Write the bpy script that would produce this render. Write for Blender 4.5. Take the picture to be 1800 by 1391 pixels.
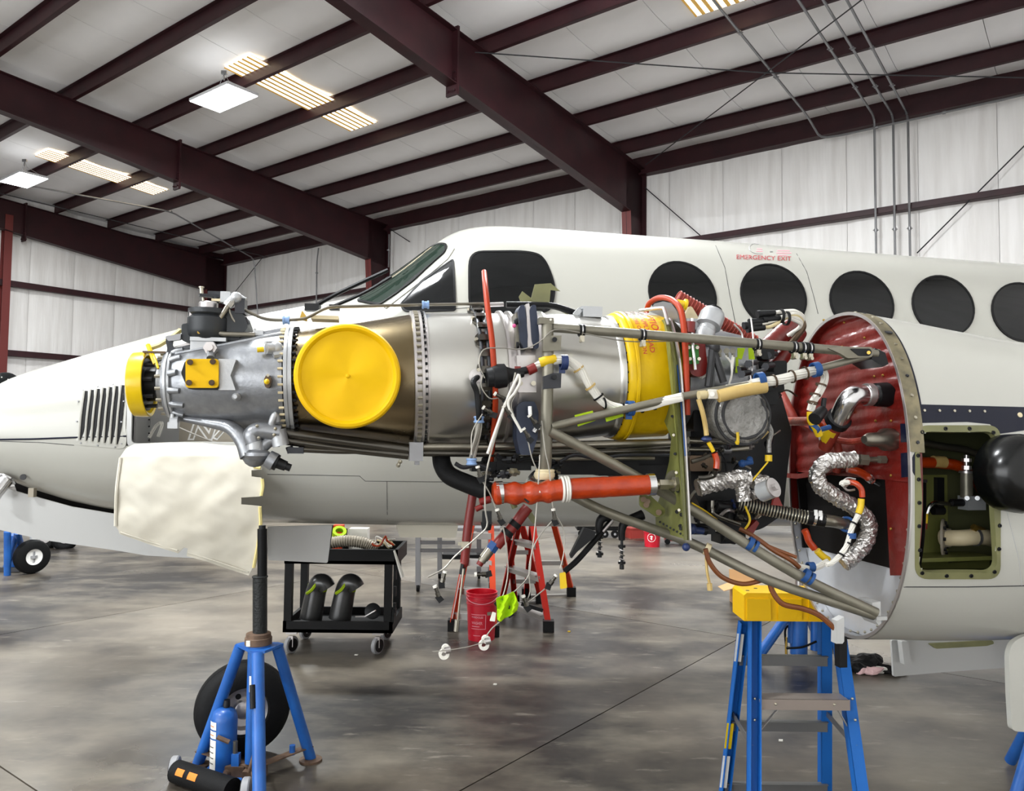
import bpy, bmesh, math, random
from mathutils import Vector, Matrix, noise
from mathutils.bvhtree import BVHTree
random.seed(7)
V = Vector
SC = bpy.context.scene
for o in list(bpy.data.objects): bpy.data.objects.remove(o)
# ------------------------------------------------------------------ camera
FPX, PITCH, ROLL, HC = 1366.0, 0.0496, 0.0100, 1.62
CX, CY = 900.0, 695.5
CAM = V((0, 0, HC))
_c, _s = math.cos(PITCH), math.sin(PITCH)
_cr, _sr = math.cos(ROLL), math.sin(ROLL)
FWD = V((0, _c, _s)); R0 = V((1, 0, 0)); D0 = V((0, _s, -_c))
RIGHT = R0 * _cr - D0 * _sr
DOWN = R0 * _sr + D0 * _cr
cd = bpy.data.cameras.new('camera'); cam = bpy.data.objects.new('camera', cd)
SC.collection.objects.link(cam); SC.camera = cam
cd.sensor_fit = 'HORIZONTAL'; cd.sensor_width = 36.0; cd.lens = 36.0 * FPX / 1800.0
cd.clip_start = 0.05; cd.clip_end = 400
cam.matrix_world = Matrix(((RIGHT.x, -DOWN.x, -FWD.x, CAM.x), (RIGHT.y, -DOWN.y, -FWD.y, CAM.y),
                           (RIGHT.z, -DOWN.z, -FWD.z, CAM.z), (0, 0, 0, 1)))
# ------------------------------------------------------------------ view, world
vs = SC.view_settings
vs.view_transform = 'Standard'; vs.look = 'None'; vs.gamma = 1.0; vs.use_curve_mapping = False
vs.exposure = 0.50
WORLD_STRENGTH = 0.7
LAMP_WATTS = 520.0
UP_SEEN = 2.5
UP_OFF = 60.0
DOOR_WATTS = 780.0
LAMP_OFF = 520.0
wd = bpy.data.worlds.new('sky'); SC.world = wd; wd.use_nodes = True
wb = wd.node_tree.nodes['Background']
wb.inputs[0].default_value = (0.92, 0.96, 1.0, 1); wb.inputs[1].default_value = WORLD_STRENGTH

# ------------------------------------------------------------------ pixel helpers
def ray(px, py):
    return (RIGHT * (px - CX) + DOWN * (py - CY) + FWD * FPX).normalized()
def hit(px, py, p0, n):
    d = ray(px, py); return CAM + d * ((p0 - CAM).dot(n) / d.dot(n))
def Pd(px, py, y): return hit(px, py, V((0, y, 0)), V((0, 1, 0)))
def Pz(px, py, z=0.0): return hit(px, py, V((0, 0, z)), V((0, 0, 1)))
def mpp(p): return (p - CAM).dot(FWD) / FPX          # metres per photo pixel at a point
def project(p):
    q = p - CAM; d = q.dot(FWD)
    return (CX + FPX * q.dot(RIGHT) / d, CY + FPX * q.dot(DOWN) / d, d)
# aircraft frame: xa aft (right and away), ya inboard (away), za up; origin on the engine axis
PSI = math.radians(10.5)
XA = V((math.cos(PSI), math.sin(PSI), 0)); YA = V((-math.sin(PSI), math.cos(PSI), 0)); ZA = V((0, 0, 1))
OA = Pd(735, 661, 2.7)
def E(px, py, c=0.0): return hit(px, py, OA + YA * c, YA)
def AL(x, y, z): return OA + XA * x + YA * y + ZA * z
def toA(p): q = p - OA; return (q.dot(XA), q.dot(YA), q.z)
# building frame
BY = 0.6496
BU = V((-math.cos(BY), math.sin(BY), 0)); BV = V((math.sin(BY), math.cos(BY), 0))
BW, BH, BM, S1, BAY, HB, MB2 = 15.364, 5.9106, 0.0719, 8.05, 8.111, 4.7165, 0.1193
def BP(s, w, z): return BU * s + BV * w + V((0, 0, z))
def roofz(w): return HC + BH + BM * (BW - w)
RN = (V((0, 0, 1)) + BV * BM).normalized()
def Rf(px, py, off=0.0): return hit(px, py, BP(0, BW, HC + BH - off), RN)
def Wl(px, py, off=0.0): return hit(px, py, BP(0, BW - off, 0), BV)
def We(px, py, off=0.0): return hit(px, py, BP(S1 + 2 * BAY - off, 0, 0), BU)

# ------------------------------------------------------------------ materials
def lin(h):
    if isinstance(h, str):
        h = h.lstrip('#'); c = [int(h[i:i + 2], 16) / 255 for i in (0, 2, 4)]
    else: c = [x / 255 for x in h]
    return tuple(x / 12.92 if x <= .04045 else ((x + .055) / 1.055) ** 2.4 for x in c) + (1,)
MATS = {}
def mat(name, col, rough=.5, metal=0.0, var=None, vscale=4.0, bump=0.0, bscale=40.0, coat=0.0, emis=None, estr=0.0,
        stretch=None, spec=.5, detail=3.0, alpha=1.0, trans=0.0, rvar=0.0):
    m = bpy.data.materials.new(name); m.use_nodes = True; MATS[name] = m
    nt = m.node_tree; b = nt.nodes['Principled BSDF']
    b.inputs['Base Color'].default_value = lin(col); b.inputs['Roughness'].default_value = rough
    b.inputs['Metallic'].default_value = metal; b.inputs['Specular IOR Level'].default_value = spec
    b.inputs['Coat Weight'].default_value = coat; b.inputs['Coat Roughness'].default_value = .06
    if alpha < 1: b.inputs['Alpha'].default_value = alpha
    if trans: b.inputs['Transmission Weight'].default_value = trans
    if emis:
        b.inputs['Emission Color'].default_value = lin(emis); b.inputs['Emission Strength'].default_value = estr
    if var or bump or rvar:
        tc = nt.nodes.new('ShaderNodeTexCoord'); mp = nt.nodes.new('ShaderNodeMapping')
        nt.links.new(tc.outputs['Object'], mp.inputs[0])
        if stretch: mp.inputs['Scale'].default_value = stretch
    if var or rvar:
        n = nt.nodes.new('ShaderNodeTexNoise'); n.inputs['Scale'].default_value = vscale; n.inputs['Detail'].default_value = detail
        nt.links.new(mp.outputs[0], n.inputs['Vector'])
        if var:
            r = nt.nodes.new('ShaderNodeValToRGB'); r.color_ramp.elements[0].position = .35; r.color_ramp.elements[1].position = .68
            r.color_ramp.elements[0].color = lin(col); r.color_ramp.elements[1].color = lin(var)
            nt.links.new(n.outputs[0], r.inputs[0]); nt.links.new(r.outputs[0], b.inputs['Base Color'])
        if rvar:
            mr = nt.nodes.new('ShaderNodeMapRange'); mr.inputs[1].default_value = .3; mr.inputs[2].default_value = .7
            mr.inputs[3].default_value = rough; mr.inputs[4].default_value = rough + rvar
            nt.links.new(n.outputs[0], mr.inputs[0]); nt.links.new(mr.outputs[0], b.inputs['Roughness'])
    if bump:
        n2 = nt.nodes.new('ShaderNodeTexNoise'); n2.inputs['Scale'].default_value = bscale; n2.inputs['Detail'].default_value = 4
        nt.links.new(mp.outputs[0], n2.inputs['Vector'])
        bp = nt.nodes.new('ShaderNodeBump'); bp.inputs['Strength'].default_value = bump; bp.inputs['Distance'].default_value = .02
        nt.links.new(n2.outputs[0], bp.inputs['Height']); nt.links.new(bp.outputs[0], b.inputs['Normal'])
    return m
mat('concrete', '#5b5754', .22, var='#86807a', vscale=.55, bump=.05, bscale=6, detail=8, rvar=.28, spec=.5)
FLOOR_SHIFT = (7.0, 2.0, 0)  # offset sets the dark mottling, which partly stands in for floor shade
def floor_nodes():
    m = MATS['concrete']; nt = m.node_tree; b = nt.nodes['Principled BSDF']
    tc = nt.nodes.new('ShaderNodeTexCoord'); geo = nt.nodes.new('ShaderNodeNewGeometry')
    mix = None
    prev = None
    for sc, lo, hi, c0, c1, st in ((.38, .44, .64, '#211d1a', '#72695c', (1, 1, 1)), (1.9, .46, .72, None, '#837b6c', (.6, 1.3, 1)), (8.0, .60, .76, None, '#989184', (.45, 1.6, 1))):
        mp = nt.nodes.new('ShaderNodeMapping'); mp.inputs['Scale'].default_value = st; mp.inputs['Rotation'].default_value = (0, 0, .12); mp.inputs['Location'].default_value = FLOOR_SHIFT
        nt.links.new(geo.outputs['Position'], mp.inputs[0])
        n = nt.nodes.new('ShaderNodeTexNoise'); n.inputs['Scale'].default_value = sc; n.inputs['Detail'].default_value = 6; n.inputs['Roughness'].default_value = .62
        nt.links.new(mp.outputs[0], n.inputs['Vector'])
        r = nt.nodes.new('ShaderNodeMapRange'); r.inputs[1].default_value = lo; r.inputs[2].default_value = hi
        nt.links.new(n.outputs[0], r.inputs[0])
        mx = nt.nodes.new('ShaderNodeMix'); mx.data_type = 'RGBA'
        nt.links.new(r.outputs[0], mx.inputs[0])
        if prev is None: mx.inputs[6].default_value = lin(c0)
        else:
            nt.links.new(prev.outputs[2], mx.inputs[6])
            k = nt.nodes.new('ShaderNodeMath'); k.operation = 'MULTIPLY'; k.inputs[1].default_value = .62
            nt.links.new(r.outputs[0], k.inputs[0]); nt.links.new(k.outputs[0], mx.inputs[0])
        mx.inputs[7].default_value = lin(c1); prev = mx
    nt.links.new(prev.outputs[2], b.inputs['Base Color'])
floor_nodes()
mat('joint', '#2a2725', .8)
mat('insul', '#f8f7f8', .6, var='#f2f1f2', vscale=1.2, bump=.25, bscale=3)
mat('insulwall', '#f3f1ef', .55, var='#e4e1de', vscale=1.5, bump=.5, bscale=4, stretch=(4, 4, .35))
mat('steel', '#36161b', .5, var='#2b1217', vscale=3, spec=.35)
mat('steellit', '#6a2522', .5)  # lit copy of steel, light on the column faces put into the colour
mat('galv', '#8e8e90', .4, .8)
mat('skyrib', '#a8843e', .6, emis='#c49a4c', estr=.30)
mat('skylit', '#fff4dc', .5, emis='#fff2d6', estr=3.2)
mat('lampface', '#ffffff', .5, emis='#f7fbff', estr=9.0)
mat('lamphouse', '#d8d8da', .5)
mat('white', '#b8b7af', .26, coat=.2, var='#b4b3ab', vscale=1.0)
mat('whitegrey', '#b4b4b2', .3, coat=.2)
mat('glass', '#090b0c', .05, spec=.35)
mat('glassgreen', '#26332c', .05, spec=.6)
mat('black', '#0c0c0e', .5, spec=.25)
mat('rubber', '#0a0a0b', .65, bump=.1, bscale=60, spec=.2)
mat('seal', '#2a2a2c', .6)
mat('navy', '#0b0f22', .3, spec=.3)
mat('redtext', '#b01c28', .5)
mat('blackgloss', '#060707', .22, spec=.4)
mat('olive', '#7c7b52', .5, var='#6a6a48', vscale=9)
mat('ochregreen', '#777940', .45, var='#676a36', vscale=8, bump=.03)
mat('stripmetal', '#8b8266', .4, .35, var='#5d5748', vscale=16)
mat('redblanket', '#6a1812', .32, var='#651510', vscale=6, bump=.35, bscale=14, coat=.2)
mat('redhose', '#8c2f1f', .55, bump=.2, bscale=50)
mat('orangehose', '#b23804', .3, var='#9a2c03', vscale=20, bump=.15, bscale=60, coat=.35)
mat('orangeseal', '#a03312', .45, spec=.3)
mat('redtube', '#73150f', .42)
mat('yellow', '#e2b500', .5, var='#dcac00', vscale=5, spec=.2)
mat('yellowgloss', '#e0bc04', .28, coat=.2)
mat('yellowvinyl', '#dfb808', .4, var='#cfa404', vscale=6, bump=.25, bscale=9, coat=.1, spec=.3)
mat('casting', '#85878b', .34, .65, var='#97999c', vscale=30, bump=.06, bscale=90)
mat('castpale', '#b6b8ba', .36, .5, bump=.06, bscale=90)
mat('steelhot', '#877a63', .22, 1.0, var='#66593f', vscale=3.2, bump=.03, bscale=8, rvar=.1)
mat('alu', '#c9c6c4', .3, .9, var='#bfb9b8', vscale=4, rvar=.08)
mat('alubright', '#d8d8d8', .2, 1.0)
mat('case', '#c9c8c3', .27, .95, var='#bfbdb6', vscale=3, rvar=.06)
mat('pipe', '#8d887c', .28, .9)
mat('pipedark', '#55524c', .25, .9)
mat('mount', '#837f72', .4, .55, var='#787466', vscale=14)
mat('darkmetal', '#35363a', .4, .5)
mat('governor', '#2b2e31', .42, .2, var='#222528', vscale=12)
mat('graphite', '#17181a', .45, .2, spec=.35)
mat('bolt', '#b9b3a2', .3, .9)
mat('brass', '#b8964a', .3, .9)
mat('brownsteel', '#59493a', .4, .7)
mat('navybox', '#252d40', .45, .1, bump=.1)
mat('foil', '#d6d3d0', .3, .9, bump=.6, bscale=38, var='#bab6b2', vscale=26)
mat('wire', '#dcd9d0', .45)
mat('wirecream', '#c9b98e', .5)
mat('tape', '#c3a869', .5, var='#b4975a', vscale=14)
mat('blueclamp', '#23497f', .5, spec=.3)
mat('blueclampdark', '#1d2f5c', .45)
mat('paleblue', '#7f9cc6', .5)
mat('cable', '#9b978e', .4, .6)
mat('brownwire', '#6d3b17', .5)
mat('yellowtag', '#d9b513', .5)
mat('limetape', '#9ab41c', .7, spec=.2)
mat('limecloth', '#a6cf10', .8, bump=.3, bscale=8, spec=.2)
mat('green', '#2d7f2b', .4)
mat('cream', '#d8c9a4', .5)
mat('bubble', '#8f8d88', .12, var='#6f6d68', vscale=12, bump=.9, bscale=55, coat=.6)
mat('canvas', '#cfcabc', .8, var='#c6c0b0', vscale=3, bump=.12, bscale=9)
mat('canvasedge', '#d8c886', .75)
mat('jackblue', '#17519a', .4, var='#215fac', vscale=9, coat=.1)
mat('ladderblue', '#155ba6', .5, spec=.3)
mat('ladderorange', '#c63c0c', .5, spec=.3)
mat('ladderred', '#ad1e0e', .5, spec=.3)
mat('ladderyellow', '#e2b200', .5, spec=.3)
mat('tread', '#a9a6a2', .38, .7)
mat('treadwarm', '#a69a92', .4, .6)
mat('bucketred', '#c8122b', .35, coat=.2)
mat('bucketprint', '#e89aa6', .5)
mat('paper', '#dedbd2', .7)
mat('card', '#b78f62', .8)
mat('rust', '#6b5442', .7, .2, var='#4e3c30', vscale=20)
mat('plasticblack', '#0a0a0b', .5, spec=.2)
mat('wheelgrey', '#8d8d8f', .5)
mat('tan', '#9d9484', .6)
mat('whiteprint', '#f3f2ee', .5)
mat('redtool', '#8f2f28', .5)
mat('beigeplane', '#cdc7b6', .3, coat=.3)
mat('rag', '#c9a6a6', .9)
mat('darkwell', '#0d0a0a', .7, spec=.2)  # near-black standing in for shade in recesses and gaps; also dark cloth
mat('wellgreen', '#4b4d30', .6)
mat('whitebowl', '#b4b6ba', .3, .15, var='#bfc1c6', vscale=8, coat=.2)
mat('orangeprint', '#d77a1e', .6)

# ------------------------------------------------------------------ mesh builder
def perp(d):
    d = d.normalized(); a = V((0, 0, 1)) if abs(d.z) < .9 else V((1, 0, 0))
    x = d.cross(a).normalized(); return x, d.cross(x).normalized()
def cat(pts, k=6, closed=False):
    if len(pts) < 3: return [p.copy() for p in pts]
    n = len(pts); out = []
    rng = range(n if closed else n - 1)
    for i in rng:
        p0 = pts[(i - 1) % n] if closed or i > 0 else pts[0] * 2 - pts[1]
        p1, p2 = pts[i], pts[(i + 1) % n]
        p3 = pts[(i + 2) % n] if closed or i + 2 < n else p2 * 2 - p1
        for j in range(k):
            t = j / k; t2 = t * t; t3 = t2 * t
            out.append(.5 * ((2 * p1) + (p2 - p0) * t + (2 * p0 - 5 * p1 + 4 * p2 - p3) * t2 + (3 * p1 - p0 - 3 * p2 + p3) * t3))
    if not closed: out.append(pts[-1].copy())
    return out
class MB:
    def __init__(s): s.v = []; s.f = []
    def add(s, vs, fs):
        b = len(s.v); s.v += [V(p) for p in vs]; s.f += [tuple(i + b for i in f) for f in fs]; return s
    def box(s, c, sz, ax=None):
        ax = ax or (V((1, 0, 0)), V((0, 1, 0)), V((0, 0, 1)))
        h = [a.normalized() * (d / 2) for a, d in zip(ax, sz)]
        vs = [c + h[0] * i + h[1] * j + h[2] * k for i in (-1, 1) for j in (-1, 1) for k in (-1, 1)]
        return s.add(vs, [(0, 1, 3, 2), (4, 6, 7, 5), (0, 4, 5, 1), (2, 3, 7, 6), (0, 2, 6, 4), (1, 5, 7, 3)])
    def beam(s, a, b, w, h, up=V((0, 0, 1))):
        d = (b - a); x = d.cross(up)
        if x.length < 1e-6: x = d.cross(V((1, 0, 0)))
        x.normalize(); y = x.cross(d).normalized()
        return s.box((a + b) / 2, (w, d.length, h), (x, d, y))
    def prism(s, pts, ext):
        n = len(pts); vs = list(pts) + [p + ext for p in pts]
        return s.add(vs, [tuple(range(n))[::-1], tuple(range(n, 2 * n))] + [(i, (i + 1) % n, n + (i + 1) % n, n + i) for i in range(n)])
    def rings(s, rings, closed=True, cap0=True, cap1=True, loop=False):
        n = len(rings[0]); vs = [p for r in rings for p in r]; fs = []
        m = len(rings)
        for i in range(m - 1 + (1 if loop else 0)):
            a, b = i * n, ((i + 1) % m) * n
            for j in range(n if closed else n - 1):
                k = (j + 1) % n; fs.append((a + j, b + j, b + k, a + k))
        if closed and not loop:
            if cap0: fs.append(tuple(range(n)))
            if cap1: fs.append(tuple(range((m - 1) * n, m * n))[::-1])
        return s.add(vs, fs)
    def circ(s, c, x, y, r, n): return [c + x * (r * math.cos(2 * math.pi * i / n)) + y * (r * math.sin(2 * math.pi * i / n)) for i in range(n)]
    def cyl(s, a, b, r0, r1=None, n=16, caps=True):
        r1 = r0 if r1 is None else r1; x, y = perp(b - a)
        return s.rings([s.circ(a, x, y, r0, n), s.circ(b, x, y, r1, n)], cap0=caps, cap1=caps)
    def lathe(s, c, axis, prof, n=32, caps=True, loop=False):
        axis = axis.normalized(); x, y = perp(axis)
        return s.rings([s.circ(c + axis * t, x, y, max(r, 1e-4), n) for t, r in prof], cap0=caps, cap1=caps, loop=loop)
    def tube(s, pts, r, n=8, k=6, smooth=True, jit=0.0, closed=False):
        P = cat(pts, k, closed) if smooth else [p.copy() for p in pts]
        m = len(P); rr = r if isinstance(r, (list, tuple)) else None
        t0 = (P[1] - P[0]).normalized(); x, y = perp(t0); rings = []
        for i, p in enumerate(P):
            t = (P[min(i + 1, m - 1)] - P[max(i - 1, 0)])
            if closed: t = P[(i + 1) % m] - P[(i - 1) % m]
            if t.length < 1e-9: t = t0
            t.normalize(); x = (x - t * x.dot(t))
            if x.length < 1e-6: x = perp(t)[0]
            x.normalize(); y = t.cross(x)
            ri = r if rr is None else rr[0] + (rr[1] - rr[0]) * i / (m - 1) if len(rr) == 2 else rr[min(len(rr) - 1, int(i / max(1, k)))]
            ring = s.circ(p, x, y, ri, n)
            if jit: ring = [q + (q - p) * random.uniform(-jit, jit) for q in ring]
            rings.append(ring)
        return s.rings(rings, loop=closed)
    def bundle(s, pts, R, ns=7, r=None, twist=1.2, k=5, seg=5):
        P = cat(pts, k); m = len(P); x, y = perp(P[1] - P[0]); r = r or R * .42
        fr = []
        for i, p in enumerate(P):
            t = (P[min(i + 1, m - 1)] - P[max(i - 1, 0)]).normalized()
            x = (x - t * x.dot(t)).normalized(); y = t.cross(x); fr.append((p, x.copy(), y.copy()))
        for q in range(ns):
            rad = R * .62 if q else 0; a0 = 2 * math.pi * q / max(1, ns - 1)
            s.tube([p + xx * (rad * math.cos(a0 + twist * i / k)) + yy * (rad * math.sin(a0 + twist * i / k)) for i, (p, xx, yy) in enumerate(fr)], r, seg, smooth=False)
        return s
    def torus(s, c, axis, R, r, n=24, m=8):
        x, y = perp(axis); axis = axis.normalized(); rings = []
        for i in range(n):
            a = 2 * math.pi * i / n; d = x * math.cos(a) + y * math.sin(a)
            rings.append([c + d * (R + r * math.cos(2 * math.pi * j / m)) + axis * (r * math.sin(2 * math.pi * j / m)) for j in range(m)])
        return s.rings(rings, loop=True)
    def band(s, c, axis, R, w, t=.003, n=20):           # open strap round a tube
        axis = axis.normalized()
        return s.lathe(c, axis, [(-w / 2, R), (-w / 2, R + t), (w / 2, R + t), (w / 2, R)], n, caps=False, loop=True)
    def sphere(s, c, r, n=12, sx=1, sy=1, sz=1, ax=None):
        ax = ax or (V((1, 0, 0)), V((0, 1, 0)), V((0, 0, 1))); rings = []
        m = max(5, n // 2 + 1)
        for i in range(m):
            th = math.pi * (i + .02) / (m - .96); rings.append([c + ax[0] * (sx * r * math.sin(th) * math.cos(2 * math.pi * j / n)) + ax[1] * (sy * r * math.sin(th) * math.sin(2 * math.pi * j / n)) + ax[2] * (sz * r * math.cos(th)) for j in range(n)])
        return s.rings(rings)
    def hexnut(s, a, b, r): return s.cyl(a, b, r, n=6)
    def jitter(s, amt, sc=20.0):
        s.v = [p + noise.noise_vector(p * sc) * amt for p in s.v]; return s

COL = SC.collection
WORG = {}
def finish(o, label=None, cat_=None, group=None, kind=None):
    if label: o['label'] = label
    if cat_: o['category'] = cat_
    if group: o['group'] = group
    if kind: o['kind'] = kind
    return o
def place(o, org, parent):
    WORG[o.name] = org
    if parent is not None:
        o.parent = parent; o.location = org - WORG[parent.name]
    else: o.location = org
def build(mb, name, m, parent=None, label=None, cat_=None, group=None, kind=None, flat=False, sharp=38, org=None, base=False):
    lo = V((min(p.x for p in mb.v), min(p.y for p in mb.v), min(p.z for p in mb.v)))
    hi = V((max(p.x for p in mb.v), max(p.y for p in mb.v), max(p.z for p in mb.v)))
    c = org if org is not None else (lo + hi) / 2
    if base: c = V((c.x, c.y, lo.z))
    me = bpy.data.meshes.new(name)
    me.from_pydata([p - c for p in mb.v], [], mb.f); me.validate(); me.update()
    bm = bmesh.new(); bm.from_mesh(me); bmesh.ops.recalc_face_normals(bm, faces=bm.faces); bm.to_mesh(me); bm.free()
    if not flat:
        me.polygons.foreach_set('use_smooth', [True] * len(me.polygons))
        me.set_sharp_from_angle(angle=math.radians(sharp))
    me.materials.append(MATS[m] if isinstance(m, str) else m)
    o = bpy.data.objects.new(name, me); COL.objects.link(o)
    place(o, c, parent); return finish(o, label, cat_, group, kind)
def thing(name, org, label, cat_, group=None):
    o = bpy.data.objects.new(name, None); o.empty_display_size = .1; COL.objects.link(o)
    place(o, org, None); return finish(o, label, cat_, group)
def inst(src, name, org, parent):
    o = bpy.data.objects.new(name, src.data); COL.objects.link(o); o.rotation_euler = src.rotation_euler
    place(o, org, parent); return o
def dup(root, delta):
    r = root.copy(); COL.objects.link(r); r.location = root.location + delta; WORG[r.name] = WORG[root.name] + delta
    for ch in list(root.children):
        c = ch.copy(); COL.objects.link(c); c.parent = r; WORG[c.name] = WORG[ch.name] + delta
        for g in list(ch.children):
            d = g.copy(); COL.objects.link(d); d.parent = c; WORG[d.name] = WORG[g.name] + delta
    return r
def textmesh(s, size=1.0, bold=0.0):
    cu = bpy.data.curves.new('t', 'FONT'); cu.body = s; cu.size = size; cu.offset = bold; cu.resolution_u = 3
    cu.align_x = 'CENTER'; cu.align_y = 'CENTER'
    ob = bpy.data.objects.new('t', cu); COL.objects.link(ob)
    me = ob.to_mesh(); vs = [v.co.copy() for v in me.vertices]; fs = [tuple(p.vertices) for p in me.polygons]
    ob.to_mesh_clear(); bpy.data.objects.remove(ob); bpy.data.curves.remove(cu); return vs, fs
# ================================================================== SETTING
# floor: saw-cut slabs
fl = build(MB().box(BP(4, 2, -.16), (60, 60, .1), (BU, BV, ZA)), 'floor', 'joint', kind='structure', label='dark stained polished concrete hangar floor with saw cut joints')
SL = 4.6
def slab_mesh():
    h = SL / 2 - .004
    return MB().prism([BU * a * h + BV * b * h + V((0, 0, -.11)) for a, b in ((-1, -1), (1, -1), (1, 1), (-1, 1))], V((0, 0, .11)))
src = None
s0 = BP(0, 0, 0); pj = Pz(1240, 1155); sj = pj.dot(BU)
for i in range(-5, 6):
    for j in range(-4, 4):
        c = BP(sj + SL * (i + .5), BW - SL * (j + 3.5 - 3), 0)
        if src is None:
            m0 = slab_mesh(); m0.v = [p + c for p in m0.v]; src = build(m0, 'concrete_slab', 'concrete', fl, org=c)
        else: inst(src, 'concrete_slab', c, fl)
# ceiling: insulation panels between purlins
S_END = S1 + 2 * BAY
ce = bpy.data.objects.new('ceiling', None); COL.objects.link(ce); place(ce, BP(8, 2, roofz(2)), None)
finish(ce, 'white insulated sloped metal hangar roof with dark red purlins', None, None, 'structure')
PS = 1.524
WP = [BW - .1] + [BW - 1.05 - PS * i for i in range(0, 17)]
PW = BAY / 6
def inframe(p, m=120):
    q = p - CAM
    if q.dot(FWD) < .5: return False
    x, y, d = project(p); return -m < x < 1800 + m and -m < y < 1391 + m
PH = .27
src = None; src0 = None; rest = MB()
for ri in range(len(WP) - 1):
    w0, w1 = WP[ri], WP[ri + 1]
    for k in range(-8, 18):
        sa = S1 + PW * k; sb = sa + PW
        g = .005
        pts = []
        rings = []
        for j in range(7):
            t = j / 6; w = w0 + (w1 - w0) * t; z = roofz(w) + PH - .05 * math.sin(math.pi * t) ** .7
            row = [BP(sa + g, w, z + .05), BP(sa + g, w, z), BP(sa + PW * .5, w, z - .012), BP(sb - g, w, z), BP(sb - g, w, z + .05)]
            rings.append(row)
        corner = BP((sa + sb) / 2, (w0 + w1) / 2, roofz((w0 + w1) / 2) + PH)
        vis = any(inframe(q[2]) or inframe(q[0]) or inframe(q[4]) for q in rings)
        if vis:
            if ri == 0:
                if src0 is None: src0 = build(MB().rings(rings, closed=False), 'insulation_panel', 'insul', ce, org=corner)
                else: inst(src0, 'insulation_panel', corner, ce)
            elif src is None: src = build(MB().rings(rings, closed=False), 'insulation_panel', 'insul', ce, org=corner)
            else: inst(src, 'insulation_panel', corner, ce)
        else: rest.rings(rings, closed=False)
build(rest, 'insulation_roll', 'insul', ce, kind='stuff')
build(MB().prism([BP(S1 - 8 * PW, BW, roofz(BW) + PH + .12), BP(S_END + .3, BW, roofz(BW) + PH + .12), BP(S_END + .3, -11, roofz(-11) + PH + .12), BP(S1 - 8 * PW, -11, roofz(-11) + PH + .12)], V((0, 0, .03))), 'roof_sheet', 'insul', ce)
# purlins (Z sections), one per bay
def zsec(mb, sa, sb, w, z0, h, fl_=.075, t=.006):
    prof = [(fl_, 0), (fl_, .012), (fl_, 0), (0, 0), (0, h), (-fl_, h)]
    for (a, b) in (((0, 0), (0, h)), ((fl_, 0), (0, 0)), ((0, h), (-fl_, h)), ((fl_, .02), (fl_, 0))):
        p = [BP(sa, w + a[0], z0 + a[1]), BP(sb, w + a[0], z0 + a[1]), BP(sb, w + b[0], z0 + b[1]), BP(sa, w + b[0], z0 + b[1])]
        n = (p[1] - p[0]).cross(p[2] - p[0]).normalized() * t
        mb.prism([q - n / 2 for q in p], n)
for w in WP[1:]:
    for (sa, sb) in ((S1 - 8 * PW, S1), (S1, S1 + BAY), (S1 + BAY, S_END)):
        if not any(inframe(BP(sa + (sb - sa) * t, w, roofz(w)), 60) for t in [i / 12 for i in range(13)]): continue
        m = MB(); zsec(m, sa, sb, w, roofz(w), PH - .03); build(m, 'purlin', 'steel', ce, flat=True)
# eave struts
for (sa, sb) in ((S1 - 8 * PW, S1), (S1, S1 + BAY), (S1 + BAY, S_END)):
    m = MB(); m.box(BP((sa + sb) / 2, BW - .12, HC + BH + .08), (sb - sa, .008, .46), (BU, BV, ZA))
    m.box(BP((sa + sb) / 2, BW - .06, HC + BH - .15), (sb - sa, .12, .008), (BU, BV, ZA)); m.box(BP((sa + sb) / 2, BW - .06, HC + BH + .21), (sb - sa, .12, .008), (BU, BV, ZA))
    m.box(BP((sa + sb) / 2, BW - .17, HC + BH - .145), (sb - sa, .10, .012), (BU, BV, ZA)); m.box(BP((sa + sb) / 2, BW - .22, HC + BH - .13), (sb - sa, .006, .04), (BU, BV, ZA))
    build(m, 'eave_strut', 'steel', ce, flat=True)
# walls
def wallpanels(root, p0, du, n, pw, z0, z1f, nrm, name='insulation_panel'):
    for i in range(n):
        a = p0 + du * (pw * i + .003); b = p0 + du * (pw * (i + 1) - .003); rings = []
        za = z1f(a); zb = z1f(b)
        for j in range(9):
            t = j / 8; row = []
            for q in range(7):
                s = q / 6; p = a + (b - a) * s; z = z0 + (za + (zb - za) * s - z0) * t
                bulge = .02 * math.sin(math.pi * s) ** .5 + .012 * noise.noise(V((i * 3.1 + s * 2.5, z * .35, 1.7)))
                if q in (0, 6): bulge = -.015
                row.append(V((p.x, p.y, z)) + nrm * bulge)
            rings.append(row)
        build(MB().rings(rings, closed=False), name, 'insulwall', root)
wr = bpy.data.objects.new('wall_right', None); COL.objects.link(wr); place(wr, BP(8, BW, 0), None)
finish(wr, 'long white insulated side wall behind the airplane', None, None, 'structure')
wallpanels(wr, BP(-6, BW, 0), BU, 25, 1.22, 0, lambda p: HC + BH + .24, -BV)
build(MB().box(BP(9.5, BW + .12, (HC + BH) / 2 + .2), (32, .06, HC + BH + .8), (BU, BV, ZA)), 'wall_sheet', 'insulwall', wr)
wl = bpy.data.objects.new('wall_left', None); COL.objects.link(wl); place(wl, BP(S_END + .3, 8, 0), None)
finish(wl, 'white insulated end wall at the far left of the hangar', None, None, 'structure')
wallpanels(wl, BP(S_END + .28, BW, 0), -BV, 22, 1.22, 0, lambda p: roofz(p.dot(BV)) + .25, -BU)
build(MB().prism([BP(S_END + .42, BW + .2, 0), BP(S_END + .42, -12, 0), BP(S_END + .42, -12, roofz(-12) + .4), BP(S_END + .42, BW + .2, roofz(BW) + .4)], BU * .05), 'wall_sheet', 'insulwall', wl)
GZ = (HC + 4.14, HC + 2.13, .9)
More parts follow.
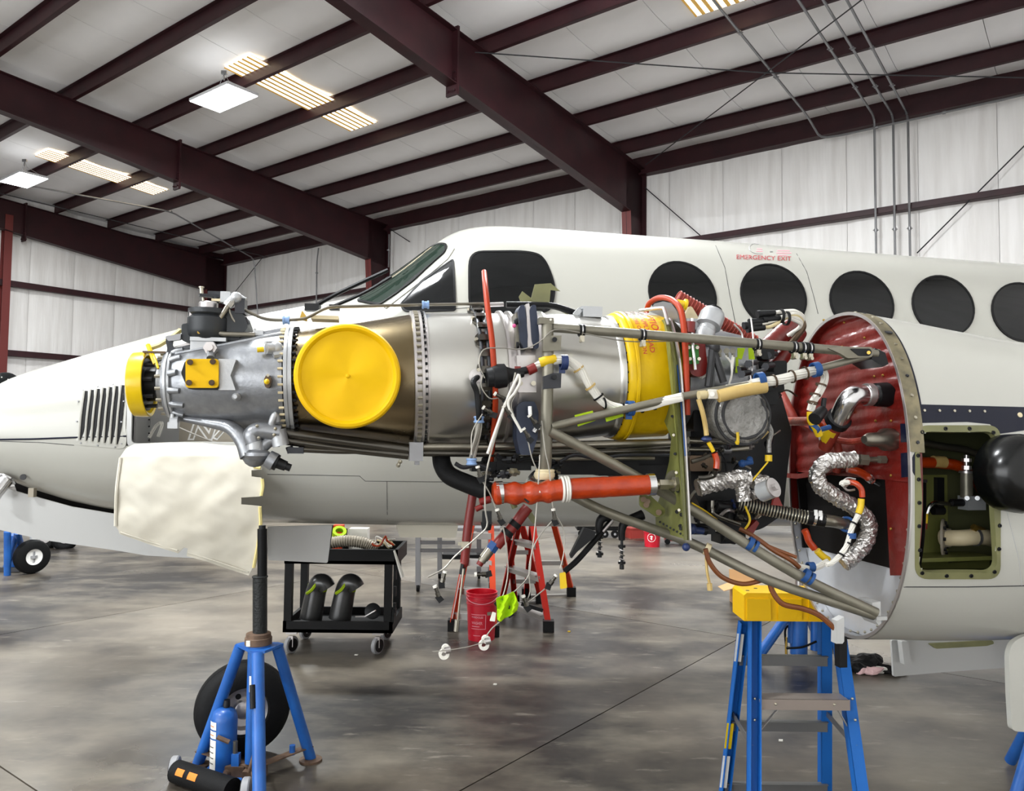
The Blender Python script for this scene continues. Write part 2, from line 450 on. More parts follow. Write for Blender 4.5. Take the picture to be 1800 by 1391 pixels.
for gz in GZ:
    for (sa, sb) in ((S1 - 1.6 * BAY, S1), (S1, S1 + BAY), (S1 + BAY, S_END)):
        m = MB(); c = (sa + sb) / 2
        m.box(BP(c, BW - .20, gz), (sb - sa, .008, .10), (BU, BV, ZA)); m.box(BP(c, BW - .11, gz + .05), (sb - sa, .19, .008), (BU, BV, ZA)); m.box(BP(c, BW - .10, gz - .05), (sb - sa, .17, .008), (BU, BV, ZA))
        build(m, 'girt', 'steel', wr, flat=True)
for gz in (HC + 6.1, HC + 4.09, HC + 2.13):
    m = MB(); c = BW - 10
    m.box(BP(S_END + .06, c, gz), (.008, 20, .16), (BU, BV, ZA)); m.box(BP(S_END + .16, c, gz + .08), (.2, 20, .008), (BU, BV, ZA)); m.box(BP(S_END + .14, c, gz - .08), (.16, 20, .008), (BU, BV, ZA))
    build(m, 'girt', 'steel', wl, flat=True)
# end wall column seen at the far left
pc = We(11, 560, .1); wc = pc.dot(BV)
m = MB(); zt = roofz(wc) - .4
for dz in (0,):
    m.box(BP(S_END - .02, wc, zt / 2), (.012, .2, zt), (BU, BV, ZA)); m.box(BP(S_END + .22, wc, zt / 2), (.012, .2, zt), (BU, BV, ZA)); m.box(BP(S_END + .1, wc, zt / 2), (.24, .01, zt), (BU, BV, ZA))
build(m, 'wall_column', 'steellit', wl, flat=True)
# rigid frames
def frame(k, label):
    s = S1 + k * BAY; t = thing('steel_frame', BP(s, BW - .5, 0), label, 'steel frame', 'dark red rigid roof frames')
    wk = BW - .78                         # inner face of the knee
    def ztop(w): return roofz(w) - .012
    def zbot(w): return min(ztop(w) - .62, HC + HB + MB2 * (BW - w))
    ws = [wk, BW - 3.5, BW - 6.4, BW - 9, BW - 14, BW - 26]
    m = MB()
    for a, b in zip([BW - .05] + ws[:-1], ws):
        m.prism([BP(s - .005, a, ztop(a)), BP(s - .005, b, ztop(b)), BP(s - .005, b, zbot(b)), BP(s - .005, a, zbot(a))], BU * .01)
    build(m, 'rafter_web', 'steel', t, flat=True)
    m = MB()
    for a, b in zip([BW - .05] + ws[:-1], ws):
        m.prism([BP(s - .11, a, ztop(a) - .012), BP(s + .11, a, ztop(a) - .012), BP(s + .11, b, ztop(b) - .012), BP(s - .11, b, ztop(b) - .012)], V((0, 0, .012)))
    build(m, 'top_flange', 'steel', t, flat=True)
    m = MB()
    for a, b in zip(ws[:-1], ws[1:]):
        m.prism([BP(s - .11, a, zbot(a)), BP(s + .11, a, zbot(a)), BP(s + .11, b, zbot(b)), BP(s - .11, b, zbot(b))], V((0, 0, .014)))
    build(m, 'bottom_flange', 'steel', t, flat=True)
    # knee and column
    zk = zbot(wk); m = MB()
    m.prism([BP(s - .005, BW - .05, ztop(BW)), BP(s - .005, wk, ztop(wk)), BP(s - .005, wk, zk), BP(s - .005, BW - .35, 0), BP(s - .005, BW - .05, 0)], BU * .01)
    build(m, 'column_web', 'steel', t, flat=True)
    m = MB().prism([BP(s - .11, wk, zk + .02), BP(s + .11, wk, zk + .02), BP(s + .11, BW - .35, 0), BP(s - .11, BW - .35, 0)], BV * .014)
    build(m, 'column_inner_flange', 'steellit', t, flat=True)
    m = MB().prism([BP(s - .11, BW - .05, roofz(BW)), BP(s + .11, BW - .05, roofz(BW)), BP(s + .11, BW - .05, 0), BP(s - .11, BW - .05, 0)], -BV * .014)
    build(m, 'column_outer_flange', 'steel', t, flat=True)
    wsx = BW - 6.4
    for dw in (-.012, .012):
        m = MB(); h = ztop(wsx) - zbot(wsx) + .22
        m.box(BP(s, wsx + dw, (ztop(wsx) + zbot(wsx)) / 2 - .05), (.24, .018, h), (BU, BV, ZA)); build(m, 'splice_plate', 'steel', t, flat=True)
    for a in (-.07, .07):
        for zz in (zbot(wsx) - .09, zbot(wsx) + .08, zbot(wsx) + .2): build(MB().hexnut(BP(s + a, wsx - .05, zz), BP(s + a, wsx + .05, zz), .02), 'splice_bolt', 'steel', t)
frame(0, 'dark red steel roof frame nearest the camera, running to the column above the cockpit roof')
frame(1, 'dark red steel roof frame ending at the column behind the windshield')
frame(2, 'dark red steel roof frame against the white end wall at far left')
# bracing cables
def rod(pts, r, label, name='bracing_cable', m='darkmetal', grp='diagonal bracing cables', cat_='cable'):
    return build(MB().tube(pts, r, 6, smooth=False), name, m, label=label, cat_=cat_, group=grp)
rod([Rf(835, 92, .12), Rf(1345, 128, .12), Rf(1830, 137, .12)], .010, 'thin bracing cable crossing the roof left to right from the nearest frame')
rod([Rf(1525, -8, .10), Rf(1135, 290, .10)], .010, 'thin bracing cable slanting across the roof down to the nearest column')
rod([Wl(1134, 330, .16), Wl(1240, 422, .16)], .012, 'short bracing cable running down right from the nearest column')
rod([Wl(1805, 252, .16), Wl(1612, 445, .16)], .012, 'bracing cable slanting across the wall right of the conduits')
rod([Wl(462, 452, .16), Wl(408, 520, .16)], .012, 'bracing cable on the side wall near the far left corner')
rod([Wl(684, 402, .2), Wl(720, 425, .2)], .012, 'bracing cable starting at the column behind the windshield')
rod([Rf(0, 340, .45), Rf(470, 452, .45)], .012, 'thin cable sagging across the far left bay')
# conduits
def conduit(pts, label, clips):
    t = thing('electrical_conduit', pts[0], label, 'conduit', 'grey electrical conduits')
    m = MB(); P = []
    for i, p in enumerate(pts):
        if 0 < i < len(pts) - 1:
            a = (pts[i - 1] - p); b = (pts[i + 1] - p); r = min(.22, a.length / 3, b.length / 3)
            P += [p + a.normalized() * r, p + (a.normalized() + b.normalized()) * r * .3, p + b.normalized() * r]
        else: P.append(p)
    m.tube(P, .021, 8, smooth=False); build(m, 'pipe', 'galv', t)
    for (c, ax) in clips:
        build(MB().band(c, ax, .021, .05, .01, 10).box(c, (.09, .035, .012)), 'clip', 'galv', t)
for i, (xa_, ya_, xb, yb, xc, yc, lab) in enumerate(((1400, -5, 1537, 213, 1541, 444, 'leftmost of the three grey conduits running down the side wall'),
        (1444, -5, 1570, 211, 1574, 446, 'middle of the three grey conduits running down the side wall'), (1486, -5, 1596, 209, 1601, 448, 'rightmost of the three grey conduits running down the side wall'))):
    A, B, C = Rf(xa_, ya_, .05), Rf(xb - 3, yb - 12, .05), Wl(xb, yb, .26); D = V((C.x, C.y, 2.6))
    clips = [(A + (B - A) * f_, B - A) for f_ in (.38, .72)] + [(C + (D - C) * f_, V((0, 0, 1))) for f_ in (.42,)]
    conduit([A, B, C, D], lab, clips)
A, B = Rf(1250, -5, .05), Rf(1418, 202, .05); C = Wl(1442, 243, .27); D = Wl(1478, 238, .27); F = Wl(1830, 160, .27)
conduit([A, B, C, D, F], 'grey conduit turning along the eave above the side wall', [(A + (B - A) * f_, B - A) for f_ in (.25, .62)] + [(D + (F - D) * f_, F - D) for f_ in (.2, .55)])
C = Rf(300, 372, .3); D = Wl(470, 452, .26)
conduit([Rf(-30, 312, .3), C, Wl(447, 455, .26), V((Wl(467, 455, .26).x, Wl(467, 455, .26).y, 3))], 'thin grey conduit crossing the far left bay and dropping beside the corner', [(C, V((1, 0, 0)))])
conduit([Wl(560, 436, .25), Wl(557, 460, .25), Wl(556, 545, .25)], 'short grey conduit on the wall between the two far columns', [(Wl(557, 480, .25), V((0, 0, 1)))])
conduit([Wl(684, 412, .3), Wl(683, 470, .3)], 'short grey conduit beside the column behind the windshield', [(Wl(683, 440, .3), V((0, 0, 1)))])
# skylights: corrugated translucent strips
def skylight(quads, label):
    c = sum((Rf(*q, -PH + .03) for q in quads[0]), V()) / 4
    t = thing('skylight', c, label, 'skylight', 'translucent roof skylights')
    for q in quads:
        P = [Rf(x, y, -PH + .06) for x, y in q]; s_ = [p.dot(BU) for p in P]; w_ = [p.dot(BV) for p in P]
        s0_, s1_ = sum(sorted(s_)[:2]) / 2, sum(sorted(s_)[2:]) / 2; w0_, w1_ = sum(sorted(w_)[:2]) / 2, sum(sorted(w_)[2:]) / 2
        n = 6; ps = (s1_ - s0_) / n
        for i in range(n):
            a, b = s0_ + ps * i, s0_ + ps * (i + 1)
            z = lambda w, o: roofz(w) + PH - .075 + o
            m = MB().prism([BP(a + ps * .24, w0_, z(w0_, 0)), BP(b - ps * .24, w0_, z(w0_, 0)), BP(b - ps * .24, w1_, z(w1_, 0)), BP(a + ps * .24, w1_, z(w1_, 0))], V((0, 0, .01)))
            build(m, 'translucent_strip', 'skylit', t, flat=True)
            m = MB()
            for (u0, u1, o0, o1) in ((a, a + ps * .24, -.014, 0), (b - ps * .24, b, 0, -.014)):
                m.prism([BP(u0, w0_, z(w0_, o0)), BP(u1, w0_, z(w0_, o1)), BP(u1, w1_, z(w1_, o1)), BP(u0, w1_, z(w1_, o0))], V((0, 0, .008)))
            m.jitter(.006, 6); build(m, 'corrugation', 'skyrib', t, flat=True)
skylight([((398, 118), (440, 92), (660, 212), (617, 231))], 'long bright yellowish skylight strip beside the nearer hanging light')
skylight([((64, 270), (92, 259), (292, 334), (264, 343))], 'smaller bright skylight strip above the far left hanging light')
skylight([((1190, -22), (1262, -45), (1330, -5), (1214, 27))], 'bright skylight cut off by the top edge of the photo')
# hanging LED panels
def led(center, label, lit=LAMP_WATTS, up=UP_SEEN, long=1.2, wide=.62, drop=.45):
    t = thing('hanging_light', center, label, 'light', 'hanging LED panel lights')
    build(MB().box(center, (long, wide, .05), (BU, BV, ZA)), 'housing', 'lamphouse', t)
    build(MB().box(center - V((0, 0, .03)), (long - .03, wide - .03, .012), (BU, BV, ZA)), 'diffuser', 'lampface', t)
    top = center + V((0, 0, drop)); m = MB()
    for a in (-.45, .45):
        for b in (-.22, .22): m.tube([center + BU * a * long + BV * b, center + BU * a * long * .25 + V((0, 0, drop * .6)), top], .004, 5, smooth=False)
    build(m, 'hanger_wire', 'galv', t)
    build(MB().box(top, (.1, .05, .06)).cyl(top - V((0, 0, .14)), top, .012), 'mount_bracket', 'galv', t)
    L = bpy.data.lights.new('light_source', 'AREA'); L.shape = 'RECTANGLE'; L.size = long; L.size_y = wide; L.energy = lit; L.color = (.95, .985, 1.0)
    lo = bpy.data.objects.new('light_source', L); COL.objects.link(lo); lo.parent = t; lo.location = (0, 0, -.05); lo.rotation_euler = (0, 0, math.atan2(BU.y, BU.x))
    L = bpy.data.lights.new('added_uplight', 'AREA'); L.shape = 'RECTANGLE'; L.size = long; L.size_y = wide; L.energy = up; L.color = (.95, .985, 1.0)  # added upward lamp to brighten the ceiling
    lo = bpy.data.objects.new('added_uplight', L); COL.objects.link(lo); lo.parent = t; lo.location = (0, 0, .04); lo.rotation_euler = (math.pi, 0, math.atan2(BU.y, BU.x))
    return t
def at_drop(px, py, drop): return Rf(px, py, drop)
L1 = at_drop(393, 171, .50); L2 = at_drop(42, 315, .50)
led(L1, 'bright hanging LED panel light nearer the camera, below the long skylight')
led(L2, 'bright hanging LED panel light at the far left edge', 130.0)
sL, wL = L1.dot(BU), L1.dot(BV)
k = 0
for ds in (-BAY * 2, -BAY, 0):
    for dw in (6.0, 0, -6.5, -13):
        if dw == 0 and ds in (0, BAY): continue
        s_, w_ = sL + ds, wL + dw
        if w_ > BW - 1: continue
        for dr in (1.3, .5):
            c = BP(s_, w_, roofz(w_) - dr)
            if inframe(c, 60): continue
            led(c, 'hanging LED panel light out of view overhead', LAMP_OFF * (.35 if (ds == 0 and dw == -6.5) else .5 if (ds == -BAY and dw == -6.5) else 1), UP_OFF if dr > 1 else 220.0, drop=dr - .05); break
# remaining walls, behind and to the right of the camera
wb_ = build(MB().box(BP(7, -11.1, 4.6), (36, .1, 9.2), (BU, BV, ZA)), 'wall_back', 'insulwall', kind='structure', label='white insulated wall behind the camera')
wn_ = build(MB().box(BP(S1 - 8 * PW - .1, 2.2, 4.6), (.1, 26.6, 9.2), (BU, BV, ZA)), 'wall_front', 'insulwall', kind='structure', label='white insulated end wall to the right of the camera')
# unseen door frame and area lamp behind the camera, added for frontal fill
dr_ = bpy.data.objects.new('door_1', None); COL.objects.link(dr_); place(dr_, BP(3, -10.9, 0), None); finish(dr_, 'open hangar door behind the camera', None, None, 'structure')
for a_ in (-1, 1): build(MB().box(BP(3 + a_ * 7.1, -10.95, 2.5), (.2, .15, 5.0), (BU, BV, ZA)), 'door_jamb', 'steel', dr_)
build(MB().box(BP(3, -10.95, 5.05), (14.4, .15, .2), (BU, BV, ZA)), 'door_head', 'steel', dr_)
L = bpy.data.lights.new('door_fill', 'AREA'); L.shape = 'RECTANGLE'; L.size = 14; L.size_y = 4.9; L.energy = DOOR_WATTS; L.color = (.95, .98, 1.0)
lo = bpy.data.objects.new('door_fill', L); COL.objects.link(lo); lo.parent = dr_
xx, zz = -BU, -BV; yy = zz.cross(xx)
lo.matrix_local = Matrix(((xx.x, yy.x, zz.x, 0), (xx.y, yy.y, zz.y, 0), (xx.z, yy.z, zz.z, 2.5), (0, 0, 0, 1)))
# ================================================================== AIRPLANE
FC = 2.35                                  # fuselage centreline, inboard of the engine axis
def interp(tab, x):
    if x <= tab[0][0]:
        return tab[0][1]
    for (a, fa), (b, fb) in zip(tab, tab[1:]):
        if x <= b: return fa + (fb - fa) * (x - a) / (b - a)
    return tab[-1][1]
def profile(pts, c):
    out = []
    for px, py in pts:
        x, y, z = toA(E(px, py, c)); out.append((x, z))
    return out
def smooth(tab, x, h=.05): return sum(interp(tab, x + h * d) * w for d, w in ((-1, .25), (0, .5), (1, .25)))
FT = profile([(-60, 790), (-40, 752), (-10, 715), (13, 682), (33, 668), (70, 654), (130, 636), (200, 616), (288, 591), (345, 576), (433, 562), (545, 541), (618, 529),
              (640, 522), (700, 483), (766, 433), (790, 418), (811, 411), (838, 407), (866, 406), (962, 411), (1100, 421), (1240, 431), (1440, 447), (1620, 460), (1800, 473), (2050, 492)], FC)
FBt = profile([(-60, 800), (-40, 815), (0, 828), (70, 858), (140, 880), (200, 893), (300, 905), (460, 916), (700, 921), (1000, 924), (1800, 922), (2050, 920)], FC)
def xofpx(px, c): return toA(E(px, 700, c))[0]
FW = [(xofpx(-60, FC), .10), (xofpx(-40, FC), .26), (xofpx(0, FC), .40), (xofpx(60, FC), .47), (xofpx(200, FC), .54), (xofpx(430, FC), .62), (xofpx(640, FC), .70), (xofpx(800, FC), .73), (xofpx(1900, FC), .73)]
def fsec(x, n=72):
    zt, zb, hw = smooth(FT, x), smooth(FBt, x), smooth(FW, x, .1)
    zc, hh = (zt + zb) / 2, max(.01, (zt - zb) / 2)
    ee = 2.35
    out = []
    for i in range(n):
        a = 2 * math.pi * i / n + math.pi / 2; c, s = math.cos(a), math.sin(a)
        out.append(AL(x, FC + hw * math.copysign(abs(c) ** (2 / ee), c), zc + hh * math.copysign(abs(s) ** (2 / ee), s)))
    return out
X0, X1 = xofpx(-60, FC) + .005, xofpx(2050, FC)
NF = 190
frings = [fsec(X0 + (X1 - X0) * (i / (NF - 1)) ** 1.0) for i in range(NF)]
full = MB().rings(frings)
BVF = BVHTree.FromPolygons([tuple(p) for p in full.v], full.f)
def cast(bvh, px, py):
    d = ray(px, py); loc, nrm, idx, dist = bvh.ray_cast(CAM, d)
    if loc is None:
        best = None
        for t in range(20, 120):
            q = CAM + d * (t * .1); l, n, i_, ds = bvh.find_nearest(q)
            if best is None or ds < best[0]: best = (ds, l, n)
        loc, nrm = best[1], best[2]
    if nrm.dot(d) > 0: nrm = -nrm
    return loc, nrm
def decal(bvh, outline, off=.004, rings=5, name='decal', m='glass', parent=None, label=None, skirt=.012, inner=None, **kw):
    """a thin plate that follows the skin; outline (and the optional inner outline) traced on it"""
    n = len(outline); cx = sum(p[0] for p in outline) / n; cy = sum(p[1] for p in outline) / n
    mb = MB(); R = []
    def lift(px, py, o):
        l, nn = cast(bvh, px, py); return l + nn * o
    if inner:
        R = [[lift(*p, -skirt) for p in inner], [lift(*p, off) for p in inner], [lift(*p, off) for p in outline], [lift(*p, -skirt) for p in outline]]
        mb.rings(R, cap0=False, cap1=False)
    else:
        for r in range(1, rings + 1):
            t = r / rings; R.append([lift(cx + (x - cx) * t, cy + (y - cy) * t, off) for x, y in outline])
        R.append([lift(x, y, -skirt) for x, y in outline])
        mb.rings(R, cap0=True, cap1=False)
    return build(mb, name, m, parent, label, **kw)
def egg(cx, cy, a, b, ang, n=36):
    c, s = math.cos(math.radians(ang)), math.sin(math.radians(ang))
    return [(cx + a * math.cos(t) * c - b * math.sin(t) * s, cy + a * math.cos(t) * s + b * math.sin(t) * c) for t in [2 * math.pi * i / n for i in range(n)]]
def grow(o, d):
    n = len(o); cx = sum(p[0] for p in o) / n; cy = sum(p[1] for p in o) / n
    out = []
    for x, y in o:
        l = math.hypot(x - cx, y - cy) or 1; out.append((x + (x - cx) / l * d, y + (y - cy) / l * d))
    return out
def rnd(poly, r=6, k=4):                    # round the corners of a pixel polygon
    out = []; n = len(poly)
    for i in range(n):
        p = V(poly[i]); a = V(poly[i - 1]) - p; b = V(poly[(i + 1) % n]) - p
        ra = min(r, a.length * .45); rb = min(r, b.length * .45); A = p + a.normalized() * ra; B = p + b.normalized() * rb
        for j in range(k + 1):
            t = j / k; q = A * (1 - t) ** 2 + p * 2 * t * (1 - t) + B * t * t; out.append((q.x, q.y))
    return out
def dens(poly, step=8):
    out = []
    for (x0, y0), (x1, y1) in zip(poly, poly[1:] + poly[:1]):
        k = max(1, int(math.hypot(x1 - x0, y1 - y0) / step))
        out += [(x0 + (x1 - x0) * i / k, y0 + (y1 - y0) * i / k) for i in range(k)]
    return out
def inpoly(x, y, P):
    r = False; j = len(P) - 1
    for i in range(len(P)):
        if (P[i][1] > y) != (P[j][1] > y) and x < (P[j][0] - P[i][0]) * (y - P[i][1]) / (P[j][1] - P[i][1]) + P[i][0]: r = not r
        j = i
    return r
def skinline(bvh, pts, r, name, m, parent, off=0.0005, step=10):
    P = []
    for (x0, y0), (x1, y1) in zip(pts, pts[1:]):
        k = max(1, int(math.hypot(x1 - x0, y1 - y0) / step))
        P += [cast(bvh, x0 + (x1 - x0) * i / k, y0 + (y1 - y0) * i / k) for i in range(k)]
    P.append(cast(bvh, *pts[-1]))
    return build(MB().tube([l + n * off for l, n in P], r, 5, smooth=False), name, m, parent)
def skintext(bvh, s, cx, cy, h, ux, name, m, parent, width=None, off=.002, label=None, uy=(0, 1), bold=.0):
    vs, fs = textmesh(s, 1.0, bold); w = max(v.x for v in vs) - min(v.x for v in vs); hh = max(v.y for v in vs) - min(v.y for v in vs)
    kx = (width / w) if width else h / hh; ky = h / hh; P = []
    for v in vs:
        l, n = cast(bvh, cx + v.x * kx * ux[0] - v.y * ky * uy[0], cy + v.x * kx * ux[1] - v.y * ky * uy[1]); P.append(l + n * off)
    return build(MB().add(P, fs), name, m, parent, label, flat=True)
def sheet(out, cf, th, step, name, m, parent, label=None):
    """a cloth cut to an outline, wrinkled, with real thickness"""
    from mathutils.geometry import delaunay_2d_cdt
    o = dens(out, step); n = len(o); pts = [V(p) for p in o]
    x0, x1, y0, y1 = min(p[0] for p in o), max(p[0] for p in o), min(p[1] for p in o), max(p[1] for p in o); y = y0; r = 0
    while y < y1:
        x = x0 + (step / 2 if r % 2 else 0)
        while x < x1:
            if inpoly(x, y, o) and min((x - p[0]) ** 2 + (y - p[1]) ** 2 for p in o) > (step * .55) ** 2: pts.append(V((x, y)))
            x += step
        y += step * .87; r += 1
    vs, es, fs, _a, _b, _c = delaunay_2d_cdt(pts, [], [list(range(n))], 1, 1e-4)
    k = len(vs); F = [E(p.x, p.y, cf(p.x, p.y)) for p in vs]; mb = MB()
    mb.add(F + [p + YA * th for p in F], [tuple(f) for f in fs] + [tuple(i + k for i in f)[::-1] for f in fs] + [(i, (i + 1) % n, k + (i + 1) % n, k + i) for i in range(n)])
    return build(mb, name, m, parent, label, sharp=60)
plane = thing('airplane', AL(1.5, FC, -OA.z + .02), 'white twin turboprop airplane with a round-windowed cabin and opened engine nacelle', 'airplane')
def cutloft(rings_, holes):
    """drop the quads of the near side whose centre falls inside a hole"""
    mb = MB().rings(rings_); keep = []
    for f in mb.f:
        if len(f) == 4:
            c = sum((mb.v[i] for i in f), V()) / 4; x, y, d = project(c)
            n = (mb.v[f[1]] - mb.v[f[0]]).cross(mb.v[f[2]] - mb.v[f[0]])
            if any(inpoly(x, y, h) and (cond is None or cond(c)) for h, cond in holes): continue
        keep.append(f)
    mb.f = keep; return mb
BAYH = rnd([(226, 640), (300, 618), (436, 596), (436, 782), (226, 784)], 10)
fus = build(cutloft(frings, [(BAYH, lambda c: toA(c)[1] < FC)]), 'fuselage', 'white', plane, sharp=60)
# nose bay seen behind the propeller shaft
bay = MB(); bx0, bx1 = xofpx(228, FC - .55), xofpx(434, FC - .55); zt_, zb_ = toA(E(300, 628, FC - .3))[2], toA(E(300, 788, FC - .5))[2]
def AB(mb, x0, x1, y0, y1, z0, z1): return mb.box(AL((x0 + x1) / 2, (y0 + y1) / 2, (z0 + z1) / 2), (x1 - x0, y1 - y0, z1 - z0), (XA, YA, ZA))
AB(bay, bx0, bx1, FC - .12, FC - .10, zb_, zt_); AB(bay, bx0, bx1, FC - .42, FC - .1, zb_ - .01, zb_); AB(bay, bx0 - .01, bx0, FC - .42, FC - .1, zb_, zt_); AB(bay, bx1, bx1 + .01, FC - .42, FC - .1, zb_, zt_); AB(bay, bx0, bx1, FC - .42, FC - .1, zt_, zt_ + .01)
build(bay, 'nose_bay', 'whitegrey', fus, flat=True)
pn = MB(); c = toA(E(366, 758, FC - .2)); AB(pn, c[0] - .16, c[0] + .16, FC - .21, FC - .20, zb_ + .02, c[2] + .16); build(pn, 'registration_panel', 'tan', fus, flat=True)
for s, px, py in (('N', 357, 757), ('7', 390, 756)):
    vs, fs = textmesh(s, 1.0); k = .165
    vo, fo = textmesh(s, 1.0, .05); b_ = E(px, py, FC - .212)
    sh = lambda v: XA * (v.x + .25 * v.y) * k * (1.15) + ZA * v.y * k
    build(MB().add([b_ + YA * .001 + sh(v) for v in vo], fo), 'registration_letter', 'whiteprint', fus, flat=True)
    build(MB().add([b_ - YA * .002 + sh(v) * .98 for v in vs], fs), 'registration_letter_fill', 'tan', fus, flat=True)
build(MB().bundle([E(262, 770, FC - .4), E(275, 748, FC - .38), E(285, 745, FC - .4), E(278, 768, FC - .4)], .012, 6, .002), 'loose_wiring', 'wire', fus)
build(MB().tube([E(315, 752, FC - .42), E(345, 765, FC - .44), E(380, 778, FC - .45), E(420, 782, FC - .46)], .005, 6), 'bay_cable', 'cable', fus)
for yy in range(8):
    build(MB().cyl(E(262, 690 + yy * 12, FC - .45), E(262, 690 + yy * 12, FC - .455), .005, n=8), 'bay_rivet', 'black', fus)
fr_out, fr_in = grow(dens(BAYH, 14), 3), grow(dens(BAYH, 14), -6)
decal(BVF, fr_out, .003, name='bay_frame', m='whitegrey', parent=fus, inner=fr_in)
# windows
mat('panerim', '#1c1f20', .12, coat=.5)
def window(o, m, label=None, fw=4, rim='black'):
    o = dens(o, 8); w = decal(BVF, o, .008, 10, 'window', m, plane, label)
    decal(BVF, grow(o, fw), .010, name='window_seal', m=rim, parent=w, inner=grow(o, -1.5)); return w
for i, (cx, cy) in enumerate(((1199, 519), (1359, 522), (1514, 533), (1657, 539), (1795, 550))):
    window(egg(cx, cy, 63 - 2.0 * i, 52 - 1.2 * i, 40), 'glass', fw=1.5)
    o = egg(cx + 2, cy + 2, 54 - 1.8 * i, 45 - 1.2 * i, 40)
    skinline(BVF, [o[j % 36] for j in range(-11, 7)], .004, 'inner_pane_edge', 'panerim', plane, .004)
window(rnd([(825, 444), (925, 444), (955, 452), (974, 500), (973, 525), (965, 550), (825, 550)], 26, 6), 'glass', 'large dark cockpit side window', 2)
window(rnd([(704, 536), (745, 494), (797, 457), (800, 546), (712, 548)], 6), 'glass', 'triangular cockpit quarter window', 2)
window(rnd([(628, 529), (700, 474), (752, 438), (772, 430), (786, 432), (780, 446), (700, 514), (668, 536)], 7), 'glassgreen', 'raked greenish windshield pane', 3)
# windshield posts and wipers
skinline(BVF, [(676, 541), (740, 492), (784, 455), (795, 438)], .022, 'windshield_post', 'white', plane, -.008)
build(MB().tube([Pd(545, 543, 4.3), Pd(600, 513, 4.3), Pd(682, 475, 4.35)], .012, 6), 'wiper_arm', 'black', plane)
build(MB().tube([Pd(583, 540, 4.25), Pd(640, 515, 4.25), Pd(688, 487, 4.3)], .010, 6), 'wiper_arm', 'black', plane)
build(MB().box(Pd(550, 541, 4.3), (.08, .05, .04)), 'wiper_pivot', 'black', plane); build(MB().box(Pd(588, 541, 4.25), (.05, .04, .03)), 'wiper_pivot', 'black', plane)
# exit placard
exf = fus
skintext(BVF, 'EMERGENCY EXIT', 1342, 454.5, 7.5, (1, .035), 'exit_lettering', 'redtext', plane, width=96, off=.004, label='red EMERGENCY EXIT lettering', bold=.0)
m = MB(); P = [cast(BVF, 1334 + 17 * math.cos(a), 437 + 10 * math.sin(a)) for a in [1.2 + i * .27 for i in range(18)]]
m.tube([l + n * .002 for l, n in P], .0013, 5, smooth=False); build(m, 'exit_placard_ring', 'galv', plane)
for (x, y, w_) in ((1335, 438, 9), (1335, 442, 11), (1356, 443, 5), (1377, 441, 22), (1378, 445, 26), (1376, 449, 16)):
    decal(BVF, [(x - w_ / 2, y - .8), (x + w_ / 2, y - .6), (x + w_ / 2, y + .8), (x - w_ / 2, y + .6)], .0015, 1, 'placard_line', 'galv' if x == 1356 else 'bucketprint', plane, skirt=.0)
for pts in ([(1258, 432), (1274, 470), (1283, 520), (1292, 566), (1297, 574)], [(1400, 446), (1418, 478), (1430, 520), (1438, 552)], [(470, 834), (632, 837), (642, 846), (860, 848), (1000, 850)], [(680, 846), (681, 915)], [(560, 536), (640, 538)], [(770, 545), (840, 540)]):
    skinline(BVF, pts, .0016, 'panel_joint', 'seal', plane)
skinline(BVF, [(0, 773), (60, 772), (140, 769), (222, 767)], .005, 'pinstripe', 'navy', plane)
skinline(BVF, [(0, 776), (70, 778), (130, 783)], .0016, 'panel_joint', 'seal', plane)
# nose louvres
lv = decal(BVF, rnd([(146, 682), (228, 668), (222, 784), (216, 789), (134, 782)], 9), .004, 5, 'louvre_panel', 'white', plane)
for i in range(7):
    t = i / 6; xt = 150 + 64.5 * t; yt = 688 - 10 * t; xb = 140.5 + 64.5 * t; yb = 773 + 8 * t
    L_ = [(xt + (xb - xt) * j / 8 - 1.2 * math.sin(j / 8 * math.pi), yt + (yb - yt) * j / 8) for j in range(9)]
    Rr = [(x + 2.6 + 5.4 * math.sin(math.pi * min(1, (j + .6) / 8.6)) ** .6, y) for j, (x, y) in enumerate(L_)]
    decal(BVF, L_ + Rr[::-1], .006, 2, 'louvre_slot', 'black', lv)
    C_ = [(x - .5, y) for x, y in L_]; m = MB()
    m.tube([cast(BVF, x, y)[0] + cast(BVF, x, y)[1] * .008 for x, y in C_], .006, 6, smooth=False); build(m, 'louvre_lip', 'white', lv)
for (x, y) in ((146, 686), (172, 680), (199, 676), (222, 670), (138, 706), (135, 741), (218, 706), (214, 742), (143, 779), (172, 783), (203, 786), (214, 780)):
    l, n = cast(BVF, x, y); build(MB().cyl(l, l + n * .007, .0045, n=8), 'screw', 'galv', lv)
# lower nose doors and gear well
def plate(pts, c, th, name, m, parent, label=None, cf=None, **kw):
    P = [E(x, y, cf(x, y) if cf else c) for x, y in pts]; return build(MB().prism(P, YA * th), name, m, parent, label, **kw)
plate(rnd([(-60, 838), (43, 868), (126, 891), (198, 903), (330, 915), (462, 924), (462, 985), (330, 981), (258, 977), (198, 967), (79, 950), (0, 932), (-60, 918)], 4), FC - .30, .012, 'nose_gear_door', 'whitegrey', plane)
plate(rnd([(470, 926), (584, 923), (576, 990), (471, 985)], 3), FC - .28, .010, 'nose_gear_door', 'whitegrey', plane)
plate(rnd([(572, 925), (586, 924), (578, 976), (570, 980)], 2), FC - .20, .03, 'nose_gear_door_edge', 'seal', plane)
plate([(20, 838), (60, 850), (205, 893), (205, 908), (120, 893), (30, 866)], FC - .12, .02, 'gear_well_shade', 'darkwell', plane)  # dark sheet standing in for the shaded gap above the gear door
pl_ = E(14, 840, FC - .35); q_ = E(-8, 868, FC - .40)
